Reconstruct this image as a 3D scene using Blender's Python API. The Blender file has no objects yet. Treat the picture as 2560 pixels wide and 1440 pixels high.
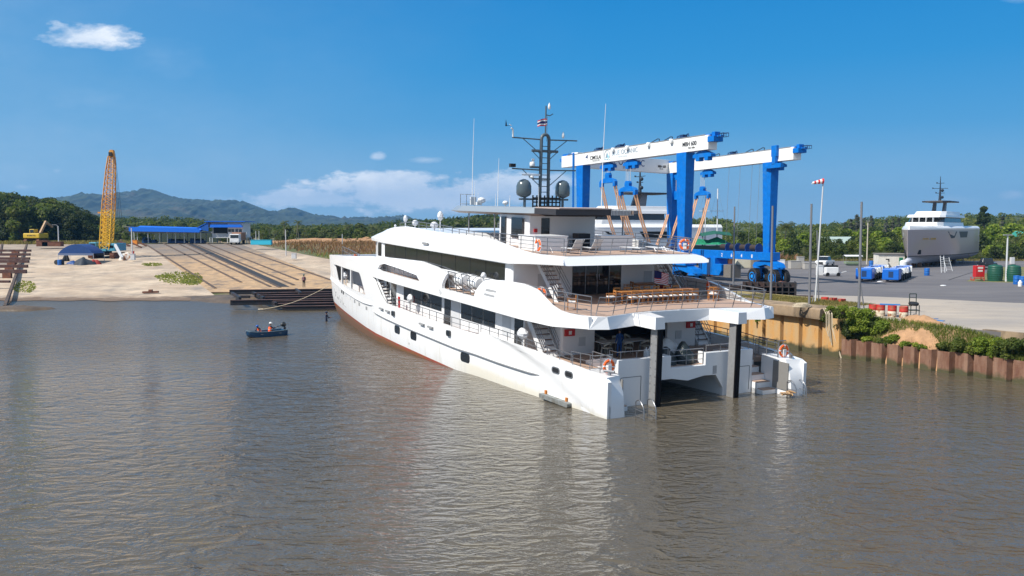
import bpy, bmesh, math, random
import numpy as np
from mathutils import Vector, Matrix, Euler
from mathutils.geometry import tessellate_polygon
R = math.radians
random.seed(7)
scene = bpy.context.scene
COL = scene.collection
# ------------------------------------------------------------ camera
FPX, HOR, CAMH = 2190.0, 570.0, 10.0          # focal length in photo pixels, horizon row, eye height
PITCH = math.atan((720 - HOR) / FPX)
cam_d = bpy.data.cameras.new('camera'); cam = bpy.data.objects.new('camera', cam_d); COL.objects.link(cam)
cam.location = (0, 0, CAMH); cam.rotation_euler = (R(90) - PITCH, 0, 0)
cam_d.sensor_width = 36; cam_d.lens = 36 * FPX / 2560; cam_d.clip_end = 20000; cam_d.clip_start = 0.5
scene.camera = cam
scene.render.resolution_x, scene.render.resolution_y = 1024, 576
scene.view_settings.view_transform = 'Standard'; scene.view_settings.look = 'None'
scene.view_settings.gamma = 1; scene.view_settings.exposure = 0.38
# ------------------------------------------------------------ sun
SUNAZ = math.atan2(-0.875, -0.484)               # compass direction of the sun, from +Y towards +X
SUNEL = R(48)
sd = Vector((math.sin(SUNAZ) * math.cos(SUNEL), math.cos(SUNAZ) * math.cos(SUNEL), math.sin(SUNEL)))
sl = bpy.data.lights.new('sun', 'SUN'); sl.energy = 4.8; sl.angle = R(0.5); sl.color = (1.0, 0.955, 0.88)
so = bpy.data.objects.new('sun', sl); COL.objects.link(so); so.rotation_euler = sd.to_track_quat('Z', 'Y').to_euler()

# ------------------------------------------------------------ node helpers
class NT:
    def __init__(s, tree): s.t = tree; s.n = tree.nodes; s.l = tree.links
    def node(s, ty, **k):
        n = s.n.new(ty)
        for a, b in k.items():
            if a == 'inp':
                for i, v in b.items():
                    if hasattr(v, 'bl_rna') and isinstance(v, bpy.types.NodeSocket): s.l.new(v, n.inputs[i])
                    else: n.inputs[i].default_value = v
            else: setattr(n, a, b)
        return n
    def math(s, op, a, b=0.0, c=0.0, clamp=False):
        n = s.node('ShaderNodeMath', operation=op, inp={0: a, 1: b, 2: c}); n.use_clamp = clamp; return n.outputs[0]
    def mix(s, f, a, b, bt='MIX'):
        n = s.node('ShaderNodeMix', data_type='RGBA', blend_type=bt)
        for i, v in ((0, f), (6, a), (7, b)):
            if isinstance(v, bpy.types.NodeSocket): s.l.new(v, n.inputs[i])
            else: n.inputs[i].default_value = v if i == 0 else (*v[:3], 1)
        return n.outputs[2]
    def noise(s, vec, scale, detail=4, rough=.55, dist=0.0, dim='3D'):
        n = s.node('ShaderNodeTexNoise', noise_dimensions=dim, inp={'Scale': scale, 'Detail': detail, 'Roughness': rough, 'Distortion': dist})
        if vec is not None: s.l.new(vec, n.inputs['Vector'])
        return n.outputs[0]
    def ramp(s, f, stops):
        n = s.node('ShaderNodeValToRGB'); s.l.new(f, n.inputs[0]); e = n.color_ramp.elements
        while len(e) < len(stops): e.new(.5)
        for q, (p, c) in zip(e, stops): q.position = p; q.color = (*c[:3], 1) if len(c) >= 3 else (c[0],) * 3 + (1,)
        return n.outputs[0]
    def maprange(s, v, a, b, c=0.0, d=1.0):
        n = s.node('ShaderNodeMapRange', inp={0: v, 1: a, 2: b, 3: c, 4: d}); n.clamp = True; return n.outputs[0]

# ------------------------------------------------------------ sky
world = bpy.data.worlds.new('World'); scene.world = world; world.use_nodes = True
w = NT(world.node_tree); w.n.clear()
out = w.node('ShaderNodeOutputWorld'); bg = w.node('ShaderNodeBackground', inp={'Strength': 0.115})
sky = w.node('ShaderNodeTexSky', sky_type='NISHITA', sun_disc=False, sun_elevation=SUNEL, sun_rotation=SUNAZ, altitude=0, air_density=1.0, dust_density=0.6, ozone_density=3.0)
tc = w.node('ShaderNodeTexCoord'); sep = w.node('ShaderNodeSeparateXYZ'); w.l.new(tc.outputs['Generated'], sep.inputs[0])
sx, sy, sz = sep.outputs
syc = w.math('MAXIMUM', sy, 0.05)
cu = w.math('DIVIDE', sx, syc); cv = w.math('DIVIDE', sz, syc)
comb = w.node('ShaderNodeCombineXYZ', inp={0: cu, 1: w.math('MULTIPLY', cv, 2.2), 2: 0.0}); cvec = comb.outputs[0]
n1 = w.math('ADD', w.math('MULTIPLY', w.noise(cvec, 13.0, 9, .60), .7), w.math('MULTIPLY', w.noise(cvec, 42.0, 5, .6), .3)); n2 = w.noise(cvec, 3.0, 6, .6)
fwd = w.maprange(sy, 0.05, 0.3)
def blob(u0, v0, ru, rv, th, soft, amp, nz):
    a = w.math('DIVIDE', w.math('SUBTRACT', cu, u0), ru); b = w.math('DIVIDE', w.math('SUBTRACT', cv, v0), rv)
    d = w.math('SQRT', w.math('ADD', w.math('MULTIPLY', a, a), w.math('MULTIPLY', b, b)))
    m = w.math('ADD', w.math('SUBTRACT', 1.0, d), w.math('MULTIPLY', w.math('SUBTRACT', nz, 0.5), amp))
    return w.maprange(m, th, th + soft)
def U(x): return (x - 1280) / FPX
def V(y): return (570 - y) / FPX * 1.0
CB = []   # x, y, rx, ry in photo pixels, threshold, softness, noise amount, opacity
CB += [(232, 104, 140, 42, .12, .55, 2.6, .98), (1000, 484, 340, 52, .10, .34, 3.0, .9), (790, 496, 220, 34, .08, .40, 2.8, .8), (1010, 448, 150, 26, .08, .34, 2.4, .9), (1250, 472, 220, 50, .10, .38, 3.0, .85), (1390, 452, 110, 30, .12, .5, 2.4, .7), (1130, 520, 420, 26, .1, .9, 1.2, .35),
       (950, 392, 30, 15, .15, .5, 1.8, .6), (1060, 402, 70, 14, .3, .7, 1.8, .45), (150, 428, 34, 13, .3, .8, 1.6, .3), (60, 468, 50, 14, .3, .8, 1.6, .35), (50, 352, 55, 16, .4, .9, 1.6, .22),
       (2530, 488, 60, 18, .1, .8, 1.8, .45), (2380, 500, 120, 24, .3, .9, 2.0, .28), (2520, 6, 90, 20, .3, .9, 1.8, .4), (540, 495, 80, 14, .3, .8, 2, .3), (1700, 455, 200, 20, .5, .9, 2., .2), (420, 160, 260, 120, .5, 1.0, 1.2, .14), (250, 260, 330, 100, .45, 1.0, 1.2, .14)]
acc = None
for (x, y, rx, ry, th, so_, am, op) in CB:
    b = w.math('MULTIPLY', blob(U(x), V(y), rx / FPX, ry / FPX, th, so_, am, n1), op)
    acc = b if acc is None else w.math('MAXIMUM', acc, b)
veil = w.math('MULTIPLY', w.maprange(n2, .42, .8), w.maprange(cu, 0.1, -0.6, 0.0, .16))
lowv = w.math('MULTIPLY', w.maprange(cv, 0.12, 0.0), 0.10)
acc = w.math('MAXIMUM', acc, w.math('ADD', veil, lowv))
acc = w.math('MULTIPLY', acc, w.math('MULTIPLY', fwd, w.maprange(sz, -0.01, 0.005)))
grad = w.ramp(w.maprange(sz, 0.0, .5), [(0.0, (.235, .46, .68)), (.10, (.150, .40, .67)), (.22, (.060, .325, .66)), (.36, (.012, .27, .64)), (.52, (.0, .225, .60)), (.66, (.03, .20, .52)), (1.0, (.20, .33, .55))])  # upper stops made paler overhead, out of view, for more fill light
grad = w.mix(1.0, grad, (6.9, 7.0, 7.0), 'MULTIPLY')
grad = w.mix(w.math('MULTIPLY', w.maprange(sy, 0.15, -.4), .42), grad, (4.6, 5.0, 5.5))  # pale sky behind the camera, added to brighten shaded faces
left = w.maprange(cu, 0.0, -.6, 0, .30)
grad = w.mix(w.math('MULTIPLY', left, fwd), grad, (2.2, 3.6, 4.8))
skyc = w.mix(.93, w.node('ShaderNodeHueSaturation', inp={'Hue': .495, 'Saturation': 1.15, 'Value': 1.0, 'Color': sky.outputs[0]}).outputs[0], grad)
shade = w.math('MULTIPLY', w.maprange(n1, .33, .62), w.maprange(cv, .035, .058, .35, 1.0))
cloudc = w.mix(shade, (3.6, 4.6, 6.0), (6.4, 6.8, 7.3))
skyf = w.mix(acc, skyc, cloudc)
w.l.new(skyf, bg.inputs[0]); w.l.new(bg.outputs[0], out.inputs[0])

# ------------------------------------------------------------ materials
MATS = {}
def mat(name, col, rough=.5, metal=0.0, coat=0.0, spec=.5, var=0.0, vscale=3.0, col2=None, bump=0.0, bscale=20.0, alpha=None, trans=0.0, sheenv=None, coords='Object', stretch=None, emit=None, thr=(.35, .65), weather=None):
    if name in MATS: return MATS[name]
    m = bpy.data.materials.new(name); m.use_nodes = True; k = NT(m.node_tree); p = k.n['Principled BSDF']
    p.inputs['Base Color'].default_value = (*col, 1); p.inputs['Roughness'].default_value = rough; p.inputs['Metallic'].default_value = metal
    p.inputs['Specular IOR Level'].default_value = spec; p.inputs['Coat Weight'].default_value = coat; p.inputs['Coat Roughness'].default_value = .08
    if trans: p.inputs['Transmission Weight'].default_value = trans
    if alpha is not None: p.inputs['Alpha'].default_value = alpha
    vec = None
    if col2 or var or bump or weather:
        tc_ = k.node('ShaderNodeTexCoord'); vec = tc_.outputs[coords]
        if stretch: vec = k.node('ShaderNodeMapping', inp={'Vector': vec, 'Scale': stretch}).outputs[0]
    cs = None
    if col2:
        nz = k.noise(vec, vscale, 6, .62); f = k.maprange(nz, *thr); cs = k.mix(f, col, col2)
    if var:
        nz = k.noise(vec, vscale * 2.7, 5, .6); v = k.maprange(nz, .3, .7, 1 - var, 1 + var)
        base = cs if cs is not None else col
        vv = k.node('ShaderNodeCombineXYZ', inp={0: v, 1: v, 2: v}).outputs[0]
        cs = k.mix(1.0, base, vv, 'MULTIPLY')
    if weather:                       # (colour, scale, lo, hi)
        nz = k.noise(vec, weather[1], 7, .65); f = k.maprange(nz, weather[2], weather[3]); cs = k.mix(f, cs if cs is not None else col, weather[0])
    if cs is not None: k.l.new(cs, p.inputs['Base Color'])
    if bump:
        nz = k.noise(vec, bscale, 5, .6); b = k.node('ShaderNodeBump', inp={'Strength': bump, 'Distance': .1, 'Height': nz}); k.l.new(b.outputs[0], p.inputs['Normal'])
    MATS[name] = m; return m
WHITE = mat('white_gelcoat', (.80, .80, .80), .32, coat=.3, var=.02, vscale=.3)
WHITE2 = mat('white_paint', (.76, .76, .75), .45, var=.04, vscale=1)
DGLASS = mat('dark_glass', (.012, .014, .016), .06, spec=.8)
STEEL = mat('stainless_steel', (.30, .30, .31), .35, metal=.75)
GREYS = mat('grey_steel', (.22, .22, .23), .5, metal=.3)
MAST = mat('grey_mast_paint', (.085, .11, .125), .4)
TEAK = mat('teak_deck', (.40, .275, .205), .7, var=.12, vscale=3, stretch=(.3, 6, 1))
WOOD = mat('varnished_wood', (.40, .165, .045), .4, var=.2, vscale=6)
BLUE = mat('blue_crane_paint', (.0, .145, .52), .5, spec=.25, var=.14, vscale=.7, weather=((.035, .17, .44), .9, .55, .75))
BLACK = mat('black_rubber', (.012, .012, .013), .75, var=.3, vscale=5)
ORANGE = mat('orange_plastic', (.85, .14, .015), .5)
RED = mat('red_paint', (.50, .015, .015), .5)
RUST = mat('rusty_steel', (.10, .04, .022), .85, col2=(.19, .07, .035), vscale=1.5, bump=.3)
DKSTEEL = mat('dark_rusty_steel', (.022, .020, .022), .75, col2=(.07, .032, .022), vscale=.8, thr=(.45, .7))
GREY = mat('plain_grey', (.28, .28, .28), .6, var=.08)
LGREY = mat('light_grey', (.55, .56, .57), .6, var=.05)
SILVER = mat('silver_cover', (.62, .63, .65), .45, bump=.5, bscale=6)

# ------------------------------------------------------------ mesh builder
class MB:
    def __init__(s): s.v = []; s.f = []; s.m = []; s.mi = 0
    def add(s, vs, fs):
        o = len(s.v); s.v += [tuple(a) for a in vs]; s.f += [tuple(i + o for i in f) for f in fs]; s.m += [s.mi] * len(fs); return s
    def box(s, x0, y0, z0, x1, y1, z1, M=None):
        vs = [(x, y, z) for x in (x0, x1) for y in (y0, y1) for z in (z0, z1)]
        if M is not None: vs = [M @ Vector(a) for a in vs]
        return s.add(vs, [(0, 1, 3, 2), (4, 6, 7, 5), (0, 4, 5, 1), (2, 3, 7, 6), (0, 2, 6, 4), (1, 5, 7, 3)])
    def cbox(s, c, d, M=None):
        return s.box(c[0] - d[0] / 2, c[1] - d[1] / 2, c[2] - d[2] / 2, c[0] + d[0] / 2, c[1] + d[1] / 2, c[2] + d[2] / 2, M)
    def loft(s, secs, cap=True, closed=True):
        n = len(secs[0]); vs = [p for q in secs for p in q]; fs = []
        for i in range(len(secs) - 1):
            for j in range(n if closed else n - 1):
                a, b = i * n + j, i * n + (j + 1) % n; fs.append((a, b, b + n, a + n))
        if cap and closed: fs.append(tuple(range(n - 1, -1, -1))); fs.append(tuple(range((len(secs) - 1) * n, len(secs) * n)))
        return s.add(vs, fs)
    def prism(s, poly, lo, hi, ax=2):
        """polygon in the two other axes, extruded along ax"""
        def q(a, b, h): return (h, a, b) if ax == 0 else ((a, h, b) if ax == 1 else (a, b, h))
        return s.loft([[q(a, b, lo) for a, b in poly], [q(a, b, hi) for a, b in poly]])
    def tube(s, pts, r, n=6, cap=True):
        pts = [Vector(p) for p in pts]; secs = []; rr = r if isinstance(r, (list, tuple)) else [r] * len(pts)
        up = None
        for i, p in enumerate(pts):
            d = (pts[min(i + 1, len(pts) - 1)] - pts[max(i - 1, 0)]).normalized()
            if up is None: up = Vector((0, 0, 1)) if abs(d.z) < .9 else Vector((1, 0, 0))
            a = d.cross(up).normalized(); b = a.cross(d).normalized(); up = b
            secs.append([p + (a * math.cos(t) + b * math.sin(t)) * rr[i] for t in [6.28318 * (j + .5) / n for j in range(n)]])
        return s.loft(secs, cap)
    def bar(s, a, b, w, h=None):
        a, b = Vector(a), Vector(b); h = h or w; d = (b - a).normalized(); up = Vector((0, 0, 1)) if abs(d.z) < .95 else Vector((1, 0, 0))
        x = d.cross(up).normalized() * w / 2; y = x.cross(d).normalized() * h / 2
        return s.loft([[p + x + y, p - x + y, p - x - y, p + x - y] for p in (a, b)])
    def lathe(s, prof, n=16, M=None):
        secs = []
        for r_, z_ in prof:
            q = [Vector((r_ * math.cos(6.28318 * j / n), r_ * math.sin(6.28318 * j / n), z_)) for j in range(n)]
            secs.append([M @ p for p in q] if M is not None else q)
        return s.loft(secs)
    def ball(s, c, r, n=10, sc=(1, 1, 1)):
        k = max(4, n // 2 + 1); prof = [(max(1e-3, math.sin(math.pi * i / k)), -math.cos(math.pi * i / k)) for i in range(k + 1)]
        return s.lathe(prof, n, Matrix.Translation(c) @ Matrix.Diagonal((r * sc[0], r * sc[1], r * sc[2], 1)))
    def mesh(s, name, mats, smooth=False, bevel=0.0, M=None):
        me = bpy.data.meshes.new(name); me.from_pydata([tuple(v) for v in s.v], [], s.f)
        for m_ in (mats if isinstance(mats, (list, tuple)) else [mats]): me.materials.append(m_)
        if isinstance(mats, (list, tuple)) and len(mats) > 1: me.polygons.foreach_set('material_index', s.m)
        bm = bmesh.new(); bm.from_mesh(me)
        if M is not None: bmesh.ops.transform(bm, matrix=M, verts=bm.verts)
        bmesh.ops.recalc_face_normals(bm, faces=bm.faces)
        if bevel:
            es = [e for e in bm.edges if len(e.link_faces) == 2 and e.calc_face_angle(0) > R(35)]
            bmesh.ops.bevel(bm, geom=es, offset=bevel, segments=2, affect='EDGES', profile=.5, clamp_overlap=True)
        bm.to_mesh(me); bm.free()
        if smooth:
            me.polygons.foreach_set('use_smooth', [True] * len(me.polygons)); me.set_sharp_from_angle(angle=R(smooth if smooth > 1 else 35))
        me.update(); return me
    def build(s, name, mats, parent=None, smooth=False, bevel=0.0, M=None):
        o = bpy.data.objects.new(name, s.mesh(name, mats, smooth, bevel, M)); COL.objects.link(o)
        if parent is not None: o.parent = parent
        return o
def tag(o, label=None, cat=None, group=None, kind=None):
    for k_, v in (('label', label), ('category', cat), ('group', group), ('kind', kind)):
        if v: o[k_] = v
    return o
def thing(name, label, cat, M=None, group=None):
    o = bpy.data.objects.new(name, None); COL.objects.link(o); o.empty_display_size = .5
    if M is not None: o.matrix_world = M if isinstance(M, Matrix) else Matrix.Translation(M)
    return tag(o, label, cat, group)
KIDS = {}
def copy_thing(o, M, label=None, group=None):
    """copy a thing and its parts (and their parts), sharing the meshes"""
    kids = {}
    for q in bpy.data.objects:
        if q.parent: kids.setdefault(q.parent.name, []).append(q)
    return _cp(o, M, label, group, kids)
def _cp(o, M, label, group, kids):
    c = o.copy(); COL.objects.link(c); c.matrix_world = M
    if label: c['label'] = label
    if group: c['group'] = group
    def rec(src, dst):
        for ch in kids.get(src.name, []):
            d = ch.copy(); COL.objects.link(d); d.parent = dst; rec(ch, d)
    rec(o, c); return c
def spawn(proto, places, group):
    """places: (matrix, label) ; the first one moves the prototype itself"""
    kids = {}
    for q in bpy.data.objects:
        if q.parent: kids.setdefault(q.parent.name, []).append(q)
    res = []
    for i, (M, lab) in enumerate(places):
        if i == 0: o = proto; o.matrix_world = M; o['label'] = lab; o['group'] = group
        else: o = _cp(proto, M, lab, group, kids)
        res.append(o)
    return res
def TR(x, y, z=0, rz=0, s=1): return Matrix.Translation((x, y, z)) @ Matrix.Rotation(rz, 4, 'Z') @ Matrix.Scale(s, 4)
def text(body, name, size, M, material, parent=None, ext=.01, align='LEFT', bold=0, parent_is_local=True):
    c = bpy.data.curves.new('tmp', 'FONT'); c.body = body; c.size = size; c.extrude = ext; c.align_x = align; c.align_y = 'BOTTOM_BASELINE'; c.offset = bold
    t = bpy.data.objects.new('tmp', c); COL.objects.link(t); dg = bpy.context.evaluated_depsgraph_get(); dg.update()
    me = bpy.data.meshes.new_from_object(t.evaluated_get(dg)); bpy.data.objects.remove(t); bpy.data.curves.remove(c)
    me.transform(M); me.materials.clear(); me.materials.append(material); me.name = name
    o = bpy.data.objects.new(name, me); COL.objects.link(o)
    if parent is not None: o.parent = parent
    return o
def gnd(x, y, h=0.0):
    """world point at height h seen at photo pixel (x, y) (used to lay the place out in metres)"""
    a, b = (x - 1280) / FPX, (720 - y) / FPX; c_, s_ = math.cos(PITCH), math.sin(PITCH)
    d = Vector((a, c_ + b * s_, -s_ + b * c_)); k = (h - CAMH) / d.z
    return Vector((0, 0, CAMH)) + d * k
def atY(x, y, Y):
    a, b = (x - 1280) / FPX, (720 - y) / FPX; c_, s_ = math.cos(PITCH), math.sin(PITCH)
    d = Vector((a, c_ + b * s_, -s_ + b * c_)); return Vector((0, 0, CAMH)) + d * (Y / d.y)
# ============================================================ SETTING
def struct(o): return tag(o, kind='structure')
from mathutils import noise as mn
def fbm(x, y, z=0.0, o=4): return mn.fractal(Vector((x, y, z)), 1.0, 2.0, o)
# ---- water
m = bpy.data.materials.new('murky_water'); m.use_nodes = True; k = NT(m.node_tree); p = k.n['Principled BSDF']
g = k.node('ShaderNodeNewGeometry'); pos = g.outputs['Position']
big = k.noise(k.node('ShaderNodeMapping', inp={'Vector': pos, 'Scale': (.03, .06, 1)}).outputs[0], 1.0, 3)
k.l.new(k.mix(k.maprange(big, .35, .65), (.082, .067, .046), (.100, .082, .056)), p.inputs['Base Color'])
k.l.new(k.maprange(k.node('ShaderNodeSeparateXYZ', inp={0: pos}).outputs[1], 55, 112, .03, .30), p.inputs['Roughness']); p.inputs['IOR'].default_value = 1.41
wv = k.node('ShaderNodeMapping', inp={'Vector': pos, 'Rotation': (0, 0, R(8)), 'Scale': (.72, 1.25, 1)}).outputs[0]
a1 = k.noise(wv, .95, 4, .5, .45); a1 = k.math('SUBTRACT', 1.0, k.math('ABSOLUTE', k.math('SUBTRACT', k.math('MULTIPLY', a1, 2.0), 1.0))); a2 = k.noise(wv, 3.2, 3, .55, .5)
hh = k.math('ADD', k.math('MULTIPLY', a1, .17), k.math('MULTIPLY', a2, .048))
calm = k.maprange(k.noise(k.node('ShaderNodeMapping', inp={'Vector': pos, 'Scale': (.012, .05, 1)}).outputs[0], 1.0, 3), .38, .62, .8, 1.2)
bp = k.node('ShaderNodeBump', inp={'Strength': 1.0, 'Distance': 1.0, 'Height': k.math('MULTIPLY', hh, calm)}); k.l.new(bp.outputs[0], p.inputs['Normal'])
WATER = m
mb = MB(); mb.add([(-900, -60, 0), (900, -60, 0), (900, 400, 0), (-900, 400, 0)], [(0, 1, 2, 3)]); struct(mb.build('water', WATER))
# ---- ground
def ramp_h(x, y):
    sh = 121.7 + 1.2 * fbm(x * .13, 3.3) + (-14 if x < -52 else 0) * min(1, max(0, (-52 - x) / 6)) * .9
    return max(-3.0, min(6.15, .07 * (y - 121.7) if y > sh else -.12 * (sh - y) * 2 - .05 + .07 * (sh - 121.7)))
def ground_h(x, y):
    if y < 100: return -3
    a = ramp_h(x, y) + (.10 * fbm(x * .4, y * .4) if y > 118 else 0)
    if x > -3:
        t_ = min(1, max(0, (y - 150) / 60.)) if x < 30 else min(1, max(0, (y - 185) / 60.))
        a = 2.75 + t_ * .6
        wx = 24.6 - .52 * (y - 68.4)
        if y < 125 and x < wx + 1: a = -3
        if y < 68 or x - 24.5 < -(y - 68.4) * .62: 
            if x < 32.5 + (55.7 - y) * .62 + 2.5 and y < 70: a = -3
    if x < -3 and y > 150: pass
    return a
GRND = mat('ground_soil_grass', (.16, .13, .065), .95, col2=(.075, .09, .028), vscale=.06, var=.25, thr=(.42, .58), bump=.4, bscale=1.2, coords='Object', weather=((.24, .15, .09), .025, .5, .62))
def axis(a, b, fine0, fine1, step, grow=1.25):
    v = list(np.arange(fine0, fine1 + .01, step)); s_ = step
    x = fine0
    while x > a: s_ *= grow; x -= s_; v.insert(0, x)
    x = fine1; s_ = step
    while x < b: s_ *= grow; x += s_; v.append(x)
    return v
xs = axis(-4000, 4000, -120, 60, 2.0); ys = axis(40, 6000, 100, 220, 2.0)
mb = MB(); nx = len(xs)
for y in ys:
    for x in xs: mb.v.append((x, y, ground_h(x, y)))
mb.f = [(j * nx + i, j * nx + i + 1, (j + 1) * nx + i + 1, (j + 1) * nx + i) for j in range(len(ys) - 1) for i in range(nx - 1)]; mb.m = [0] * len(mb.f)
struct(mb.build('ground', GRND, smooth=180))
# ---- slipway concrete (dirt collects at the head of the tracks and at the tide line)
CONC = mat('slipway_concrete', (.50, .395, .285), .9, col2=(.40, .30, .21), vscale=.13, var=.2, bump=.2, bscale=3, weather=((.24, .20, .165), .22, .50, .70))
CONC2 = mat('stained_track_concrete', (.46, .295, .155), .9, col2=(.35, .235, .135), vscale=.3, var=.22, weather=((.17, .13, .10), .35, .52, .68), bump=.2, bscale=3)
for m_, y0_, y1_, amt in ((CONC, 178, 206, .55), (CONC2, 166, 203, .95)):
    k = NT(m_.node_tree); p = k.n['Principled BSDF']; src = p.inputs['Base Color'].links[0].from_socket; ob_ = k.node('ShaderNodeTexCoord').outputs['Object']
    yy_ = k.math('ADD', k.node('ShaderNodeSeparateXYZ', inp={0: ob_}).outputs[1], k.math('MULTIPLY', k.math('SUBTRACT', k.noise(ob_, .12, 6, .65), .5), 60)); f1 = k.math('MULTIPLY', k.maprange(yy_, y0_, y1_), amt)
    src = k.mix(f1, src, (.155, .135, .12)); wet = k.math('ADD', k.node('ShaderNodeSeparateXYZ', inp={0: ob_}).outputs[1], k.math('MULTIPLY', k.math('SUBTRACT', k.noise(ob_, .5, 5, .6), .5), 6)); src = k.mix(k.maprange(wet, 124.5, 122.0), src, (.15, .10, .065))
    sm_ = k.node('ShaderNodeMapping', inp={'Vector': ob_, 'Rotation': (0, 0, R(28)), 'Scale': (.16, .16, 1)}).outputs[0]; br_ = k.node('ShaderNodeTexBrick', offset=0.0, inp={'Vector': sm_, 'Scale': 1.0, 'Mortar Size': .006, 'Brick Width': 1.0, 'Row Height': .8}); k.l.new(k.mix(br_.outputs['Fac'], src, (.22, .17, .13)), p.inputs['Base Color'])
def slip_edge(y): return float(np.interp(y, [118, 150, 174, 206, 215], [-12, -14, -36.6, -60, -64]))
def track_x(y, o): return -87.0 + .535 * (209 - y) + o          # left rail of the slipway and offsets to the right
def sheet(name, fx0, fx1, y0, y1, dz, material, nx=24, sy=2.0, wob=0):
    mb = MB(); yy = list(np.arange(y0, y1 + .01, sy))
    for y in yy:
        a, b = fx0(y), fx1(y)
        for i in range(nx + 1):
            x = a + (b - a) * i / nx
            mb.v.append((x, y + (wob * fbm(x * .3, 7) if y == yy[0] else 0), max(ramp_h(x, y), .07 * (y - 121.7)) + .17 + dz if x > -52 else .07 * (y - 121.7) + .17 + dz))
    mb.f = [(j * (nx + 1) + i, j * (nx + 1) + i + 1, (j + 1) * (nx + 1) + i + 1, (j + 1) * (nx + 1) + i) for j in range(len(yy) - 1) for i in range(nx)]; mb.m = [0] * len(mb.f)
    return mb.build(name, material, smooth=180)
struct(sheet('slipway_apron', lambda y: -75 - (y - 120) * .75, lambda y: min(slip_edge(y), track_x(y, -.5)), 120.0, 209, 0, CONC, wob=1.6))
struct(sheet('slipway_track_bed', lambda y: track_x(y, -.5), lambda y: min(slip_edge(y), track_x(y, 22)), 128, 209, 0, CONC2, nx=10))
struct(sheet('slipway_side', lambda y: min(slip_edge(y) - .05, track_x(y, 22)), lambda y: slip_edge(y), 133, 207, .005, CONC, nx=10))
MUD = mat('wet_mud', (.075, .052, .032), .55, col2=(.14, .095, .055), vscale=.5, bump=.8, bscale=1.5)
def blobmesh(name, cx, cy, rx, ry, h, material, base=None, seed=0, n=28, rough=.35, nr=7):
    mb = MB(); vs = [(cx, cy)]; 
    for i in range(1, nr + 1):
        for j in range(n):
            t_ = 6.28318 * j / n; rr = i / nr * (1 + rough * fbm(math.cos(t_) * 1.3 + seed, math.sin(t_) * 1.3 + seed)); vs.append((cx + rx * rr * math.cos(t_), cy + ry * rr * math.sin(t_)))
    for q, (x, y) in enumerate(vs):
        i = 0 if q == 0 else (q - 1) // n + 1; f_ = 1 - (i / nr) ** 2
        z_ = (base(x, y) if callable(base) else base if base is not None else ground_h(x, y)); mb.v.append((x, y, z_ + h * f_ * (1 + .5 * fbm(x * .7, y * .7, seed)) - (.15 if i == nr else 0)))
    mb.f = [(0, 1 + j, 1 + (j + 1) % n) for j in range(n)]
    for i in range(nr - 1):
        for j in range(n): a = 1 + i * n + j; b = 1 + i * n + (j + 1) % n; mb.f.append((a, a + n, b + n, b))
    mb.m = [0] * len(mb.f); return mb.build(name, material, smooth=180)
for nm, (cx, cy, rx, ry, h) in zip(('a', 'b', 'c'), ((-32, 122.5, 15, 6.0, .5), (-61, 107, 4.2, 2.2, .35), (-14, 128, 16, 7, .7))):
    struct(blobmesh('mud_bank', cx, cy, rx, ry, h, MUD, base=.12, seed=cx))
# ---- yard
ASPH = mat('yard_asphalt', (.108, .100, .103), .88, col2=(.155, .142, .138), vscale=.07, var=.07, bump=.1, bscale=8, stretch=(1, 2.6, 1))
SLAB = mat('yard_concrete', (.40, .335, .265), .9, col2=(.30, .265, .23), vscale=.10, var=.08, bump=.12, bscale=6, stretch=(1, 2, 1), weather=((.22, .19, .165), .3, .60, .75))
def slabpoly(name, poly, z0, z1, material):
    mb = MB(); mb.prism(poly, z0, z1); o = mb.build(name, material); return struct(o)
YP = [(24.9, 68.9), (28.05, 67.5), (31.5, 60.6), (33.8, 57.8), (45.5, 41), (160, 41), (190, 188), (-2, 188), (-2, 120)]
slabpoly('yard_paving', YP, -2.5, 3.0, ASPH)
slabpoly('yard_apron', [(24.6, 70.2), (28.1, 67.6), (31.55, 60.7), (33.85, 57.9), (45.5, 41.1), (120, 41.1), (110, 64), (60, 77), (47, 81.5), (37.4, 89), (27, 93), (16, 93)], 2.9, 3.02, SLAB)
# low wall face on the apron edge is a weathered concrete kerb
WCONC = mat('weathered_concrete', (.30, .215, .135), .9, col2=(.115, .085, .055), vscale=.7, var=.15, thr=(.45, .65), bump=.3, bscale=5, stretch=(1, 1, .35))
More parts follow.
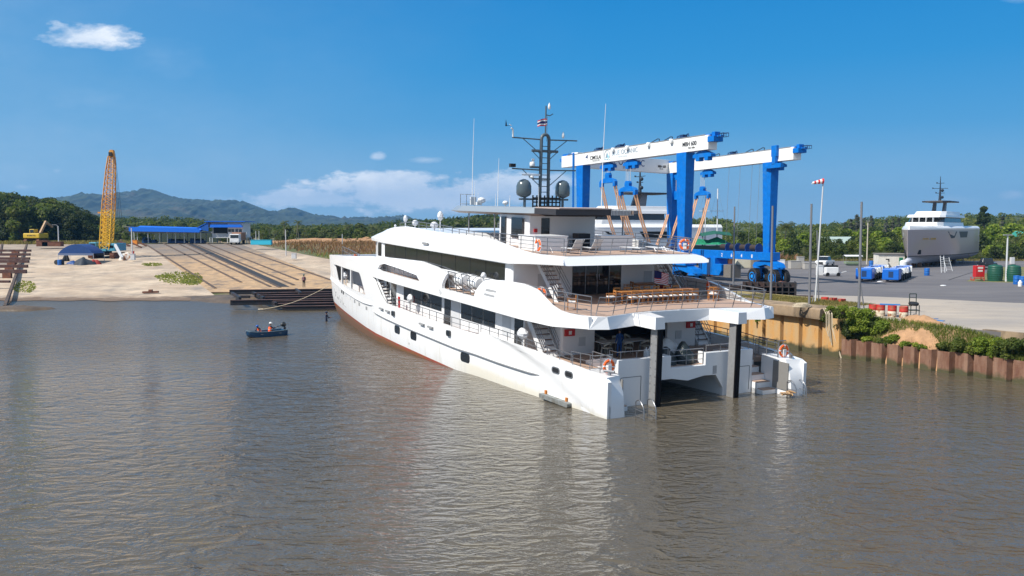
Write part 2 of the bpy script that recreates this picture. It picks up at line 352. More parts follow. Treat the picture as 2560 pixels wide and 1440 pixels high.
# ---- hills
def hill_mesh(name, pts, Y0, depth, material, seed, nz=.12, base=0.0, nj=36, ni=240, fine=1.0, tree=0.0):
    """ridge through photo-measured silhouette points (x px, y px) at distance Y0"""
    px = [q[0] for q in pts]; hp = [(HOR - q[1]) / FPX * Y0 + CAMH for q in pts]
    x0, x1 = px[0], px[-1]; mb = MB()
    for j in range(nj + 1):
        f_ = j / nj; yy = Y0 - depth * (1 - f_) if f_ <= 1 else Y0
        for i in range(ni + 1):
            xp = x0 + (x1 - x0) * i / ni; X = (xp - 1280) / FPX * Y0; hgt = float(np.interp(xp, px, hp))
            sp = f_ ** 1.25 if hgt > 0 else f_
            r_ = fbm(X * .004 * fine + seed, yy * .004 * fine, seed, 5); rd = abs(fbm(X * .002 * fine, yy * .0012 * fine + 4, seed + 3, 3))
            z_ = base + (hgt - base) * min(1, sp * (1 + nz * 2.2 * r_ * (1 - f_) * 2 - .5 * rd * (1 - f_)))
            if tree: z_ += tree * mn.noise(Vector((X * .05, yy * .05, 1))) + tree * .7 * mn.noise(Vector((X * .13, yy * .13, 5)))
            mb.v.append((X, yy, z_))
    n_ = ni + 1
    mb.f = [(j * n_ + i, j * n_ + i + 1, (j + 1) * n_ + i + 1, (j + 1) * n_ + i) for j in range(nj) for i in range(ni)]
    k0 = len(mb.v)
    for i in range(n_): v = mb.v[nj * n_ + i]; mb.v.append((v[0], v[1] + depth * .8, base - 5))
    mb.f += [(nj * n_ + i, nj * n_ + i + 1, k0 + i + 1, k0 + i) for i in range(ni)]
    mb.m = [0] * len(mb.f); return struct(mb.build(name, material, smooth=180))
HILLM = mat('hill_forest', (.020, .036, .018), .95, col2=(.040, .052, .028), vscale=.006, var=.5, bump=1.0, bscale=.035, weather=((.11, .09, .06), .003, .55, .7))
MTN = [(150, 552), (175, 520), (190, 497), (215, 492), (240, 489), (262, 491), (290, 487), (305, 480), (322, 483), (345, 477), (368, 473), (392, 476), (410, 487), (432, 493), (470, 498), (505, 500), (540, 505), (560, 506), (585, 501), (605, 502), (630, 512), (655, 528), (680, 534), (700, 529), (720, 524), (735, 520), (755, 526), (775, 537), (800, 539), (820, 540), (850, 546), (880, 545), (905, 542), (930, 546), (950, 545), (965, 541), (985, 543), (1003, 539), (1020, 542), (1040, 549), (1065, 552), (1120, 556), (1250, 560), (1400, 563)]
hill_mesh('mountain_range', MTN, 3000, 1500, HILLM, 3.1, nz=.32, nj=60, ni=420, tree=9)
RH = [(1480, 566), (1600, 562), (1700, 556), (1790, 556), (1850, 566), (1950, 575), (2040, 572), (2100, 563), (2160, 556), (2230, 552), (2300, 550), (2360, 548), (2420, 546), (2480, 546), (2560, 545), (2640, 544), (2760, 546), (2900, 552)]
RHILL = mat('near_hill_forest', (.045, .060, .020), .95, col2=(.085, .088, .035), vscale=.05, var=.5, bump=1.0, bscale=.4)
hill_mesh('wooded_ridge', RH, 520, 260, RHILL, 8.2, nz=.10, nj=40, ni=200, fine=4, tree=1.6, base=2.5)
# ============================================================ THE WHITE CATAMARAN YACHT
# local axes: x forward from the transom, y to port, z up; bow up 2.4 degrees where it rides on the slip cradle
YW = Matrix.Translation((11.28, 48.66, 0)) @ Matrix.Rotation(R(90 + 27.97), 4, 'Z') @ Matrix.Rotation(-R(2.44), 4, 'Y')
def YL(s, t, u, rz=0): return YW @ TR(s, t, u, rz)
def ip(x, a, b): return float(np.interp(x, a, b))
def sm(x): x = min(1, max(0, x)); return x * x * (3 - 2 * x)
MIR = Matrix.Diagonal((1, -1, 1, 1))
def TS(s, u):
    lo = ip(s, [0, 2, 6, 10, 30, 36, 40, 49.4, 55, 57.5, 59.6], [7.15, 7.25, 7.48, 7.58, 7.53, 7.38, 7.0, 5.9, 5.15, 4.8, 4.4])
    up = ip(s, [2.5, 6, 9, 30, 36, 40, 49.4, 55, 57.5, 59.6], [6.78, 7.33, 7.58, 7.53, 7.38, 7.0, 5.9, 5.15, 4.8, 4.4])
    f = sm((u - 3.4) / .8); b = lo * (1 - f) + up * f
    if u > 5.0: b -= .55 * (u - 5.0) ** 1.5
    if u < 0: b -= .10 * u * u
    b += .035 * (u - 1) * sm((s - 38) / 18)
    if u < 3.2 and s < 15:
        c = ip(s, [-1, 1.2, 3.2, 6.1, 10, 14.6], [-1.2, -.2, .45, 1.45, 2.2, 2.62]); b += .17 * sm((u - c) / .22) * sm((15 - s) / 3) - .17
    elif u < 3.2: b -= .17 * sm((18 - s) / 3)
    return b
def rake(s, u): return s + .13 * (u - 1.8) * sm((s - 52) / 7)
def panel(outer, holes, fun, thick, ss=1.0, us=(0,), side=1):
    """curved shell plate: outline in (s, u), bent onto the surface t = fun(s, u)"""
    bm = bmesh.new(); loops = [outer] + list(holes); flat = [q for l in loops for q in l]
    tris = tessellate_polygon([[Vector((a, b, 0)) for a, b in l] for l in loops])
    vs = [bm.verts.new((a, 0, b)) for a, b in flat]
    for t_ in tris:
        try: bm.faces.new([vs[i] for i in t_])
        except ValueError: pass
    smin, smax = min(q[0] for q in flat), max(q[0] for q in flat)
    for c in (ss if isinstance(ss, (list, tuple)) else list(np.arange(math.ceil(smin / ss) * ss + .013, smax, ss))):
        bmesh.ops.bisect_plane(bm, geom=bm.verts[:] + bm.edges[:] + bm.faces[:], plane_co=(c, 0, 0), plane_no=(1, 0, 0))
    for c in us: bmesh.ops.bisect_plane(bm, geom=bm.verts[:] + bm.edges[:] + bm.faces[:], plane_co=(0, 0, c), plane_no=(0, 0, 1))
    inner = {}
    for v in bm.verts:
        s_, u_ = v.co.x, v.co.z; t_ = fun(s_, u_); v.co = (rake(s_, u_), t_, u_)
    r = bmesh.ops.extrude_face_region(bm, geom=bm.faces[:], use_keep_orig=True)
    for v in [q for q in r['geom'] if isinstance(q, bmesh.types.BMVert)]: v.co.y -= thick
    bmesh.ops.recalc_face_normals(bm, faces=bm.faces)
    me = bpy.data.meshes.new('panel'); bm.to_mesh(me); bm.free(); return me
def put(me, name, m_, parent, smooth=40, M=None):
    me.name = name; me.materials.append(m_)
    if M is not None: me.transform(M); (me.flip_normals() if M.determinant() < 0 else None)
    me.polygons.foreach_set('use_smooth', [True] * len(me.polygons)); me.set_sharp_from_angle(angle=R(smooth))
    o = bpy.data.objects.new(name, me); COL.objects.link(o); o.parent = parent; return o
def mirror_child(o, name=None):
    me = o.data.copy(); me.transform(MIR); me.flip_normals(); c = bpy.data.objects.new(name or o.name.split('.')[0], me); COL.objects.link(c); c.parent = o.parent; return c
yacht = thing('catamaran_yacht', 'large white three-deck catamaran yacht floating stern-on in the dock water, bow up on the slip', 'yacht', YW)
Y = yacht
# hull paint: white above, weathered red antifouling below the boot line
m = bpy.data.materials.new('hull_paint'); m.use_nodes = True; k = NT(m.node_tree); p = k.n['Principled BSDF']
tc_ = k.node('ShaderNodeTexCoord'); sp_ = k.node('ShaderNodeSeparateXYZ', inp={0: tc_.outputs['Object']}); zz = sp_.outputs[2]; xx_ = sp_.outputs[0]
nzz = k.noise(tc_.outputs['Object'], 1.4, 5); nzf = k.noise(k.node('ShaderNodeMapping', inp={'Vector': tc_.outputs['Object'], 'Scale': (1, 1, 3)}).outputs[0], .8, 6, .7)
line = k.math('ADD', zz, k.math('MULTIPLY', k.maprange(xx_, 45, 60), -.12))
redf = k.math('LESS_THAN', line, -.80)
redc = k.mix(k.maprange(nzf, .4, .62), (.40, .045, .025), (.27, .10, .035)); slime = k.math('ADD', line, k.math('MULTIPLY', nzz, .35))
redc = k.mix(k.maprange(slime, -.72, -.95), redc, k.mix(nzf, (.26, .12, .045), (.17, .075, .03)))
sc = k.mix(k.maprange(zz, -.55, -.78), (.80, .80, .80), (.70, .62, .45))
wl = k.mix(k.maprange(k.math('ADD', zz, k.math('MULTIPLY', k.math('SUBTRACT', nzz, .5), .2)), .30, -.1), (.80, .80, .80), (.74, .70, .60))
wl = k.mix(k.maprange(xx_, 16, 20), wl, (.80, .80, .80))
str_ = k.noise(k.node('ShaderNodeMapping', inp={'Vector': tc_.outputs['Object'], 'Scale': (2.2, 1, .22)}).outputs[0], 1.0, 6, .65); wl = k.mix(k.math('MULTIPLY', k.maprange(str_, .52, .74), k.maprange(zz, 2.2, .2)), wl, (.66, .635, .58))
k.l.new(k.mix(redf, wl, redc), p.inputs['Base Color']); p.inputs['Roughness'].default_value = .34; p.inputs['Coat Weight'].default_value = .25
HULLP = m
US = [-2, -1, 0, .3, .6, .9, 1.2, 1.5, 1.8, 2.1, 2.4, 2.8, 3.2, 3.6, 4.0, 4.4, 4.8, 5.0, 5.2, 5.4, 5.6, 5.8, 6.0]
hull_out = [(0, -2.6), (56.5, -2.6), (58.4, -1.6), (59.0, 0), (59.35, 2), (59.4, 4.35), (59.1, 4.47), (44.2, 5.40), (40.0, 5.72), (35.1, 5.97), (31, 6.12), (26.9, 6.24), (23.5, 6.08), (20.9, 5.78), (20.9, 4.74), (15.5, 4.72),
            (15.0, 5.75), (14.6, 5.95), (12.5, 6.1), (10.1, 6.14), (9.0, 6.10), (8.0, 5.92), (7.0, 5.62), (6.0, 5.30), (5.2, 5.10), (4.4, 5.035), (2.6, 5.035), (2.5, 4.38), (5.6, 4.12), (9, 4.10), (20, 4.10), (37.2, 4.12), (36.4, 3.7), (34.9, 2.75), (33.6, 2.22), (32.5, 2.17),
            (15.25, 2.16), (14.7, 2.46), (10, 2.46), (6, 2.42), (1.4, 2.2), (.4, 2.12), (0, 1.95)]
hole1 = [(56.2, 3.62), (54.6, 3.72), (48, 3.86), (42.5, 3.98), (41.9, 3.75), (39.7, 2.22), (40.1, 2.12), (48.5, 1.94), (54.2, 1.98), (54.8, 2.1)]
hole2 = [(35.0, 5.35), (34.0, 5.5), (30, 5.42), (26, 5.24), (25.2, 4.86), (25.6, 4.80), (34.8, 4.86), (35.3, 4.95)]
for mm in (None, MIR): put(panel(hull_out, [hole1, hole2], TS, .24, 1.0, US), 'hull_side', HULLP, Y, 35, mm)
# inner hull walls of the two hulls and the bridge deck between them
def tin(s, u=0): return 2.75 + 1.55 * sm((s - 44) / 15.2)
mb = MB()
for sg in (1, -1):
    secs = [[(s, sg * tin(s), -2.6), (s, sg * tin(s), 1.75), (s, sg * (tin(s) + .2), 1.75), (s, sg * (tin(s) + .2), -2.6)] for s in list(np.arange(2.5, 53.6, 3)) + [54.5]]
    mb.loft(secs)
    mb.box(2.32, sg * 4.95, -2.5, 57, sg * 5.05, 1.0) if False else None
mb.box(2.6, -2.75, 1.25, 52, 2.75, 1.7)
mb.box(0.0, 5.95, -2.5, .12, 6.6, -.3); mb.box(0.0, -6.6, -2.5, .12, -5.95, -.3)
mb.build('bridge_deck', WHITE, Y)
# mouldings along the hull: bow knuckle and rubbing strakes
def strake(pts, hgt, out_, name, taper=1.5):
    secs = []; n_ = 40; ss_ = [q[0] for q in pts]; uu = [q[1] for q in pts]
    a, b = min(ss_), max(ss_); xs_ = sorted(ss_); ux = [u for _, u in sorted(pts)]
    for i in range(n_ + 1):
        s = a + (b - a) * i / n_; u = ip(s, xs_, ux); w_ = sm(min((s - a), (b - s + (3 if b > 57 else 0))) / taper)
        t_ = TS(s, u + .02) + .0; t2 = TS(s, u + hgt * w_ + .02); r0 = rake(s, u)
        secs.append([(r0, t_ - .08, u - .02), (r0, t_ + out_ * w_, u - .02), (r0, t_ + out_ * w_ * .95, u + .06 * w_), (r0, (t_ + t2) / 2 + out_ * .35 * w_, u + hgt * w_ * .6 + .01), (r0, t2 - .04, u + hgt * w_ + .02)])
    mb = MB(); mb.loft(secs); o = mb.build(name, WHITE, Y, smooth=50); mirror_child(o)
strake([(59.2, 1.78), (54, 1.62), (49, 1.42), (43.5, 1.36), (40, 1.42), (36.2, 1.62)], .40, .15, 'bow_knuckle')
strake([(36.9, 1.12), (33, .98), (26, .90), (18.7, .86), (12, .94), (6.6, 1.10)], .36, .13, 'rubbing_strake', 1.2)
dk = MB()
for i in range(41):
    pass
sec = []
for i in range(61):
    s = 36.4 - (36.4 - 6.9) * i / 60; u = ip(s, [6.6, 12, 18.7, 26, 33, 36.9], [1.10, .94, .86, .90, .98, 1.12]); w_ = sm(min(s - 6.7, 36.7 - s) / 1.2); t_ = TS(s, u) + .135 * w_
    sec.append([(s, t_ - .1, u - .07), (s, t_ + .015, u - .07), (s, t_ + .015, u - .005), (s, t_ - .1, u - .005)])
dk.loft(sec); o = dk.build('strake_lower_strip', GREY, Y, smooth=40); mirror_child(o)  # thin grey strip along the lower edge of the strake
# foredeck and its bulwark across the bows
mb = MB(); mb.loft([[(s, -TS(s, 4.0) + .3, 4.06), (s, TS(s, 4.0) - .3, 4.06), (s, TS(s, 4.0) - .3, 4.2), (s, -TS(s, 4.0) + .3, 4.2)] for s in np.arange(38.0, 59.4, 1.5)]); mb.build('foredeck', LGREY, Y)
mb = MB(); mb.box(59.2, -4.5, 1.6, 59.45, 4.5, 4.45)
mb.build('bow_bulwark', WHITE, Y)
INNER = mat('inner_bulkhead_paint', (.42, .43, .45), .6)
mb = MB(); mb.box(37.6, -3.6, 1.0, 56, 3.6, 4.06); mb.box(37.0, 3.6, 1.0, 37.6, 6.9, 4.06); mb.box(37.0, -6.9, 1.0, 37.6, -3.6, 4.06); mb.build('fore_bulkhead', INNER, Y)
mb = MB(); mb.loft([[(s, -TS(s, 1.2) + .25, .98), (s, TS(s, 1.2) - .25, .98), (s, TS(s, 1.2) - .25, 1.05), (s, -TS(s, 1.2) + .25, 1.05)] for s in np.arange(37.0, 58, 1.5)]); mb.build('mooring_deck', TEAK, Y)
mb = MB()
for s in (51.6, 46.6): t_ = TS(s, 3); mb.box(s - .13, t_ - .2, 1.9, s + .13, t_ - .02, 3.95)
o = mb.build('bulwark_pillars', WHITE, Y); mirror_child(o)
# ---- transom, stern steps and wings
TRP = [(4.95, -1.0), (4.95, 2.58), (1.27, 2.58), (1.27, 1.86), (-1.27, 1.86), (-1.27, 2.58), (-4.95, 2.58), (-4.95, -1.0), (-2.7, -1.0), (-2.7, .35), (-2.1, 1.2), (-1.2, 1.22), (0, 1.02), (1.2, 1.22), (2.1, 1.2), (2.7, .35), (2.7, -1.0)]
mb = MB(); mb.prism(TRP, 2.25, 2.55, 0); mb.build('transom', WHITE, Y, bevel=.02)
mb = MB()
for sg in (1, -1):
    mb.box(2.55, sg * 4.8, 1.0, 6.5, sg * 4.95, 2.58) if False else None
    mb.box(2.55, sg * 1.27, 1.88, 2.95, sg * 1.45, 2.58); mb.box(2.55, sg * 4.72, 1.7, 3.2, sg * 4.94, 2.57)
    mb.prism([(3.2, 1.7), (3.2, 2.57), (5.6, 2.0), (5.6, 1.7)], sg * 4.72, sg * 4.94, 1)
mb.build('stern_bulwark', WHITE, Y, bevel=.02)
SEAM = mat('panel_seam', (.12, .12, .13), .6)
mb = MB()
for sg in (1, -1):
    a, b = sg * 3.35, sg * 4.72
    for q in ((a, 1.55, b, 1.58), (a, .1, a + sg * .03, 1.55), (b, .1, b + sg * .03, 1.55)): mb.box(2.235, min(q[0], q[2]), q[1], 2.252, max(q[0], q[2]), q[3])
for i in range(7): mb.box(2.235, -2.2 + .05, 1.3 + i * .07, 2.252, -1.85, 1.33 + i * .07)
mb.build('transom_hatches', SEAM, Y)
mb = MB()
for sg in (1, -1):
    for i, (s0, u_) in enumerate(((1.25, .25), (1.75, .62), (2.25, .99), (2.75, 1.36), (3.25, 1.70))): mb.box(s0, sg * 4.95, -.6, 3.8, sg * 6.0, u_ - .05)
mb.build('stern_steps', WHITE, Y)
mb = MB()
for sg in (1, -1):
    for i, (s0, u_) in enumerate(((1.25, .25), (1.75, .62), (2.25, .99), (2.75, 1.36), (3.25, 1.70))): mb.box(s0, sg * 4.98, u_ - .05, s0 + .5, sg * 5.95, u_)
mb.build('step_treads', TEAK, Y)
mb = MB()   # wings that close the aft end of each hull side
for sg in (1, -1):
    secs = []
    for u in (-1.5, 0, .7, 1.3, 1.75, 2.05, 2.14):
        e = .28 * sm((u - 1.0) / 1.2); ti = 6.02 + .0 * u; to = TS(0.15, min(u, 2.0)) - .02
        secs.append([(0.0 + e * 1.2 + .12 * max(0, u) , sg * ti, u), (0.0 + e, sg * (to - .1), u), (.3 + e, sg * (to - .02 - e * .2), u), (2.6, sg * (to - .02), u), (2.6, sg * ti, u)])
    mb.loft(secs)
mb.build('stern_wing', WHITE, Y, smooth=20)
GGL = mat('smoked_gate_glass', (.22, .21, .195), .25, spec=.5)
mb = MB()
for sg in (1, -1): mb.box(.30, sg * 5.96, .30, 1.55, sg * 6.015, 1.95)
mb.build('boarding_gate', GGL, Y)
mb = MB()
for sg in (1, -1):
    mb.tube([(.75, sg * 6.55, 2.1), (.75, sg * 6.55, 2.32)], .1, 8); mb.tube([(.5, sg * 6.4, 2.36), (1.0, sg * 6.75, 2.36)], .075, 8)
mb.build('capstan', STEEL, Y, smooth=40)
# ---- posts of the stern platform
DK2 = mat('post_dark', (.006, .005, .006), .6, spec=.15)
for sg in (1, -1):
    mb = MB(); mb.box(1.35, sg * 2.74, -1.0, 1.98, sg * 3.0, 4.4); po = mb.build('platform_post', mat('post_grey', (.33, .33, .33), .4, metal=.4, var=.1, vscale=2), Y, bevel=.02)
    mb = MB(); mb.box(1.24, sg * 2.70, -1.0, 1.345, sg * 3.03, 4.4); mb.build('guide_rail', DK2, po)
    mb = MB()
    for i in range(9):
        for s in (1.45, 1.88): mb.ball((s, sg * 3.01, .3 + i * .45), .035, 6)
    mb.build('bolts', STEEL, po)
# ---- main deck floor, house and aft cockpit
mb = MB(); mb.box(2.5, -4.75, 1.72, 34, 4.75, 1.88)
for sg in (1, -1): mb.box(3.3, sg * 4.75, 1.5, 37.2, sg * 7.05, 1.80)
mb.build('main_deck', TEAK, Y)
mb = MB()
for sg in (1, -1):
    mb.box(10.2, sg * 6.3, 1.8, 37.6, sg * 6.55, 4.35)
    mb.box(7.9, sg * 2.83, 1.88, 8.1, sg * 5.05, 4.45); mb.box(8.1, sg * 5.05, 1.8, 10.4, sg * 5.25, 4.45); mb.box(10.2, sg * 5.2, 1.8, 10.4, sg * 6.3, 4.45)
    mb.tube([(8.08, sg * 5.07, 1.85), (8.08, sg * 5.07, 4.4)], .18, 12)
mb.box(16, -6.3, 1.88, 16.2, 6.3, 4.4)
mb.build('main_deck_house', WHITE, Y)
def glass(parent, rects, t_, name='side_window', m_=None, frame=True):
    for (s0, s1, u0, u1) in rects:
        mb = MB(); mb.box(s0, t_, u0, s1, t_ + .03, u1); o = mb.build(name, m_ or DGLASS, parent, bevel=.008); mirror_child(o)
glass(Y, [(23.2, 31.1, 2.72, 3.82), (14.25, 19.65, 2.70, 3.80)], 6.55)
glass(Y, [(32.9, 34.2, 1.85, 3.95), (34.5, 35.3, 1.85, 3.9), (21.5, 22.65, 1.85, 3.85), (10.35, 11.5, 1.85, 3.85)], 6.55, 'side_door', mat('door_glass', (.02, .022, .024), .1, spec=.7))
glass(Y, [(19.9, 21.4, 1.9, 3.9), (12.0, 13.2, 2.5, 3.75)], 6.55, 'wall_panel', LGREY)
mb = MB()
for s in (25.2, 27.2, 29.2, 16.0, 17.8): mb.box(s - .02, 6.575, 2.72, s + .02, 6.59, 3.8)
o = mb.build('window_mullions', GREY, Y); mirror_child(o)
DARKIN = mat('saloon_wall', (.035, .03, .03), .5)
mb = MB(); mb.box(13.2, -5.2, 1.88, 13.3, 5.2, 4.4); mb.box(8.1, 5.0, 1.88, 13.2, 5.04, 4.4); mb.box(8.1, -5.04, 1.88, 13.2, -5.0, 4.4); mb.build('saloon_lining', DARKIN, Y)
# ---- upper deck slab with the shaped aft edge
AE_T = [(2.3, 5.75), (3.15, 3.45), (1.18, 3.30), (1.18, 2.68), (3.3, 2.2), (3.5, 0)]
AE_B = [(2.5, 6.80), (2.35, 5.6), (2.95, 3.45), (1.18, 3.30), (1.18, 2.68), (3.1, 2.2), (3.3, 0)]
def full(h): return h + [(s, -t) for s, t in reversed(h) if t > 0]
AE_T = [(3.2, 6.62), (2.45, 6.3), (2.3, 5.75), (3.15, 3.45), (1.18, 3.30), (1.18, 2.68), (3.3, 2.2), (3.5, 0)]; AE_B = [(3.2, 6.86), (2.5, 6.78), (2.1, 5.7), (2.85, 3.45), (1.15, 3.32), (1.15, 2.66), (3.1, 2.2), (3.3, 0)]
top_, bot_ = full(AE_T), full(AE_B)
mb = MB(); mb.loft([[(s, t, 4.36) for s, t in bot_], [(s, t, 5.03) for s, t in top_]], cap=False)
# caps as strips to the forward slab
for hh_, pl in ((4.36, bot_), (5.03, top_)):
    n_ = len(pl)
    for i in range(n_ - 1): mb.add([(pl[i][0], pl[i][1], hh_), (pl[i + 1][0], pl[i + 1][1], hh_), (4.2, pl[i + 1][1], hh_), (4.2, pl[i][1], hh_)], [(0, 1, 2, 3)])
mb.build('upper_deck_edge', WHITE, Y)
mb = MB()
for a, b, tt in ((4.2, 8, 6.9), (8, 12.3, 7.1), (12.3, 37.3, 7.05)): mb.box(a, -tt, 4.4, b, tt, 4.72 if a > 12 else 4.98)
mb.build('upper_deck_slab', WHITE, Y)
mb = MB(); mb.prism([(2.5, 5.7), (3.3, 3.4), (3.55, 2.2), (3.7, 0), (3.55, -2.2), (3.3, -3.4), (2.5, -5.7), (3.2, -6.5), (4.5, -6.75), (8, -6.95), (12.2, -6.95), (12.2, 6.95), (8, 6.95), (4.5, 6.75), (3.2, 6.5)], 5.032, 5.045); mb.build('upper_deck_planking', TEAK, Y)
mb = MB(); mb.box(12.3, 6.5, 4.72, 37, 7.2, 4.74); o = mb.build('side_deck_planking', TEAK, Y); mirror_child(o)
# sloping shoulder from the bulwark top up to the upper windows
mb = MB(); secs = []
for s in np.arange(12.6, 38.6, 1.0):
    ut = ip(s, [10, 12.5, 14.6, 15.0, 20.9, 23.5, 26.9, 35, 39], [6.1, 6.08, 5.9, 5.86, 5.86, 6.05, 6.2, 5.97, 5.8]); 
    secs.append([(s, TS(s, ut) - .04 if not 15.0 < s < 20.9 else 6.75, ut - .04 if not 15.0 < s < 20.9 else 5.9), (s, 6.5, 5.94), (s, 6.5, 5.7), (s, TS(s, ut) - .2 if not 15.0 < s < 20.9 else 6.7, ut - .25 if not 15.0 < s < 20.9 else 5.7)])
mb.loft(secs); o = mb.build('window_sill', WHITE, Y, smooth=35); mirror_child(o)
mb = MB(); mb.prism([(12.1, 6.4), (12.3, 6.52), (37.8, 6.52), (41.5, 5.4), (42.6, 3.0), (42.9, 0), (42.6, -3.0), (41.5, -5.4), (37.8, -6.52), (12.3, -6.52), (12.1, -6.4)], 4.7, 7.3); mb.build('upper_deck_house', WHITE, Y, bevel=.03)
glass(Y, [(13.02, 35.87, 5.98, 7.13), (36.75, 37.65, 5.95, 7.12)], 6.52)
mb = MB()
for i in range(8): s = 15.8 + i * 2.5; mb.box(s - .015, 6.555, 5.98, s + .015, 6.562, 7.13)
o = mb.build('window_joints', BLACK, Y); mirror_child(o)
mb = MB(); mb.box(12.05, -1.95, 5.05, 12.1, 1.95, 7.2); so_ = mb.build('saloon_doors', DGLASS, Y)
mb = MB()
for t in (-.95, 0, .95): mb.box(12.02, t - .02, 5.05, 12.05, t + .02, 7.2)
mb.tube([(12.0, .12, 6.0), (11.96, .12, 6.2), (12.0, .12, 6.4)], .02); mb.tube([(12.0, -.12, 6.0), (11.96, -.12, 6.2), (12.0, -.12, 6.4)], .02)
mb.build('door_frame', STEEL, so_)
# ---- flybridge deck shell
Fo = lambda s: ip(s, [7.4, 9.5, 12, 30, 36, 40, 42.3, 43.2, 43.7], [5.56, 6.3, 6.85, 6.85, 6.75, 6.25, 5.6, 4.8, 3.4])
Fc = lambda s: ip(s, [7.4, 9.5, 12, 30, 36, 39, 42, 43.2, 43.7], [4.9, 5.5, 5.95, 5.95, 5.75, 5.3, 4.6, 3.6, 2.4])
Ub = lambda s: ip(s, [7.4, 9.8, 12, 39, 43], [7.42, 7.34, 7.2, 7.15, 7.06])
Uc = lambda s: ip(s, [7.4, 11, 13, 14.4, 15.6, 17.1, 22, 26.7, 30, 32.4, 35, 38.5, 41, 42.6, 43.7], [7.93, 7.95, 8.17, 8.34, 8.48, 8.63, 8.60, 8.62, 8.72, 8.76, 8.62, 8.26, 7.86, 7.62, 7.40])
Uf = lambda s: min(Uc(s) - .0, ip(s, [24, 25.5], [7.93, 8.5]))
mb = MB(); secs = []
for s in [7.4, 8.2, 9, 10, 11, 12, 13, 14, 15, 15.8, 16.6, 17.5, 19, 21, 23, 24, 24.8, 25.6, 27, 29, 31, 32.5, 34, 35.5, 37, 38.5, 40, 41, 42, 42.7, 43.2, 43.5, 43.7]:
    h = [(Fo(s) - .35, Ub(s)), (Fo(s), Ub(s) + .03), (Fo(s) + .02, Ub(s) + .28 * (1 if s > 10 else .7)), (Fo(s) * .5 + Fc(s) * .5 + .13, (Ub(s) + .3) * .45 + Uc(s) * .55), (Fc(s), Uc(s)), (Fc(s) - .22, Uc(s)), (Fc(s) - .25, Uf(s))]
    q = h + [(-t, u) for t, u in reversed(h)]
    secs.append([((s if s > 7.5 else (7.35 - .2 * (1 - abs(t) / 6) if u < 7.75 else 7.75 + .45 * (1 - abs(t) / 5.0))), t, u) for t, u in q])
mb.loft(secs); mb.build('flybridge_shell', WHITE, Y, smooth=28)
mb = MB(); mb.prism([(8.3, 4.9), (12, 5.6), (24.6, 5.62), (24.6, -5.62), (12, -5.6), (8.3, -4.9), (8.75, -2), (8.85, 0), (8.75, 2)], 7.94, 7.955); mb.build('flybridge_planking', TEAK, Y)
mb = MB(); mb.box(23.6, -5.3, 8.52, 37, 5.3, 8.54) if False else None
mb = MB()
for (s, u) in ((21.2, 8.05), (17.9, 8.0)): pass
# ---- flybridge house, bars, hardtop
mb = MB(); mb.prism([(16.66, 2.75), (20.6, 3.05), (21.6, 2.6), (21.6, -2.6), (20.6, -3.05), (16.66, -2.75)], 7.95, 10.2); mb.build('flybridge_house', WHITE, Y, bevel=.05)
mb = MB(); mb.box(16.6, 1.15, 7.97, 16.66, 1.8, 10.0); mb.build('flybridge_door', DGLASS, Y)
o = MB(); o.prism([(17.3, 8.55), (18.95, 8.55), (18.95, 9.98), (17.3, 9.98)], 2.93, 3.0, 1); o.build('flybridge_window', DGLASS, Y)
o = MB(); o.prism([(19.7, 8.0), (20.35, 8.0), (20.35, 10.0), (19.7, 10.0)], 3.02, 3.12, 1); o.build('flybridge_window', DGLASS, Y)
for (s0, s1, t0, t1) in ((12.6, 14.9, 2.1, 4.55), (12.6, 13.4, -3.2, -.6)):
    mb = MB(); mb.box(s0, t0, 7.96, s1, t1, 8.9); bo = mb.build('bar_counter', WHITE2, Y)
    mb = MB(); mb.box(s0 - .05, t0 - .05, 8.9, s1 + .05, t1 + .05, 8.95); mb.build('counter_top', WHITE, bo)
    mb = MB()
    for i in range(1, 3): mb.box(s0 - .006, t0, 7.96 + i * .3, s0, t1, 7.975 + i * .3); mb.box(s0, t1, 7.96 + i * .3, s1, t1 + .006, 7.975 + i * .3)
    mb.build('panel_joints', GREY, bo)
HT = mat('hardtop_grey', (.26, .29, .31), .35, coat=.3); HTB = mat('hardtop_soffit', (.16, .125, .105), .5); HTD = mat('hardtop_dark', (.035, .032, .034), .5); HTP = mat('hardtop_awning', (.42, .33, .29), .8)
RU = lambda s: ip(s, [12.6, 15.7, 20.5, 30.3], [10.36, 10.30, 10.24, 10.16])
st = [(30.4, 1.9), (29.9, 2.9), (28, 3.3), (20, 3.35), (16.2, 3.35), (15.3, 3.0)]
mb = MB(); mb.loft([[(s, t, RU(s) + .05), (s - (.25 if s > 30 else 0), t - .62, RU(s) + .46), (s - (.25 if s > 30 else 0), -t + .62, RU(s) + .46), (s, -t, RU(s) + .05)] for s, t in st]); mb.build('hardtop', HT, Y)
mb = MB(); mb.loft([[(s, t, RU(s) + .045), (s, -t, RU(s) + .045), (s - .2, -t + .7, RU(s) - .14), (s - .2, t - .7, RU(s) - .14)] for s, t in st]); mb.build('hardtop_soffit', HTB, Y)
mb = MB(); mb.prism([(12.6, 3.05), (15.4, 3.1), (15.4, -3.1), (12.6, -3.05)], 10.32, 10.72); mb.build('pergola_frame', HTD, Y)
mb = MB(); mb.prism([(12.5, 2.85), (15.6, 2.9), (15.6, -2.0), (12.5, -1.3)], 10.722, 10.80); mb.build('awning', HTP, Y)
mb = MB()
for i in range(16): t = -1.35 - i * .12; mb.box(12.53, t - .03, 10.33, 12.6, t + .02, 10.73)
mb.build('louvre_slats', LGREY, Y)
mb = MB(); mb.prism([(12.3, -3.0), (15.4, -3.05), (15.4, -4.4), (13.6, -4.35)], 10.42, 10.66); mb.build('hardtop_wing', HTB, Y)
mb = MB()
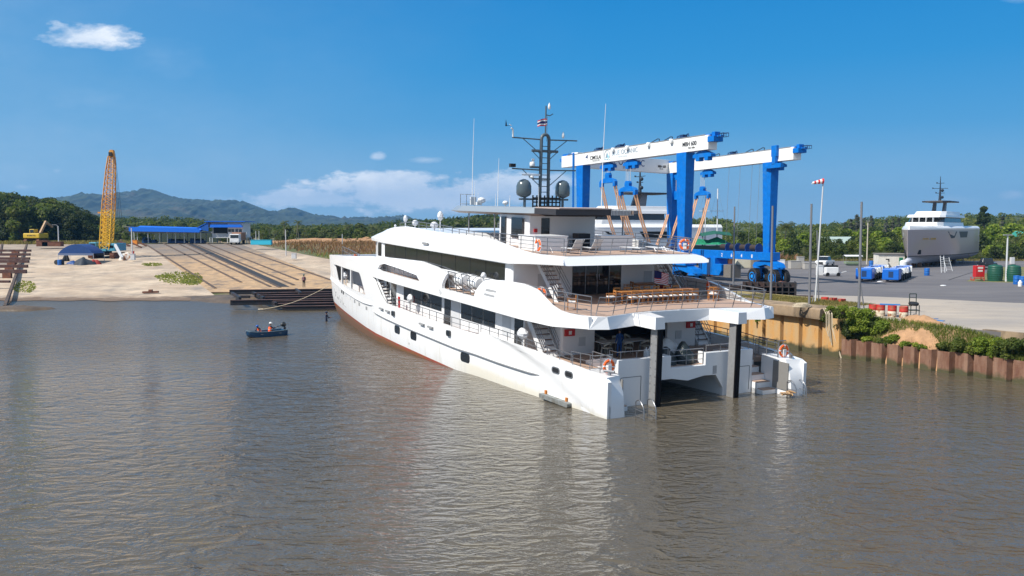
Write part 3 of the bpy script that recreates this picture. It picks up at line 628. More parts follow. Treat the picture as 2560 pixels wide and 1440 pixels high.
for (s, t) in ((27, 2.6), (27, -2.6), (13.4, -2.9), (21.8, 2.9)): mb.tube([(s, t, 7.95 if s < 25 else 8.5), (s, t, 10.2)], .05, 8)
mb.build('hardtop_posts', GREYS, Y)
def bagged(s, t, u, r_, pole, name='covered_floodlight', parent=None, sc=(1, 1, 1)):
    rs_ = random.Random(int(s * 31 + t * 7)); mb = MB(); secs = []; n_ = 10
    for i in range(8):
        f = i / 7; rr = r_ * math.sin(math.pi * (.06 + .90 * f)) ** .6; secs.append([(s + rr * sc[0] * math.cos(a) * rs_.uniform(.86, 1.12), t + rr * sc[1] * math.sin(a) * rs_.uniform(.86, 1.12), u - r_ * sc[2] + 2 * r_ * sc[2] * f) for a in [6.283 * j / n_ for j in range(n_)]])
    mb.loft(secs); mb.tube([(s, t, u - pole), (s, t, u - r_ * .7)], .045, 6); return mb.build(name, SILVER, parent or Y)
# ---- mast, domes, aerials
mast = MB(); c = 19.5
arch = [(c, .32 * math.cos(a), 15.72 + .34 * math.sin(a)) for a in np.linspace(0, math.pi, 9)]
mast.tube([(c, .36, 10.7)] + arch + [(c, -.36, 10.7)], .125, 10)
for i in range(11): mast.tube([(c, -.33, 11.0 + i * .42), (c, .33, 11.0 + i * .42)], .028, 6)
for u, t, lp in ((15.73, 2.76, .9), (13.5, 2.72, 1.0)):
    for sg in (1, -1): mast.tube([(c, sg * .3, u - .05), (c, sg * t, u)], .05, 6); mast.tube([(c, sg * .35, u - lp * 1.25), (c, sg * 1.85, u - .06)], .032, 6)
mast.tube([(c, -1.1, 14.85), (c, 1.1, 14.85)], .10, 10); mast.tube([(c, -2.1, 11.3), (c, 2.1, 11.3)], .07, 8); mast.tube([(c, .3, 14.0 - .35), (c, 1.25, 14.0 - .35)], .08, 8); mast.tube([(c, -.5, 13.2 - .4), (c, 1.0, 13.2 - .4)], .06, 8)
mast.tube([(c, 0, 16.05), (c, 0, 18.15)], .055, 8); mast.tube([(c, 0, 17.5), (c, -.35, 17.45), (c, -.6, 17.6)], .035)
for sg in (1, -1): mast.tube([(c, sg * 1.05, 14.8), (c, sg * .35, 14.2)], .03); mast.tube([(c, sg * 1.63, 10.7), (c, sg * 1.63, 11.5)], .1, 8)
mo = mast.build('radar_mast', MAST, Y, smooth=40)
mb = MB()
for i in range(3):
    mb.box(c - .6, -1.1 + .0, 10.75 + i * .3, c - .55, 1.25, 10.85 + i * .3)
for i in range(8): mb.box(c - .6, -1.1 + i * .33, 10.72, c - .55, -1.0 + i * .33, 11.6)
mb.build('mast_grille', BLACK, mo)
for sg in (1, -1):
    mb = MB(); mb.lathe([(.2, 11.42), (.52, 11.6), (.56, 11.75), (.56, 12.25), (.48, 12.5), (.32, 12.68), (.1, 12.76), (0.01, 12.77)], 20, Matrix.Translation((c + .1, sg * 1.66, 0))); mb.build('satellite_dome', mat('dome_grey', (.075, .10, .112), .22, coat=.4), mo, smooth=60)
mb = MB(); mb.box(c - .1, .35, 13.02, c + .1, 1.85, 13.16); mb.lathe([(.12, 12.82), (.2, 12.9), (.16, 13.02)], 12, Matrix.Translation((c, 1.1, 0))); mb.build('radar_scanner', WHITE2, mo, bevel=.02)
mb = MB(); mb.lathe([(.16, 13.72), (.2, 13.8), (.18, 14.0), (.05, 14.1)], 12, Matrix.Translation((c, 1.05, 0))); mb.ball((c, .98, 14.18), .12); mb.build('camera_dome', WHITE2, mo, smooth=60)
mb = MB()
for (t, u) in ((-1.5, 15.95), (.0, 18.0)): mb.lathe([(.05, -.2), (.11, -.1), (.09, .1), (.02, .28)], 10, Matrix.Translation((c - .05, t - .25 if u > 17 else t, u + .1)))
mb.tube([(c, 2.7, 15.75), (c, 2.72, 16.3), (c, 2.85, 16.4)], .06, 8); mb.tube([(c, 2.85, 16.55), (c, 3.0, 16.65)], .03)
mb.build('mast_head_sensors', WHITE2, mo, smooth=60)
mb = MB(); mb.add([(c, 3.2, 16.5), (c, 3.35, 16.5), (c, 3.3, 17.0)], [(0, 1, 2)]); mb.box(c - .01, 3.0, 16.53, c + .01, 3.25, 16.56); mb.box(c - .15, 2.5, 13.6, c + .15, 2.9, 13.85); mb.build('wind_vane', BLACK, mo)
mb = MB()
for (s, t, h, r_) in ((30.0 - .6, 1.2, 7.1, .03), (27.9, 1.7, 1.9, .02), (28.9, .9, 1.0, .02), (24.1, 1.5, 3.7, .028), (23.9, 1.8, 1.0, .02), (21.9, 1.6, .85, .03), (13.6, -1.2, 7.2, .032), (13.2, -2.2, 1.3, .02), (17.5, 1.6, 1.5, .02)):
    mb.tube([(s, t, 10.7), (s, t, 10.7 + h * .5), (s - .02 * h, t, 10.7 + h)], [r_, r_ * .8, r_ * .4], 6)
mb.build('whip_aerials', WHITE2, Y)
for (s, t, r_) in ((27.4, 1.3, .3), (22.6, 1.6, .2)): bagged(s, t, 10.72 + r_ * 1.3, r_, r_ * 1.4, 'covered_searchlight', None, (1.1, 1.2, .8))
mb = MB(); mb.box(29.2, 1.0, 10.7, 29.0, 1.5, 11.35); mb.build('equipment_box', LGREY, Y); mb = MB(); mb.box(28.5, .9, 10.7, 28.2, 1.3, 10.95); mb.build('equipment_box', LGREY, Y)
mb = MB()
for sg in (0, .9):
    for (s, t) in ((30.2, 1.9), (29.0, 1.9), (30.2, .6)): mb.tube([(s, t, 10.6), (s, t, 11.6)], .02)
    mb.tube([(30.2, .6, 10.75 + sg * .9), (30.2, 1.9, 10.75 + sg * .9), (29.0, 1.9, 10.75 + sg * .9)], .02)
mb.build('aerial_platform_rail', GREYS, Y)
# covered lights on the flybridge roof edge
for (s, t, h, r_, sz_) in ((37.0, 4.2, .95, .20, 1.5), (34.4, 4.3, .45, .28, .9), (30.5, 3.6, 1.1, .26, 1.5), (29.9, 4.4, .40, .34, .8), (38.5, 4.6, .35, .11, 1.2)): bagged(s, t, Uc(s) + h - r_ * .4, r_, h + .1, 'covered_deck_light', None, (1, 1, sz_))
# ---- railings
def rail(pts, h, nb, sp, m_=None, lean=(0, 0), name='guard_rail', r=.024, mirror=True, cap_r=None):
    """pts: foot of the rail (s, t, u)"""
    mb = MB(); P_ = [Vector(p) for p in pts]; L = [0]
    for a, b in zip(P_, P_[1:]): L.append(L[-1] + (b - a).length)
    def at(d):
        for i in range(len(P_) - 1):
            if d <= L[i + 1] + 1e-6: return P_[i].lerp(P_[i + 1], (d - L[i]) / max(1e-6, L[i + 1] - L[i]))
        return P_[-1]
    def off(p, f): return p + Vector((lean[0] * f, lean[1] * f * (1 if p.y > 0 else -1), h * f))
    n_ = max(1, round(L[-1] / sp))
    for i in range(n_ + 1): p_ = at(L[-1] * i / n_); mb.tube([p_, off(p_, 1)], r * 1.15, 5)
    for j in range(nb): f = (j + 1) / nb; mb.tube([off(p_, f) for p_ in P_], (cap_r or r * 1.25) if j == nb - 1 else r * .8, 5)
    o = mb.build(name, m_ or STEEL, Y, smooth=50)
    if mirror: mirror_child(o)
    return o
GR = GREYS
rail([(s, TS(s, 2.1) - .12, u) for s, u in ((33, 2.15), (26, 2.12), (20, 2.12), (15.3, 2.14))], .72, 2, 1.35)
rail([(s, TS(s, 2.1) - .12, u) for s, u in ((14.9, 2.42), (10, 2.42), (6, 2.38), (3.4, 2.28))], .55, 2, 1.35)
rail([(s, 7.15, 4.74) for s in (34.8, 30, 25.6)], .78, 3, 1.05)
rail([(11.2, 6.85, 5.05), (8, 6.8, 5.05), (4.6, 6.6, 5.05), (3.0, 6.35, 5.05)], 1.05, 4, 1.2)
rail([(2.9, 6.1, 5.05), (2.55, 5.6, 5.05), (3.4, 3.4, 5.05), (3.7, 2.2, 5.05), (3.85, 0, 5.05), (3.7, -2.2, 5.05), (3.4, -3.4, 5.05), (2.55, -5.6, 5.05), (2.9, -6.1, 5.05)], 1.05, 4, 1.15, lean=(-.32, 0), mirror=False)
rail([(24.0, 5.4, 8.55), (20, 5.55, 8.5), (17.0, 5.6, 8.5)], .42, 2, 1.3)
rail([(17.0, 5.6, 7.96), (13.5, 5.6, 7.96), (11.6, 5.5, 7.96), (9.4, 5.15, 7.96), (8.5, 4.85, 7.96)], 1.02, 4, 1.35)
rail([(8.4, 4.8, 7.96), (8.8, 2.2, 7.96), (8.95, 0, 7.96), (8.8, -2.2, 7.96), (8.4, -4.8, 7.96)], 1.02, 4, 1.25, lean=(-.3, 0), mirror=False)
rail([(36.5, 4.9, 8.4), (32, 5.2, 8.7), (26, 5.3, 8.6), (24.2, 5.3, 8.55)], .5, 2, 1.8)
rail([(2.4, 1.4, 2.58), (2.4, 4.9, 2.58), (3.3, 4.83, 2.55)], .42, 1, 1.1)
rail([(2.45, -1.25, 1.88), (2.45, 1.25, 1.88)], .95, 3, 1.25, mirror=False)
rail([(3.9, 7.0, 1.9), (2.0, 6.75, 1.95), (1.25, 6.6, 2.1), (1.25, 6.05, 2.1)], 1.05, 3, .9)
rail([(1.3, 6.05, 1.8), (3.2, 6.05, 1.8)], 1.2, 3, .95)
# low foredeck rails
rail([(57, 3.9, 4.2), (50, 5.0, 4.2), (44.5, 6.0, 4.2)], 1.35, 3, 1.4)
# ---- staircases
def stair(s0, u0, s1, u1, t0, t1, n_, rails=True, name='deck_stair', solid=False):
    """foot at (s0, u0), head at (s1, u1)"""
    for sg in (1, -1):
        mb = MB()
        for t in (t0, t1): mb.loft([[(s0 - .12, sg * (t - .03), u0), (s0 - .12, sg * (t + .03), u0), (s0 + .28, sg * (t + .03), u0), (s0 + .28, sg * (t - .03), u0)], [(s1 - .12, sg * (t - .03), u1), (s1 - .12, sg * (t + .03), u1), (s1 + .28, sg * (t + .03), u1), (s1 + .28, sg * (t - .03), u1)]])
        if solid: mb.loft([[(s0, sg * t0, u0 - .02), (s0, sg * t1, u0 - .02), (s0 + .2, sg * t1, u0 - .3), (s0 + .2, sg * t0, u0 - .3)], [(s1, sg * t0, u1 - .05), (s1, sg * t1, u1 - .05), (s1 + .2, sg * t1, u1 - .35), (s1 + .2, sg * t0, u1 - .35)]])
        sob = mb.build(name, WHITE, Y); mb = MB()
        for i in range(1, n_): f = i / n_; mb.box(s0 + (s1 - s0) * f - .12, sg * t0, u0 + (u1 - u0) * f - .02, s0 + (s1 - s0) * f + .16, sg * t1, u0 + (u1 - u0) * f + .02)
        mb.build('treads', mat('tread_wood', (.20, .13, .10), .7), sob)
        if rails:
            mb = MB()
            for t in (t0, t1):
                for q in range(3): h = .38 + .28 * q; mb.tube([(s0 - .1, sg * t, u0 + h), (s1, sg * t, u1 + h)], .022, 5)
                for f in (0, .5, 1): mb.tube([(s0 + (s1 - s0) * f, sg * t, u0 + (u1 - u0) * f), (s0 + (s1 - s0) * f, sg * t, u0 + (u1 - u0) * f + .95)], .022, 5)
            mb.build('stair_rail', STEEL, sob)
stair(8.9, 5.04, 11.4, 7.3, 4.1, 5.0, 9)
stair(7.9, 1.88, 10.1, 4.3, 5.45, 6.45, 8, solid=True)
stair(33.6, 1.85, 36.6, 4.1, 5.6, 7.0, 9, rails=False, solid=True)
# ---- portholes, freeing ports, vents, marks
def rrect(cs, cu_, w_, h_, rot=0, r_=.12, n_=4):
    pts = []
    for ix, iy, a0 in ((1, 1, 0), (-1, 1, 90), (-1, -1, 180), (1, -1, 270)):
        for j in range(n_ + 1): a = R(a0 + 90 * j / n_); pts.append((ix * (w_ / 2 - r_) + r_ * math.cos(a), iy * (h_ / 2 - r_) + r_ * math.sin(a)))
    c_, s_ = math.cos(rot), math.sin(rot); return [(cs + x * c_ - y * s_, cu_ + x * s_ + y * c_) for x, y in pts]
def onhull(poly, dt0, dt1, name, m_, parent=Y, mirror=True):
    mb = MB(); mb.loft([[(rake(s, u), TS(s, u) + d, u) for s, u in poly] for d in (dt0, dt1)]); o = mb.build(name, m_, parent)
    if mirror: mirror_child(o)
    return o
for s, u in ((30.05, .38), (26.4, .42), (16.85, .36)): onhull(rrect(s, u, 1.3, .66, 0, .24), -.05, .012, 'porthole', DGLASS)
for s, u in ((30.9, 1.62), (19.45, 1.68)): onhull(rrect(s, u, .62, .42, 0, .15), .0, .14, 'porthole', DGLASS)
for s, u in ((4.85, 1.72), (3.55, 1.72)): onhull(rrect(s, u, .8, .38, 0, .18), -.02, .025, 'fairlead', STEEL); onhull(rrect(s, u, .62, .24, 0, .11), .0, .032, 'fairlead_opening', BLACK)
for s in (34.0, 32.3, 24.5, 22.8): onhull(rrect(s, 1.63, .85, .13, 0, .03), .0, .17, 'freeing_port', GREY)
for s, u, g_ in ((53.4, 1.22, LGREY), (51.6, 1.16, BLACK), (50.6, 1.14, BLACK), (49.0, 1.1, LGREY), (46.8, 1.02, LGREY), (44.6, .98, GREY), (42.4, .98, GREY), (39.2, 1.0, GREY)): onhull(rrect(s, u, .62, .32, 0, .03), -.02, .012, 'bow_vent', g_)
# script lettering on the bow (illegible flourish) and marks
import itertools
def stroke(pts, name, m_, r_=.022):
    mb = MB(); mb.tube([(rake(s, u), TS(s, u) + .015, u) for s, u in pts], r_, 4); return mb
mb = MB()
for pts in ([(56.6, .95), (56.1, .55), (55.8, .15), (56.2, .2), (56.0, .6), (55.2, .75), (54.8, .5)], [(55.0, .45), (54.6, .1), (54.2, .4), (53.9, .05), (53.6, .35)], [(53.2, .55), (52.8, -.05), (52.4, -.1), (52.2, .2), (52.5, .3)], [(51.6, .55), (51.3, -.1), (50.9, -.15), (50.6, .1)], [(50.1, -.1), (49.6, -.18), (49.2, -.16)]):
    mb.tube([(rake(s, u), TS(s, u) + .01, u) for s, u in pts], .022, 4)
mb.build('bow_name_script', GREY, Y)
for body, s, u, sz in (('Tp', 21.4, 4.32, .42), ('30', 2.6, .12, .2), ('32', 27.5, -.4, .18)):
    for i, chh in enumerate(body):
        t_ = TS(s, u); text(chh, 'hull_mark', sz, Matrix.Translation((s - i * sz * .6, t_ + .004, u)) @ Matrix.Rotation(R(180), 4, 'Z') @ Matrix.Rotation(R(90), 4, 'X'), GREY, Y, .004)
onhull(rrect(13.2, 5.25, 1.5, .42, 0, .03), -.02, .012, 'air_grille', GREY)
mb = MB(); mb.box(25.2, 6.83, 7.62, 26.3, 6.93, 7.8); o = mb.build('side_camera_bracket', GREY, Y); mirror_child(o)
onhull(rrect(4.9, -.02, 2.9, .25, 0, .08), -.05, .30, 'hull_fender', mat('weathered_fender', (.25, .27, .27), .7, col2=(.12, .11, .09), vscale=2))
mb = MB()
for s in (6.0, 3.9): mb.box(s - .08, TS(s, .2) - .02, .1, s + .08, TS(s, .2) + .1, .32)
mb.build('mooring_lugs', mat('orange_rust', (.5, .17, .03), .8), Y)
# doors and fittings on aft walls
mb = MB()
for sg in (1, -1):
    mb.box(7.87, sg * 3.5, 2.4, 7.9, sg * 4.0, 2.95); mb.box(12.07, sg * 3.9, 5.7, 12.1, sg * 4.6, 6.5)
mb.build('locker_hatches', LGREY, Y, bevel=.01)
mb = MB()
for sg in (1, -1): mb.box(7.76, sg * 4.35, 3.08, 7.9, sg * 5.05, 3.5)
fb = mb.build('fire_box', RED, Y, bevel=.015); mb = MB()
for sg in (1, -1): mb.box(7.745, sg * 4.7 - .1, 3.18, 7.758, sg * 4.7 + .1, 3.4)
mb.build('fire_box_sign', WHITE2, fb)
mb = MB(); mb.box(6.7 + 23.6, 7.18, 1.95, 30.35 + .3, 7.26, 3.05); mb.build('fire_station_panel', RED, Y)
text('FIRE', 'fire_lettering', .2, Matrix.Translation((30.45, 7.265, 2.2)) @ Matrix.Rotation(R(180), 4, 'Z') @ Matrix.Rotation(R(90), 4, 'X') @ Matrix.Rotation(R(90), 4, 'Z'), WHITE2, Y, .004)
mb = MB(); mb.box(16.58, 2.15, 9.0, 16.66, 2.4, 9.25); mb.box(16.56, 2.15, 8.55, 16.66, 2.42, 8.85); mb.build('hose_reel', RED, Y)
# silver covered floodlights
for (s, t, u, r_, pole, sc_) in ((27.9, 7.25, 3.2, .36, 1.1, (1.1, .7, .95)), (9.6, 7.0, 3.1, .44, 1.0, (1.2, .7, .8)), (53.5, 4.6, 2.7, .4, .9, (1, .7, 1)), (15.2, 7.0, 6.2, .2, .6, (1, 1, 1))): bagged(s, t, u, r_, pole, 'covered_floodlight', None, sc_)
def split_side(name):
    """port and starboard pieces become parts of their own"""
    for o in [q for q in bpy.data.objects if q.name.split('.')[0] == name and q.type == 'MESH']:
        ys_ = [v.co.y for v in o.data.vertices]
        if not (min(ys_) < 0 < max(ys_)): continue
        bad = any(min(o.data.vertices[i].co.y for i in p_.vertices) < 0 < max(o.data.vertices[i].co.y for i in p_.vertices) for p_ in o.data.polygons)
        if bad: continue
        c = o.copy(); c.data = o.data.copy(); COL.objects.link(c); c.parent = o.parent
        for ob, sg in ((o, 1), (c, -1)):
            bm = bmesh.new(); bm.from_mesh(ob.data); bmesh.ops.delete(bm, geom=[v for v in bm.verts if v.co.y * sg < 0], context='VERTS'); bm.to_mesh(ob.data); bm.free()
for nm in ('stern_wing', 'stern_steps', 'step_treads', 'boarding_gate', 'capstan', 'stern_bulwark', 'transom_hatches', 'locker_hatches', 'fire_box', 'fire_box_sign'): split_side(nm)
def split_loose(name, join=0):
    for o in [q for q in bpy.data.objects if q.name.split('.')[0] == name and q.type == 'MESH']:
        bm = bmesh.new(); bm.from_mesh(o.data); seen = {}; comps = []
        bm.verts.ensure_lookup_table()
        for v in bm.verts:
            if v.index in seen: continue
            st = [v]; c = []
            while st:
                a = st.pop()
                if a.index in seen: continue
                seen[a.index] = len(comps); c.append(a.index); st += [e.other_vert(a) for e in a.link_edges]
            comps.append(c)
        bm.free()
        if len(comps) < 2: continue
        for k_ in range(1, len(comps)):
            c = o.copy(); c.data = o.data.copy(); COL.objects.link(c); c.parent = o.parent; c.matrix_parent_inverse = o.matrix_parent_inverse.copy()
            b2 = bmesh.new(); b2.from_mesh(c.data); b2.verts.ensure_lookup_table(); bmesh.ops.delete(b2, geom=[v for v in b2.verts if seen[v.index] != k_], context='VERTS'); b2.to_mesh(c.data); b2.free()
        b2 = bmesh.new(); b2.from_mesh(o.data); b2.verts.ensure_lookup_table(); bmesh.ops.delete(b2, geom=[v for v in b2.verts if seen[v.index] != 0], context='VERTS'); b2.to_mesh(o.data); b2.free()
# ============================================================ QUAY WALLS
def line_frame(a, b, z=0):
    d = (Vector(b) - Vector(a)).normalized(); return Matrix.Translation((a[0], a[1], z)) @ Matrix.Rotation(math.atan2(d.y, d.x), 4, 'Z'), (Vector(b) - Vector(a)).length
PILEO = bpy.data.materials.new('ochre_sheet_pile'); PILER = bpy.data.materials.new('rust_sheet_pile')
for m_, ca, cb, cc in ((PILEO, (.52, .27, .08), (.46, .31, .155), (.30, .10, .04)), (PILER, (.15, .066, .038), (.25, .145, .095), (.09, .038, .028))):
    m_.use_nodes = True; k = NT(m_.node_tree); p = k.n['Principled BSDF']; tc_ = k.node('ShaderNodeTexCoord'); ob = tc_.outputs['Object']
    st_ = k.node('ShaderNodeMapping', inp={'Vector': ob, 'Scale': (2.0, 1, .45)}).outputs[0]
    c1 = k.mix(k.maprange(k.noise(st_, 1.0, 6, .65), .38, .62), ca, cb); c1 = k.mix(k.maprange(k.noise(st_, 2.6, 6, .7), .58, .72), c1, cc)
    z_ = k.node('ShaderNodeSeparateXYZ', inp={0: ob}).outputs[2]; tide = k.math('ADD', z_, k.math('MULTIPLY', k.noise(ob, 1.3, 5), 1.0))
    c1 = k.mix(k.maprange(tide, 1.25 if m_ is PILEO else .95, .95 if m_ is PILEO else .7), c1, k.mix(k.noise(ob, 6, 4), (.10, .085, .04), (.045, .045, .015)))
    k.l.new(c1, p.inputs['Base Color']); p.inputs['Roughness'].default_value = .85
    bb = k.node('ShaderNodeBump', inp={'Strength': .5, 'Distance': .05, 'Height': k.noise(ob, 9, 5)}); k.l.new(bb.outputs[0], p.inputs['Normal'])
def sheetpile(a, b, ztop, per, depth, name, label, m_, gap=.16, zj=0.0, back=False):
    M, L = line_frame(a, b); n_ = int(L / per); mb = MB(); rnd = random.Random(4)
    root = thing(name, label, 'sheet pile wall', M)
    prof = []
    for i in range(n_ + 1):
        x = i * per; prof += [(x + gap * .2, depth), (x + gap, 0), (x + per - gap, 0), (x + per - gap * .2, depth)]
    mb2 = MB()
    for (x0, y0), (x1, y1) in zip(prof, prof[1:]):
        if x1 <= x0: continue
        zt = ztop + rnd.uniform(-zj, zj)
        mb2.loft([[(x0, y0, -3), (x1, y1, -3), (x1, y1 + .05, -3), (x0, y0 + .05, -3)], [(x0, y0, zt), (x1, y1, zt), (x1, y1 + .05, zt), (x0, y0 + .05, zt)]])
    mb2.build('piles', m_, root); return root, M, L
W0 = (24.6, 68.4); W1 = (-2.6, 119.5)
# profile depth goes into the land: local +y must point to the land; walking from far to near puts land on the left
qw, QM, QL = sheetpile(W1, W0, 3.0, 2.05, .55, 'ochre_pile_wall', 'orange and cream stained steel pile wall of the dock beside the white yacht', PILEO, .2)
mb = MB()
secs = []
for i in range(30):
    x = QL * i / 29; o_ = .12 * fbm(x * .3, 5); secs.append([(x, -.55 + o_, 2.85), (x, -.62 + o_, 3.05), (x, -.55 + o_, 3.62), (x, -.4 + o_, 3.70 + .04 * fbm(x, 2)), (x, 2.2, 3.68), (x, 2.2, 2.85)])
mb.loft(secs); mb.build('concrete_cap', WCONC, qw, smooth=40)
CAPG = mat('dry_grass_ground', (.33, .24, .10), .95, col2=(.17, .16, .05), vscale=.5, var=.25, thr=(.4, .62), bump=.5, bscale=4)
mb = MB(); mb.prism([(QL - 26, 2.1), (QL - .4, 2.1), (QL + .1, 2.6), (QL - 1.5, 5.6), (QL - 9, 8.2), (QL - 26, 7.5)], 2.6, 3.66, 2)
g_ = mb.build('headland_grass', CAPG, None, M=QM); struct(g_)
W2 = (32.75, 55.7); W3 = (44.0, 38.0)
rw, RM, RL = sheetpile(W0, W2, 1.50, 1.30, .42, 'rusty_pile_wall', 'low rusty red steel sheet pile wall holding the overgrown bank', PILER, .22, .03)
# second length turns slightly towards the viewer
for q in [rw]:
    M2, L2 = line_frame(W2, W3); Mi = RM.inverted() @ M2; mb = MB(); per = 1.30; gap = .22; pr_ = []
    for i in range(int(L2 / per) + 1): x = i * per; pr_ += [(x + gap * .2, .42), (x + gap, 0), (x + per - gap, 0), (x + per - gap * .2, .42)]
    for (x0, y0), (x1, y1) in zip(pr_, pr_[1:]):
        if x1 > x0: mb.loft([[(x0, y0, -3), (x1, y1, -3), (x1, y1 + .05, -3), (x0, y0 + .05, -3)], [(x0, y0, 1.5), (x1, y1, 1.5), (x1, y1 + .05, 1.5), (x0, y0 + .05, 1.5)]])
    mb.build('piles', PILER, rw, M=Mi)
# the overgrown bank between piles and yard
BANK = mat('bank_soil', (.22, .14, .075), .95, col2=(.09, .085, .03), vscale=.6, var=.3, thr=(.4, .6), bump=.8, bscale=3)
def bank_pt(f, g):
    a = Vector((W0[0] + .3, W0[1] + .3)).lerp(Vector((W2[0], W2[1])), min(1, f / .55)) if f < .55 else Vector(W2).lerp(Vector(W3), (f - .55) / .45)
    ys_ = [(24.9, 69.9), (28.05, 67.5), (31.5, 60.6), (33.8, 57.8), (38.5, 51), (46.5, 40.5)]; fs = [0, .2, .42, .55, .72, 1.0]
    b = Vector((ip(f, fs, [q[0] for q in ys_]), ip(f, fs, [q[1] for q in ys_]))); a = a + (b - a).normalized() * .45
    c_ = a.lerp(b, g); return c_
mb = MB(); nf, ng = 60, 10
for i in range(nf + 1):
    for j in range(ng + 1):
        f, g = i / nf, j / ng; c_ = bank_pt(f, g); hi = ip(f, [0, .4, .6, 1], [3.0, 2.95, 1.9, 1.7])
        z_ = 1.42 + (hi - 1.42) * sm(g * 1.25) + .14 * fbm(c_.x * .9, c_.y * .9) * min(1, 4 * g)
        mb.v.append((c_.x, c_.y, z_))
mb.f = [(i * (ng + 1) + j, (i + 1) * (ng + 1) + j, (i + 1) * (ng + 1) + j + 1, i * (ng + 1) + j + 1) for i in range(nf) for j in range(ng)]; mb.m = [0] * len(mb.f)
struct(mb.build('bank', BANK, smooth=180))
mb = MB(); Mw, Lw = line_frame((33.8, 57.8), (45.5, 41)); mb.box(-2.5, -.10, 1.2, Lw, .3, 3.06); mb.build('tmp', WCONC, None, M=Mw); o = bpy.data.objects['tmp']; o.name = 'retaining_wall'; tag(o, 'stained concrete retaining wall along the yard edge above the rusty piles', 'retaining wall')
SAND = mat('sand_heap', (.42, .24, .125), .95, col2=(.33, .19, .10), vscale=.8, var=.15, bump=1.0, bscale=2.2)
sp0 = bank_pt(.30, .72)
def bank_z(x, y):
    d_ = (x - W0[0]) * .851 + (y - W0[1]) * .525
    return -1.5 if d_ < .5 else 1.42 + 1.5 * sm(max(0, d_ - .4) / 2.6)
o = blobmesh('sand_heap', sp0.x, sp0.y, 2.1, 3.0, .75, SAND, base=bank_z, seed=2, n=48, rough=.5, nr=14); tag(o, 'heap of orange sandy soil on the bank above the rusty piles', 'sand heap')
# ============================================================ TRAVEL LIFT
TL0 = Vector((7.1, 117.6)); TL1 = Vector((20.5, 90.3)); TB0 = Vector((23.3, 130.0)); TB1 = Vector((33.5, 103.7))
lift = thing('travel_lift', 'huge blue and white rubber-tyred boat hoist standing over the dock behind the yacht', 'boat hoist', Matrix.Translation((20, 110, 3.0)))
LI = lift.matrix_world.inverted()
def fx(a, b, xp):
    lo, hi = 0.0, 1.0
    for _ in range(50):
        f = (lo + hi) / 2; q = a.lerp(b, f); c_, s_ = math.cos(PITCH), math.sin(PITCH); x = 1280 + FPX * q.x / (q.y * c_ + (CAMH - 18) * s_ * 1)
        if x < xp: lo = f
        else: hi = f
    return (lo + hi) / 2
LW = mat('lift_white_paint', (.80, .79, .76), .45, var=.03, vscale=.5, weather=((.55, .53, .48), .35, .66, .8)); INK = mat('sign_black', (.03, .03, .035), .6); INKB = mat('sign_navy', (.02, .05, .16), .6); INKG = mat('sign_pale_blue', (.40, .52, .62), .6); INKC = mat('sign_cyan', (.22, .55, .68), .6)
def beam(a, b, z0, h, w_, name, m_=LW):
    M, L = line_frame(a, b); M = LI @ M; mb = MB(); mb.box(0, -w_ / 2, z0, L, w_ / 2, z0 + h); o = mb.build(name, m_, lift, bevel=.03, M=M); return M, L, o
MA, LA, oa = beam(TL0, TL1, 18, 1.48, 1.15, 'top_beam'); MBm, LB, ob_ = beam(TB0, TB1, 18, 1.5, 1.15, 'top_beam')
MC, LC, oc = beam(TL0.lerp(TL1, .05) + Vector((.5, .3)), TB0 + Vector((-.3, .2)), 18.0, 1.95, 1.1, 'cross_beam')
for M, L, o_, y0 in ((MA, LA, oa, 0), (MBm, LB, ob_, 0)):
    mb = MB(); mb.box(1.5, -.62, 19.5, L - .5, -.5, 19.56); mb.box(1.5, .5, 19.5, L - .5, .62, 19.56); mb.box(1.2, -.45, 19.49, L - 1, .45, 19.54)
    for i in range(14): mb.box(2 + i * (L - 3) / 14, -.60, 19.45, 2.1 + i * (L - 3) / 14, -.52, 19.5)
    mb.build('trolley_rail', GREY, o_, M=M)
    mb = MB()
    for x in np.linspace(2, L - 2, 5): mb.box(x - .01, -.585, 18, x + .01, -.577, 19.48)
    mb.build('weld_lines', LGREY, o_, M=M)
mb = MB()
for f in (.42, .52, .66, .80): mb.lathe([(.12, -.3), (.26, -.25), (.26, .1), (.1, .15)], 10, Matrix.Translation((LA * f, -.75, 19.35)) @ Matrix.Rotation(R(90), 4, 'X'))
mb.build('floodlights', WHITE2, lift, M=MA, smooth=50)
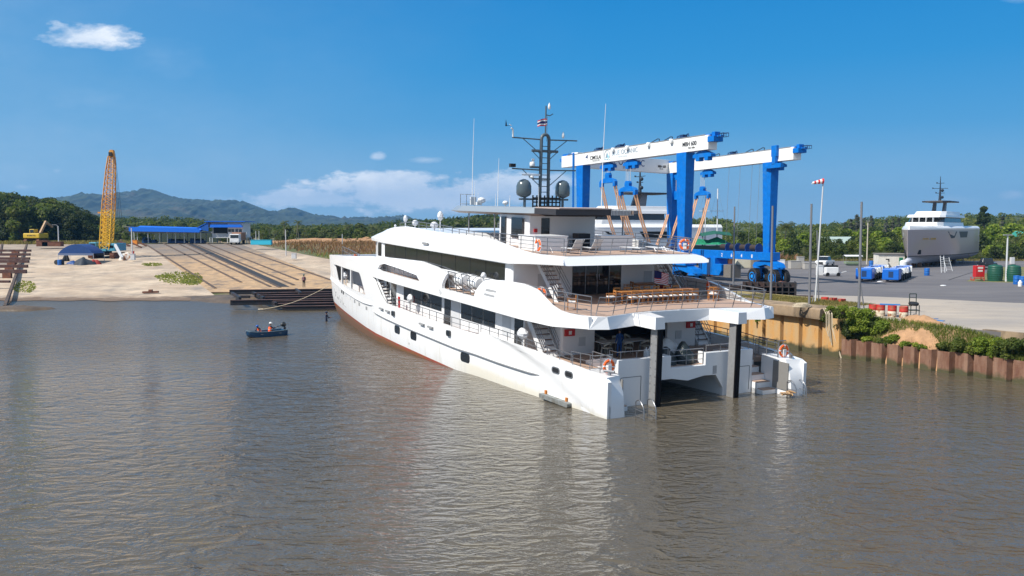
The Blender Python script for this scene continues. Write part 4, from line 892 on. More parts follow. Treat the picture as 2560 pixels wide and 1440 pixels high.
# blue end trolleys, winches on top and hose arches
for M, L in ((MA, LA), (MBm, LB)):
    mb = MB(); mb.box(L - .1, -.6, 18.75, L + .9, .6, 19.3); mb.box(L + .25, -.35, 19.3, L + .75, .35, 19.75); mb.box(L - 1.4, -.35, 19.5, L + .3, .35, 19.6); mb.box(L + .9, -.2, 19.2, L + 1.6, .2, 19.35); mb.build('end_bracket', BLUE, lift, M=M, bevel=.02)
    mb = MB()
    for y in (-.3, .3): mb.tube([(L + 1.3, y, 19.15), (L + 2.1, y, 19.15)], .03); mb.tube([(L + 1.3, y, 19.5), (L + 2.1, y, 19.5)], .03)
    for x in (1.3, 1.7, 2.1): mb.tube([(L + x, -.3, 19.15), (L + x, -.3, 19.5)], .03); mb.tube([(L + x, .3, 19.15), (L + x, .3, 19.5)], .03)
    mb.tube([(L + 1.3, -.3, 19.5), (L + 2.1, .3, 19.5)], .05); mb.build('end_cage', mat('dark_blue_steel', (.01, .04, .12), .5), lift, M=M)
    mb = MB(); mb.box(-.6, -.5, 18.8, .1, .5, 19.2); mb.box(.1, -.45, 19.5, 1.6, .45, 19.75); mb.tube([(-1.4, 0, 19.2), (-.6, 0, 19.1)], .1); mb.build('end_bracket', BLUE, lift, M=M, bevel=.02)
    for f in (.28, .44, .84) if M is MA else (.30, .55):
        mb = MB(); x = L * f; mb.box(x - .8, -.35, 19.55, x + .8, .35, 19.68); mb.box(x - .25, -.3, 19.68, x + .3, .3, 19.95); mb.tube([(x - .9, 0, 19.6), (x - 1.1, 0, 19.85), (x - .6, 0, 19.9), (x - .2, 0, 19.8)], .06); mb.tube([(x + .2, 0, 19.8), (x + .8, 0, 20.0), (x + 1.0, 0, 19.6)], .06)
        mb.build('top_trolley', mat('dark_blue_steel', (.01, .04, .12), .5), lift, M=M)
    mb = MB()
    for f in (.36, .62, .7): x = L * f; mb.tube([(x, .3, 19.5), (x + .4, .3, 19.7), (x + 1.6, .3, 20.0), (x + 1.9, .3, 19.95), (x + 1.9, .3, 19.6)], .05)
    mb.build('hose_arches', BLACK, lift, M=M)
def column(M, x, name='column', ztop=18.0, zbot=7.0, a=1.7, b=1.15, side=1):
    mb = MB(); mb.loft([[(x - a / 2, -b / 2, ztop), (x + a / 2, -b / 2, ztop), (x + a / 2, b / 2, ztop), (x - a / 2, b / 2, ztop)], [(x - a * .33, -b * .42, zbot), (x + a * .33, -b * .42, zbot), (x + a * .33, b * .42, zbot), (x - a * .33, b * .42, zbot)]])
    return mb.build(name, BLUE, lift, M=M, bevel=.02)
cA = [LA * fx(TL0, TL1, 1458), LA * fx(TL0, TL1, 1714)]; cB = [LB * fx(TB0, TB1, 1671) + .8, LB * fx(TB0, TB1, 1927)]
for M, cs in ((MA, cA), (MBm, cB)):
    for x in cs: column(M, x)
    mb = MB(); mb.box(cs[0] - 1.6, -.75, 6.0, cs[1] + 1.2, .75, 7.0); bo = mb.build('side_frame_beam', BLUE, lift, M=M, bevel=.03)
    mb = MB(); xm = (LB * fx(TB0, TB1, 1797) if M is MBm else cs[0] + (cs[1] - cs[0]) * .28); mb.prism([(xm - 3.0, 3.7), (xm + 1.8, 3.7), (xm + 2.4, 4.3), (xm + 2.4, 5.2), (xm + .9, 5.2), (xm + .9, 6.0), (xm - 3.0, 6.0)], -1.0, 1.0, 1); eb = mb.build('engine_housing', BLUE, lift, M=M, bevel=.03)
    mb = MB(); mb.box(xm + 2.6, -.8, 3.5, xm + 4.2, .8, 5.2); mb.build('hydraulic_tank', mat('dirty_grey', (.16, .145, .125), .7, var=.2), lift, M=M, bevel=.03)
    mb = MB(); mb.box(xm - .9, -1.04, 3.75, xm - .1, -1.003, 6.0); mb.box(xm + .2, -1.02, 4.0, xm + .25, -1.002, 5.8); mb.build('housing_door', mat('dark_blue_steel', (.01, .04, .12), .5), eb, M=M)
    for i in range(4):
        x = cs[1] - 1.9 - i * 2.15
        mb = MB(); mb.tube([(x - 1.55, 0, 7.5), (x - .1, 0, 7.5)], .40, 16); mb.build('winch_drum', mat('rope_drum', (.035, .022, .018), .7, var=.3, vscale=9, stretch=(8, 1, 1)), lift, M=M, smooth=40)
        mb = MB(); mb.tube([(x - .14, 0, 7.5), (x - .04, 0, 7.5)], .56, 18); mb.box(x - .2, -.5, 7.0, x + .02, .5, 7.25); mb.build('drum_flange', mat('flange_blue', (.008, .04, .17), .45), lift, M=M, smooth=40)
    for q, x in enumerate(cs):
        mb = MB(); mb.prism([(x - 2.6, 5.2), (x - 2.2, 5.7), (x - .6, 6.05), (x + .6, 6.05), (x + 2.2, 5.7), (x + 2.6, 5.2), (x + 1.2, 5.25), (x, 5.5), (x - 1.2, 5.25)], -.55, .55, 1)
        for sx in (-1.9, 1.9): mb.lathe([(.75, 5.0), (.75, 5.15), (.35, 5.3)], 14, Matrix.Translation((x + sx, 0, 0))); mb.box(x + sx - .3, -.25, 3.95, x + sx + .3, .25, 5.05)
        mb.build('bogie', BLUE, lift, M=M, bevel=.02)
        for sx in (-1.9, 1.9):
            for sy in (-.72, .72):
                TMy = Matrix.Translation((x + sx, sy, 3.97)) @ Matrix.Rotation(R(90), 4, 'X'); mb = MB()
                mb.lathe([(.50, -.34), (.86, -.34), (.95, -.26), (.97, 0), (.95, .26), (.86, .34), (.50, .34)], 28, TMy)
                for j in range(28): a = 6.28318 * j / 28; mb.cbox((0, 0, 0), (.07, .1, .62), TMy @ Matrix.Rotation(a, 4, 'Z') @ Matrix.Translation((.96, 0, 0)) @ Matrix.Rotation(.3, 4, 'X'))
                wo = mb.build('wheel', BLACK, lift, M=M, smooth=30); mb = MB(); mb.lathe([(.48, -.3), (.56, .355), (.47, .36), (.44, .16), (.24, .14), (.22, .38), (.0, .40)], 20, TMy); mb.build('rim', mat('rim_blue', (.01, .26, .75), .5, spec=.3), wo, M=M, smooth=30)
            mb = MB(); mb.tube([(x + sx + .35, -1.15, 3.3), (x + sx + .35, -1.15, 4.4), (x + sx + .9, -1.15, 4.4), (x + sx + .9, -1.15, 3.3), (x + sx + .35, -1.15, 3.3)], .03); mb.build('wheel_guard', BLUE, lift, M=M)
for i, ch in enumerate('2648'): text(ch, 'drum_number', .62, MBm @ Matrix.Translation((cB[1] - 9.0 + i * 2.15, -.76, 6.25)) @ Matrix.Rotation(R(90), 4, 'X'), WHITE2, lift, .005, bold=.01)
# lettering on the beams
def btxt(M, s, x, z, size, m_, y=-.60, bold=0, name='beam_lettering'): return text(s, name, size, M @ Matrix.Translation((x, y, z)) @ Matrix.Rotation(R(90), 4, 'X'), m_, lift, .006, bold=bold)
def bx(xp): return LA * fx(TL0, TL1, xp)
btxt(MA, 'MBH 600', bx(1717), 18.62, .62, INK, bold=.012); btxt(MA, 'MAX 600t', bx(1731), 18.3, .27, INK)
btxt(MA, 'CIMOLAI', bx(1485), 18.52, .66, INK, bold=.006); btxt(MA, 'TECHNOLOGY', bx(1491), 18.26, .26, GREY)
btxt(MA, 'BLUE', bx(1539), 18.72, .78, INKG); btxt(MA, 'OCEANIC', bx(1563), 18.72, .78, mat('sign_slate', (.22, .30, .38), .6)); btxt(MA, 'S H I P Y A R D', bx(1556), 18.36, .28, INKG)
xc = bx(1528); mb = MB(); mb.tube([(xc + .62 * math.cos(a), -.60, 18.78 + .62 * math.sin(a)) for a in np.linspace(-.5, 3.9, 26)], .028, 4); mb.build('sailboat_logo', mat('sign_slate', (.22, .30, .38), .6), lift, M=MA)
mb = MB(); mb.add([(xc - .38, -.602, 18.5), (xc + .02, -.602, 18.56), (xc + .02, -.602, 19.2), (xc - .02, -.602, 19.2)], [(0, 1, 2, 3)]); mb.build('sailboat_logo', mat('sign_slate', (.22, .30, .38), .6), lift, M=MA); mb = MB(); mb.add([(xc + .08, -.602, 18.5), (xc + .45, -.602, 18.56), (xc + .10, -.602, 19.05)], [(0, 1, 2)]); mb.tube([(xc - .6 + i * .1, -.60, 18.34 + .06 * math.sin(i * .9)) for i in range(14)], .03, 4); mb.build('sailboat_logo', INKC, lift, M=MA)
xq = bx(1475); mb = MB(); mb.add([(xq - .15, -.602, 18.9), (xq + .4, -.602, 18.75), (xq + .4, -.602, 19.25)], [(0, 1, 2)]); mb.build('triangle_logo', INKB, lift, M=MA); mb = MB(); mb.add([(xq - .2, -.602, 18.8), (xq + .38, -.602, 18.62), (xq + .38, -.602, 18.35)], [(0, 1, 2)]); mb.build('triangle_logo', LGREY, lift, M=MA)
btxt(MC, 'BLUE', 4.9, 18.72, 1.3, INKB, y=-.57); btxt(MC, 'OCEANIC', 8.2, 18.72, 1.3, INKB, y=-.57); btxt(MC, 'S H I P Y A R D', 9.2, 18.25, .42, INKB, y=-.57); btxt(MC, 'MBH 600', LC - 3.1, 18.75, .50, INK, y=-.57, bold=.01); btxt(MC, 'MAX 600t', LC - 2.7, 18.5, .2, INK, y=-.57)
# upper pulley trolleys under the beams
for M, L, fs_ in ((MA, LA, (.955, .35, .52)), (MBm, LB, (.87, .05, .35))):
    for f in fs_:
        x = L * f; mb = MB(); mb.prism([(x - 1.5, 17.3), (x - 1.5, 17.6), (x - .5, 17.95), (x + .5, 17.95), (x + 1.5, 17.6), (x + 1.5, 17.3), (x + 1.0, 17.3), (x + 1.0, 16.95), (x + .4, 16.95), (x + .4, 17.3), (x - .4, 17.3), (x - .4, 16.95), (x - 1.0, 16.95), (x - 1.0, 17.3)], -.3, .3, 1); mb.build('pulley_trolley', BLUE, lift, M=M, bevel=.015)
mb = MB(); xw = LB * fx(TB0, TB1, 1950)
mb.box(xw - .5, -.95, 18.6, xw + .5, -.6, 19.9); mb.box(xw - .3, -1.0, 17.6, xw + .35, -.6, 18.6); mb.prism([(xw - 1.8, 17.4), (xw - .4, 17.75), (xw + 1.4, 17.75), (xw + 1.4, 17.2), (xw - 1.0, 17.2)], -1.0, -.6, 1); mb.build('end_pulley', BLUE, lift, M=MBm, bevel=.02)
mb = MB()
for x, z1 in ((LB * fx(TB0, TB1, 1828), 8), (LB * fx(TB0, TB1, 1856), 8), (LB * fx(TB0, TB1, 1886), 8), (LB * fx(TB0, TB1, 1905), 8)): mb.tube([(x, -.3, 18), (x - .8, -.1, z1)], .018, 4)
mb.build('hoist_rope', GREY, lift, M=MBm)
mb = MB(); x = cA[0] - 1.5
for dx in (0, .25): mb.tube([(x + dx, -.66, 19.7), (x + dx, -.66, 6.0)], .07, 6)
mb.build('cable_pipe', BLUE, lift, M=MA)
# ---- four sling blocks with their straps
STR = mat('lifting_strap', (.50, .27, .15), .85, var=.15, vscale=2)
def sling(M, L, xp, a, b, zb, ot, lab, sgn):
    f = fx(a, b, xp); P_ = a.lerp(b, f); d = (b - a).normalized(); n_ = Vector((-d.y, d.x)) * sgn     # towards the opposite beam
    if n_.x * sgn < 0: n_ = -n_
    W = Matrix.Translation((P_.x, P_.y, zb)) @ Matrix.Rotation(math.atan2(d.y, d.x), 4, 'Z')
    r = thing('sling_block', lab, 'lifting block', W, 'sling blocks hanging from the boat hoist')
    mb = MB(); mb.prism([(-1.75, -.55), (-1.75, .05), (-1.45, .3), (-.45, .52), (-.5, .85), (-.3, 1.15), (.3, 1.15), (.5, .85), (.45, .52), (1.45, .3), (1.75, .05), (1.75, -.55), (1.3, -.55), (1.3, -.1), (-1.3, -.1), (-1.3, -.55)], -.22, .22, 1); mb.build('spreader', BLUE, r, bevel=.02)
    mb = MB()
    for x in (-.22, -.07, .07, .22): mb.tube([(x * 2, 0, 1.1), (x * 2, 0, 17.1 - zb)], .035, 5)
    mb.build('hoist_rope', LGREY, r)
    iy = (W.to_3x3().inverted() @ Vector((n_.x, n_.y, 0))).y
    for x in (-1.5, 1.5):
        mb = MB()
        for dx in (-.22, .22):
            pts = []
            for i in range(13): g = i / 12 * .5; z_ = -(zb - 4.2) * (1 - abs(1 - 2 * g) ** 3.4); pts.append((x + dx, 19.0 * g * (1 if iy > 0 else -1), -.5 + z_))
            mb.loft([[(p[0] - .15, p[1], p[2]), (p[0] + .15, p[1], p[2]), (p[0] + .15, p[1] + .04, p[2]), (p[0] - .15, p[1] + .04, p[2])] for p in pts])
        mb.build('lifting_strap', STR, r)
    return r
sling(MA, LA, 1521, TL0, TL1, 15.6, 0, 'sling block hanging furthest left from the near white beam', 1)
sling(MA, LA, 1571, TL0, TL1, 14.4, 0, 'second sling block from the left, lower than its neighbour', 1)
sling(MBm, LB, 1692, TB0, TB1, 14.2, 0, 'sling block half hidden behind the middle blue column', -1)
sling(MBm, LB, 1757, TB0, TB1, 14.6, 0, 'sling block to the right of the middle blue column', -1)
# ============================================================ YACHTS AND BOATS ASHORE
SILV = mat('silver_lilac_hull', (.44, .375, .385), .28, metal=.2, coat=.5, var=.03); ANTI = mat('grey_antifouling', (.44, .44, .49), .7, var=.1)
def motoryacht(M, L, bw, name, label, hullm, zk=0.5, sheer=6.2):
    """x forward, keel blocks at z 0"""
    r = thing(name, label, 'yacht', M); H = sheer
    def half(s, z):
        f = s / L; w_ = bw / 2 * min(1, (1 - max(0, (f - .55) / .45) ** 2.2)) * (.94 if f < .1 else 1)
        if z < 1.9: w_ *= max(.02, ((z - zk) / (1.9 - zk)) ** .5 * (1 - .55 * sm((f - .6) / .35)))
        w_ *= 1 - .34 * (1 - min(1, (z - 1.9) / 4.2)) ** 1.3 * sm((f - .5) / .4) if z >= 1.9 else .66 + .34 * (1 - sm((f - .5) / .4))
        return max(.03, w_)
    for nm, zs, m_ in (('hull_bottom', [zk, .8, 1.2, 1.6, 2.0], ANTI), ('hull', [2.0, 2.12, 3.2, 4.4, H - .6, H], hullm)):
        mb = MB(); secs = []
        for s in list(np.linspace(0, L * .8, 14)) + list(np.linspace(L * .82, L, 10)):
            zz_ = [max(z, zk + max(0, (s / L - .8)) * 2.2) if nm == 'hull_bottom' else z for z in zs]
            secs.append([(s + (z - 2) * .12 * sm((s / L - .8) * 5), half(s, z), z) for z in zz_] + [(s + (z - 2) * .12 * sm((s / L - .8) * 5), -half(s, z), z) for z in reversed(zz_)])
        mb.loft(secs); mb.build(nm, m_, r, smooth=40)
    mb = MB(); mb.loft([[(s, half(s, 2.05) + .02, 1.98), (s, half(s, 2.05) + .02, 2.12), (s, -half(s, 2.05) - .02, 2.12), (s, -half(s, 2.05) - .02, 1.98)] for s in np.linspace(0, L, 20)]); mb.build('boot_stripe', BLACK, r)
    mb = MB(); mb.loft([[(s * .995, half(s, H) * k_, H + z_) for k_, z_ in ((1.0, 0), (1.01, .25), (.93, .62), (.86, .7))] + [(s * .995, -half(s, H) * k_, H + z_) for k_, z_ in ((.86, .7), (.93, .62), (1.01, .25), (1.0, 0))] for s in np.linspace(0, L * .995, 24)]); mb.build('white_bulwark', WHITE, r, smooth=35)
    def deckhouse(s0, s1, w0, z0, z1, rake_, nm, m_):
        mb = MB(); pl = [(s0, w0), (s1 - 2.6, w0), (s1 - .9, w0 * .8), (s1, w0 * .35), (s1, -w0 * .35), (s1 - .9, -w0 * .8), (s1 - 2.6, -w0), (s0, -w0)]
        mb.loft([[(a, b, z0) for a, b in pl], [(a - (rake_ if a > s0 else 0), b * .95, z1) for a, b in pl]]); return mb.build(nm, m_, r, bevel=.05)
    deckhouse(L * .30, L * .80, bw * .40, H + .4, H + 1.35, .3, 'deckhouse', WHITE); deckhouse(L * .34, L * .76, bw * .37, H + 1.35, H + 2.25, 1.1, 'bridge_windows', DGLASS)
    deckhouse(L * .28, L * .765, bw * .40, H + 2.25, H + 2.75, .45, 'bridge_roof', WHITE); deckhouse(L * .32, L * .69, bw * .33, H + 2.75, H + 3.4, 1.0, 'sundeck_coaming', WHITE)
    mb = MB()
    for y in (-1.6, -.5, .6, 1.7): mb.box(L * .745, y * bw / 8 - .03, H + 1.38, L * .765, y * bw / 8 + .03, H + 2.2)
    mb.build('window_wipers', WHITE2, r)
    mb = MB()
    for sy in (-1, 1): mb.prism([(L * .42, H + 2.9), (L * .47, H + 2.9), (L * .44, H + 5.2), (L * .41, H + 5.2)], sy * .9 - .2, sy * .9 + .2, 1)
    mb.build('hardtop_struts', GREYS, r); mb = MB(); mb.prism([(L * .30, bw * .28), (L * .50, bw * .30), (L * .55, bw * .18), (L * .55, -bw * .18), (L * .50, -bw * .30), (L * .30, -bw * .28)], H + 5.2, H + 5.45); mb.build('hardtop', HTD, r, bevel=.05)
    mb = MB(); x = L * .43; mb.tube([(x, 0, H + 5.4), (x, 0, H + 7.4), (x, 0, H + 10.2)], [.28, .15, .05], 8)
    for z_, w_ in ((7.0, .8), (7.9, 1.4), (8.9, .7)): mb.tube([(x, -w_, H + z_), (x, w_, H + z_)], .05, 6); mb.box(x - .1, -w_, H + z_, x + .1, -w_ + .2, H + z_ + .2)
    for z_ in (6.2, 7.5): mb.ball((x, .4, H + z_), .3, 8)
    mb.build('mast', mat('dark_mast', (.02, .03, .045), .5), r)
    for sy in (1, -1):
        for pl_ in ([(.60, H - 1.5), (.645, H - 1.6), (.70, H - .35), (.56, H - .35)], [(.34, H - 1.5), (.48, H - 1.5), (.51, H - .35), (.32, H - .35)]):
            mb = MB(); mb.loft([[(f_ * L, sy * (half(f_ * L, z_) + d_), z_) for f_, z_ in pl_] for d_ in (-.04, .03)]); mb.build('hull_window', mat('hull_window_glass', (.012, .012, .012), .35, spec=.25), r)
    return r, half
fw = Vector((-math.sin(R(39)), -math.cos(R(39)), 0)); bowp = gnd(2278, 669, 3.0)
Lr = 37.0; org = bowp - fw * (Lr - 2.5); org.z = 3.0
ry, hf = motoryacht(Matrix.Translation(org) @ Matrix.Rotation(math.atan2(fw.y, fw.x), 4, 'Z'), Lr, 8.5, 'motor_yacht', 'silver-lilac hulled motor yacht propped on stands at the right of the yard', SILV, sheer=6.7)
mb = MB(); mb.ball((Lr - .6, 0, 1.15), .75, 14, (1.9, .8, .85)); mb.build('bulbous_bow', ANTI, ry, smooth=60)
for sy in (1, -1):
    mb = MB(); mb.cbox((0, 0, 0), (.9, .12, .75), Matrix.Translation((Lr * .925, sy * (hf(Lr * .925, 2.9) + .0), 2.75)) @ Matrix.Rotation(-sy * .75, 4, 'Z')); mb.build('anchor_pocket', BLACK, ry)
GOLD = mat('gold_letters', (.75, .48, .12), .35, metal=.6)
for sy, m_ in ((1, GOLD), (-1, INK)):
    mb = MB()
    for i in range(8):
        s = Lr * .905 - i * .42 - (.5 if i > 3 else 0); y = hf(s, 5.0) + .03; mb.box(s, sy * y - .04, 4.95, s + .26, sy * y + .04, 5.22)
    mb.build('name_lettering', m_, ry)
mb = MB()
for s in (5, 12, 19, 26, 31):
    for y in (-.5, .5): mb.box(s - .4, y - .3, 0, s + .4, y + .3, .55 + (.25 if s > 30 else 0))
o = mb.build('keel_block', mat('keel_timber', (.16, .09, .05), .9, var=.2), ry)
mb = MB()
for s in (8, 14, 20, 25): 
    for y in (-2.6, 2.6): mb.tube([(s, y * 1.1, 0), (s, y, 1.5)], .09, 6); mb.tube([(s + .5, y * 1.3, 0), (s, y, 1.4)], .05, 6)
mb.build('support_stand', GREY, ry)
def ladder(a, b, w_, name, lab, m_=LGREY, n_=9):
    a, b = Vector(a), Vector(b); d = (b - a); side_ = Vector((d.y, -d.x, 0)).normalized() * w_ / 2 if abs(d.x) + abs(d.y) > .01 else Vector((w_ / 2, 0, 0)); mb = MB()
    for s_ in (-1, 1): mb.tube([a + side_ * s_, b + side_ * s_], .035, 5)
    for i in range(1, n_): q = a.lerp(b, i / n_); mb.tube([q - side_, q + side_], .025, 5)
    o = mb.build(name, m_); return tag(o, lab, 'ladder')
p_ = gnd(2358, 682, 3.0); ladder(p_, p_ + Vector((.8, 2.2, 2.6)), .5, 'ladder', 'pale ladder leaning against the middle of the silver yacht'); p_ = gnd(2374, 678, 3.0); ladder(p_, p_ + Vector((.1, 1.5, 2.2)), .9, 'ladder', 'wide step ladder under the silver yacht')
p_ = gnd(2441, 660, 3.0); ladder(p_, p_ + Vector((-2.2, 1.0, 3.2)), .6, 'ladder', 'wooden ladder leaning at the stern of the silver yacht', mat('timber', (.42, .28, .15), .8))
fw2 = Vector((-.9, -.43, 0)).normalized(); o2 = Vector((34.0, 152, 3.0)); r2, _ = motoryacht(Matrix.Translation(o2) @ Matrix.Rotation(math.atan2(fw2.y, fw2.x), 4, 'Z') @ Matrix.Scale(1.1, 4), 30, 7.2, 'motor_yacht', 'white motor yacht with dark windows standing behind the boat hoist slings', WHITE, sheer=6.2)
# sailing boat with green tarpaulins
sbp = gnd(1776, 645, 3.0); sb = thing('sailing_boat', 'dark hulled sailing boat under green tarpaulins with two bare white masts', 'sailing boat', Matrix.Translation(((1776 - 1280) / FPX * 128, 128, 5.3)) @ Matrix.Scale(.92, 4))
mb = MB(); mb.loft([[(x, w_, 2.3 + abs(x) * .04), (x, w_ * .9, 1.0), (x, 0, .5), (x, -w_ * .9, 1.0), (x, -w_, 2.3 + abs(x) * .04)] for x, w_ in ((-5, .7), (-3, 1.4), (0, 1.7), (3, 1.1), (5.4, .1))]); mb.build('hull', mat('teal_black_hull', (.012, .03, .03), .4), sb, smooth=40)
mb = MB()
for x in (-3, 0, 3): mb.box(x - .3, -.8, -2.5, x + .3, .8, .9)
mb.build('boat_stand', RUST, sb)
GT = mat('green_tarp', (.01, .22, .11), .7, var=.3, vscale=1.2)
mb = MB(); mb.prism([(-1.5, 1.5), (2.0, 1.5), (1.2, 3.2), (-.8, 2.7)], 1.0, 3.3, 0) if False else None
mb.loft([[(x, -1.3, 2.5), (x, -.2, h_), (x, .2, h_), (x, 1.3, 2.5)] for x, h_ in ((-2.6, 3.5), (-.4, 3.2), (1.0, 3.7), (2.6, 3.0))]); mb.build('tarpaulin', GT, sb)
mb = MB(); mb.loft([[(x, -1.5, h_ - .5), (x, 0, h_), (x, 1.5, h_ - .5)] for x, h_ in ((-1.8, 4.3), (.5, 4.7), (3.0, 4.4))], closed=False); mb.build('tarpaulin', mat('dark_green_tarp', (.008, .09, .06), .7), sb)
for x, h_ in ((-.9, 11.5), (1.0, 11.3)):
    mb = MB(); mb.tube([(x, 0, 2.3), (x, 0, h_)], .09, 8); mb.tube([(x - 1.0, 0, 7.8), (x + 1.0, 0, 7.8)], .04); mo_ = mb.build('mast', WHITE2, sb); mb = MB()
    for q in (-2.2, 2.2): mb.tube([(x + q, 0, 2.4), (x, 0, h_)], .012, 4)
    mb.build('rigging', GREY, mo_)
# ============================================================ LOOSE THINGS IN THE YARD (ground at z = 3)
YZ = 3.0
def yg(x, y, z=YZ): p = gnd(x, y, z); return p
POLE = mat('galvanised_pole', (.22, .22, .23), .55, metal=.4, var=.1)
def pole(x, ybase, ytop, label, r_=.11, z0=YZ + .6, name='steel_pole', m_=POLE, dx=0.0, group='bare steel poles along the dock'):
    p_ = yg(x, ybase, z0); h = (CAMH + (HOR - ytop) / FPX * p_.y) - z0; o = thing(name, label, 'pole', Matrix.Translation(p_), group)
    mb = MB(); mb.tube([(0, 0, 0), (dx * .5, 0, h * .5), (dx, 0, h)], [r_, r_ * .95, r_ * .8], 10); mb.build('shaft', m_, o, smooth=50); mb = MB(); mb.box(-.25, -.25, -.02, .25, .25, .06); mb.build('base_plate', m_, o); return o, h
pole(1927, 752, 515, 'bare steel pole standing in front of the right blue column'); pole(2023, 762, 510, 'bare steel pole just left of the windsock'); pole(2147, 772, 505, 'bare steel pole right of the windsock above the bushes')
pole(1833, 722, 517, 'bare steel pole before the blue engine housing of the hoist', z0=YZ); pole(1755, 690, 520, 'bare steel pole rising behind the upper deck rail of the big yacht', z0=YZ); pole(1496, 660, 538, 'thin steel pole behind the flybridge of the big yacht', r_=.07, z0=YZ)
mb = MB(); p_ = yg(2160, 770, 3.4); mb.tube([p_ + Vector((0, 0, 0)), p_ + Vector((-.5, .2, 3.4))], .06, 6); o = mb.build('pole_brace', POLE); tag(o, 'short slanting strut bracing the pole right of the windsock', 'strut')
ws, wh = pole(2038, 757, 452, 'tall pale mast carrying a red and white windsock', r_=.07, name='windsock_mast', m_=LGREY, dx=.45, group=None); ws['category'] = 'windsock'
mb = MB(); secs = []
WSR = mat('windsock_red', (.55, .03, .03), .8); 
mb.mi = 0
for i in range(7):
    x = .45 - .16 * i; z_ = wh - .05 - .03 * i; r_ = .24 - .024 * i; secs.append([(x, r_ * math.cos(a), z_ + r_ * math.sin(a)) for a in np.linspace(0, 6.283, 11)[:-1]])
for i in range(6): mb.mi = i % 2; mb.loft([secs[i], secs[i + 1]], cap=False)
mb.build('windsock', [WSR, WHITE2], ws)
mb = MB(); p0 = yg(2050, 757, 3.6)
for dx in (.55,): 
    for h_ in (0,): mb.tube([p0 + Vector((0, .3, 0)), p0 + Vector((-.3, .3, 6.2))], .05, 6)
mb.tube([p0 + Vector((-.6, .2, 0)), p0 + Vector((-.1, .3, 2.4))], .04, 5); mb.build('windsock_brace', POLE); tag(bpy.data.objects['windsock_brace'], 'grey steel braces at the foot of the windsock mast', 'strut')
# drums
RW = bpy.data.materials.new('red_white_drum'); RW.use_nodes = True; k = NT(RW.node_tree); p = k.n['Principled BSDF']; tc_ = k.node('ShaderNodeTexCoord'); z_ = k.node('ShaderNodeSeparateXYZ', inp={0: tc_.outputs['Object']}).outputs[2]
c1 = k.mix(k.math('GREATER_THAN', z_, .46), (.62, .55, .42), (.45, .02, .015)); c1 = k.mix(k.maprange(k.noise(tc_.outputs['Object'], 3.0, 5, .7), .48, .6), c1, (.26, .10, .04)); k.l.new(c1, p.inputs['Base Color']); p.inputs['Roughness'].default_value = .6
def drum(m_, label, name='oil_drum', r_=.30, h=.88):
    o = thing(name, label, 'drum'); mb = MB(); mb.lathe([(r_ * .96, 0), (r_, .02), (r_, .28), (r_ * 1.03, .30), (r_, .32), (r_, .56), (r_ * 1.03, .58), (r_, .60), (r_, h - .02), (r_ * .96, h), (r_ * .93, h - .03), (.0, h - .03)], 20); b_ = mb.build('shell', m_, o, smooth=30); return o
d0 = drum(RW, '')
ps = [(2062, 768, 'leftmost red and white drum, brightest, near the foot of the windsock'), (2083, 770, 'faded rusty drum, second from the left near the windsock'), (2104, 773, 'red and white drum third from the left, partly behind the weeds'), (2182, 789, 'rusty red and white drum at the left end of the plank table'), (2201, 790, 'rustiest drum under the left end of the blue plank'), (2230, 792, 'red and white drum under the middle of the blue plank'), (2259, 795, 'red and white drum nearest the wheeled frame')]
spawn(d0, [(Matrix.Translation(yg(x, y, 3.02)) @ Matrix.Rotation(i * 1.7, 4, 'Z') @ Matrix.Diagonal((1.12, 1.12, 1.02, 1)), l) for i, (x, y, l) in enumerate(ps)], 'red and white drums along the yard edge')
a = yg(2205, 789, 3.02); b = yg(2240, 791, 3.02); mb = MB(); mb.bar(a + Vector((-.2, 0, .92)), b + Vector((.3, 0, .92)), .7, .06); tag(mb.build('blue_plank', mat('blue_board', (.03, .16, .42), .6)), 'blue board lying across the rusty drums', 'board')
a = yg(2238, 791, 3.02); b = yg(2264, 794, 3.02); mb = MB(); mb.bar(a + Vector((.2, 0, .90)), b + Vector((.4, 0, .92)), .25, .04); tag(mb.build('dark_plank', RUST), 'narrow dark plank reaching over the right hand drum', 'board')
# wheeled frame with a tyre
p_ = yg(2286, 797, 3.02); o = thing('wheeled_frame', 'dark steel frame trolley with an upright back beside the right hand drum', 'trolley', Matrix.Translation(p_)); mb = MB()
for x in (-.3, .35): mb.tube([(x, 0, 0), (x, 0, 1.05)], .035); mb.tube([(x, .5, 0), (x, .5, 1.0)], .035); mb.tube([(x * .8, .4, 1.0), (x * .8, .4, 1.9)], .035)
mb.tube([(-.24, .4, 1.9), (.28, .4, 1.9)], .035); mb.box(-.35, -.05, .62, .4, .5, .68); mb.tube([(-.24, .4, 1.6), (.28, .4, 1.6)], .02); mb.build('frame', mat('black_green_frame', (.015, .03, .025), .6), o)
mb = MB(); mb.lathe([(.2, -.08), (.36, -.08), (.38, 0), (.36, .08), (.2, .08)], 16, Matrix.Translation((0, .2, 1.15)) @ Matrix.Rotation(.2, 4, 'X')); mb.build('tyre', BLACK, o, smooth=40); mb = MB(); mb.lathe([(.03, -.05), (.2, -.05), (.2, .05), (.03, .05)], 12, Matrix.Translation((.1, .1, .2)) @ Matrix.Rotation(R(90), 4, 'X')); mb.build('wheel', GREY, o)
a = yg(2315, 799, 3.03); mb = MB(); mb.bar(a, yg(2360, 803, 3.03), .3, .08); mb.bar(a + Vector((0, .3, 0)), yg(2345, 797, 3.03), .1, .06); tag(mb.build('blue_pipe_bundle', mat('blue_board', (.03, .16, .42), .6)), 'flat blue pipes lying on the pale concrete right of the frame trolley', 'pipes')
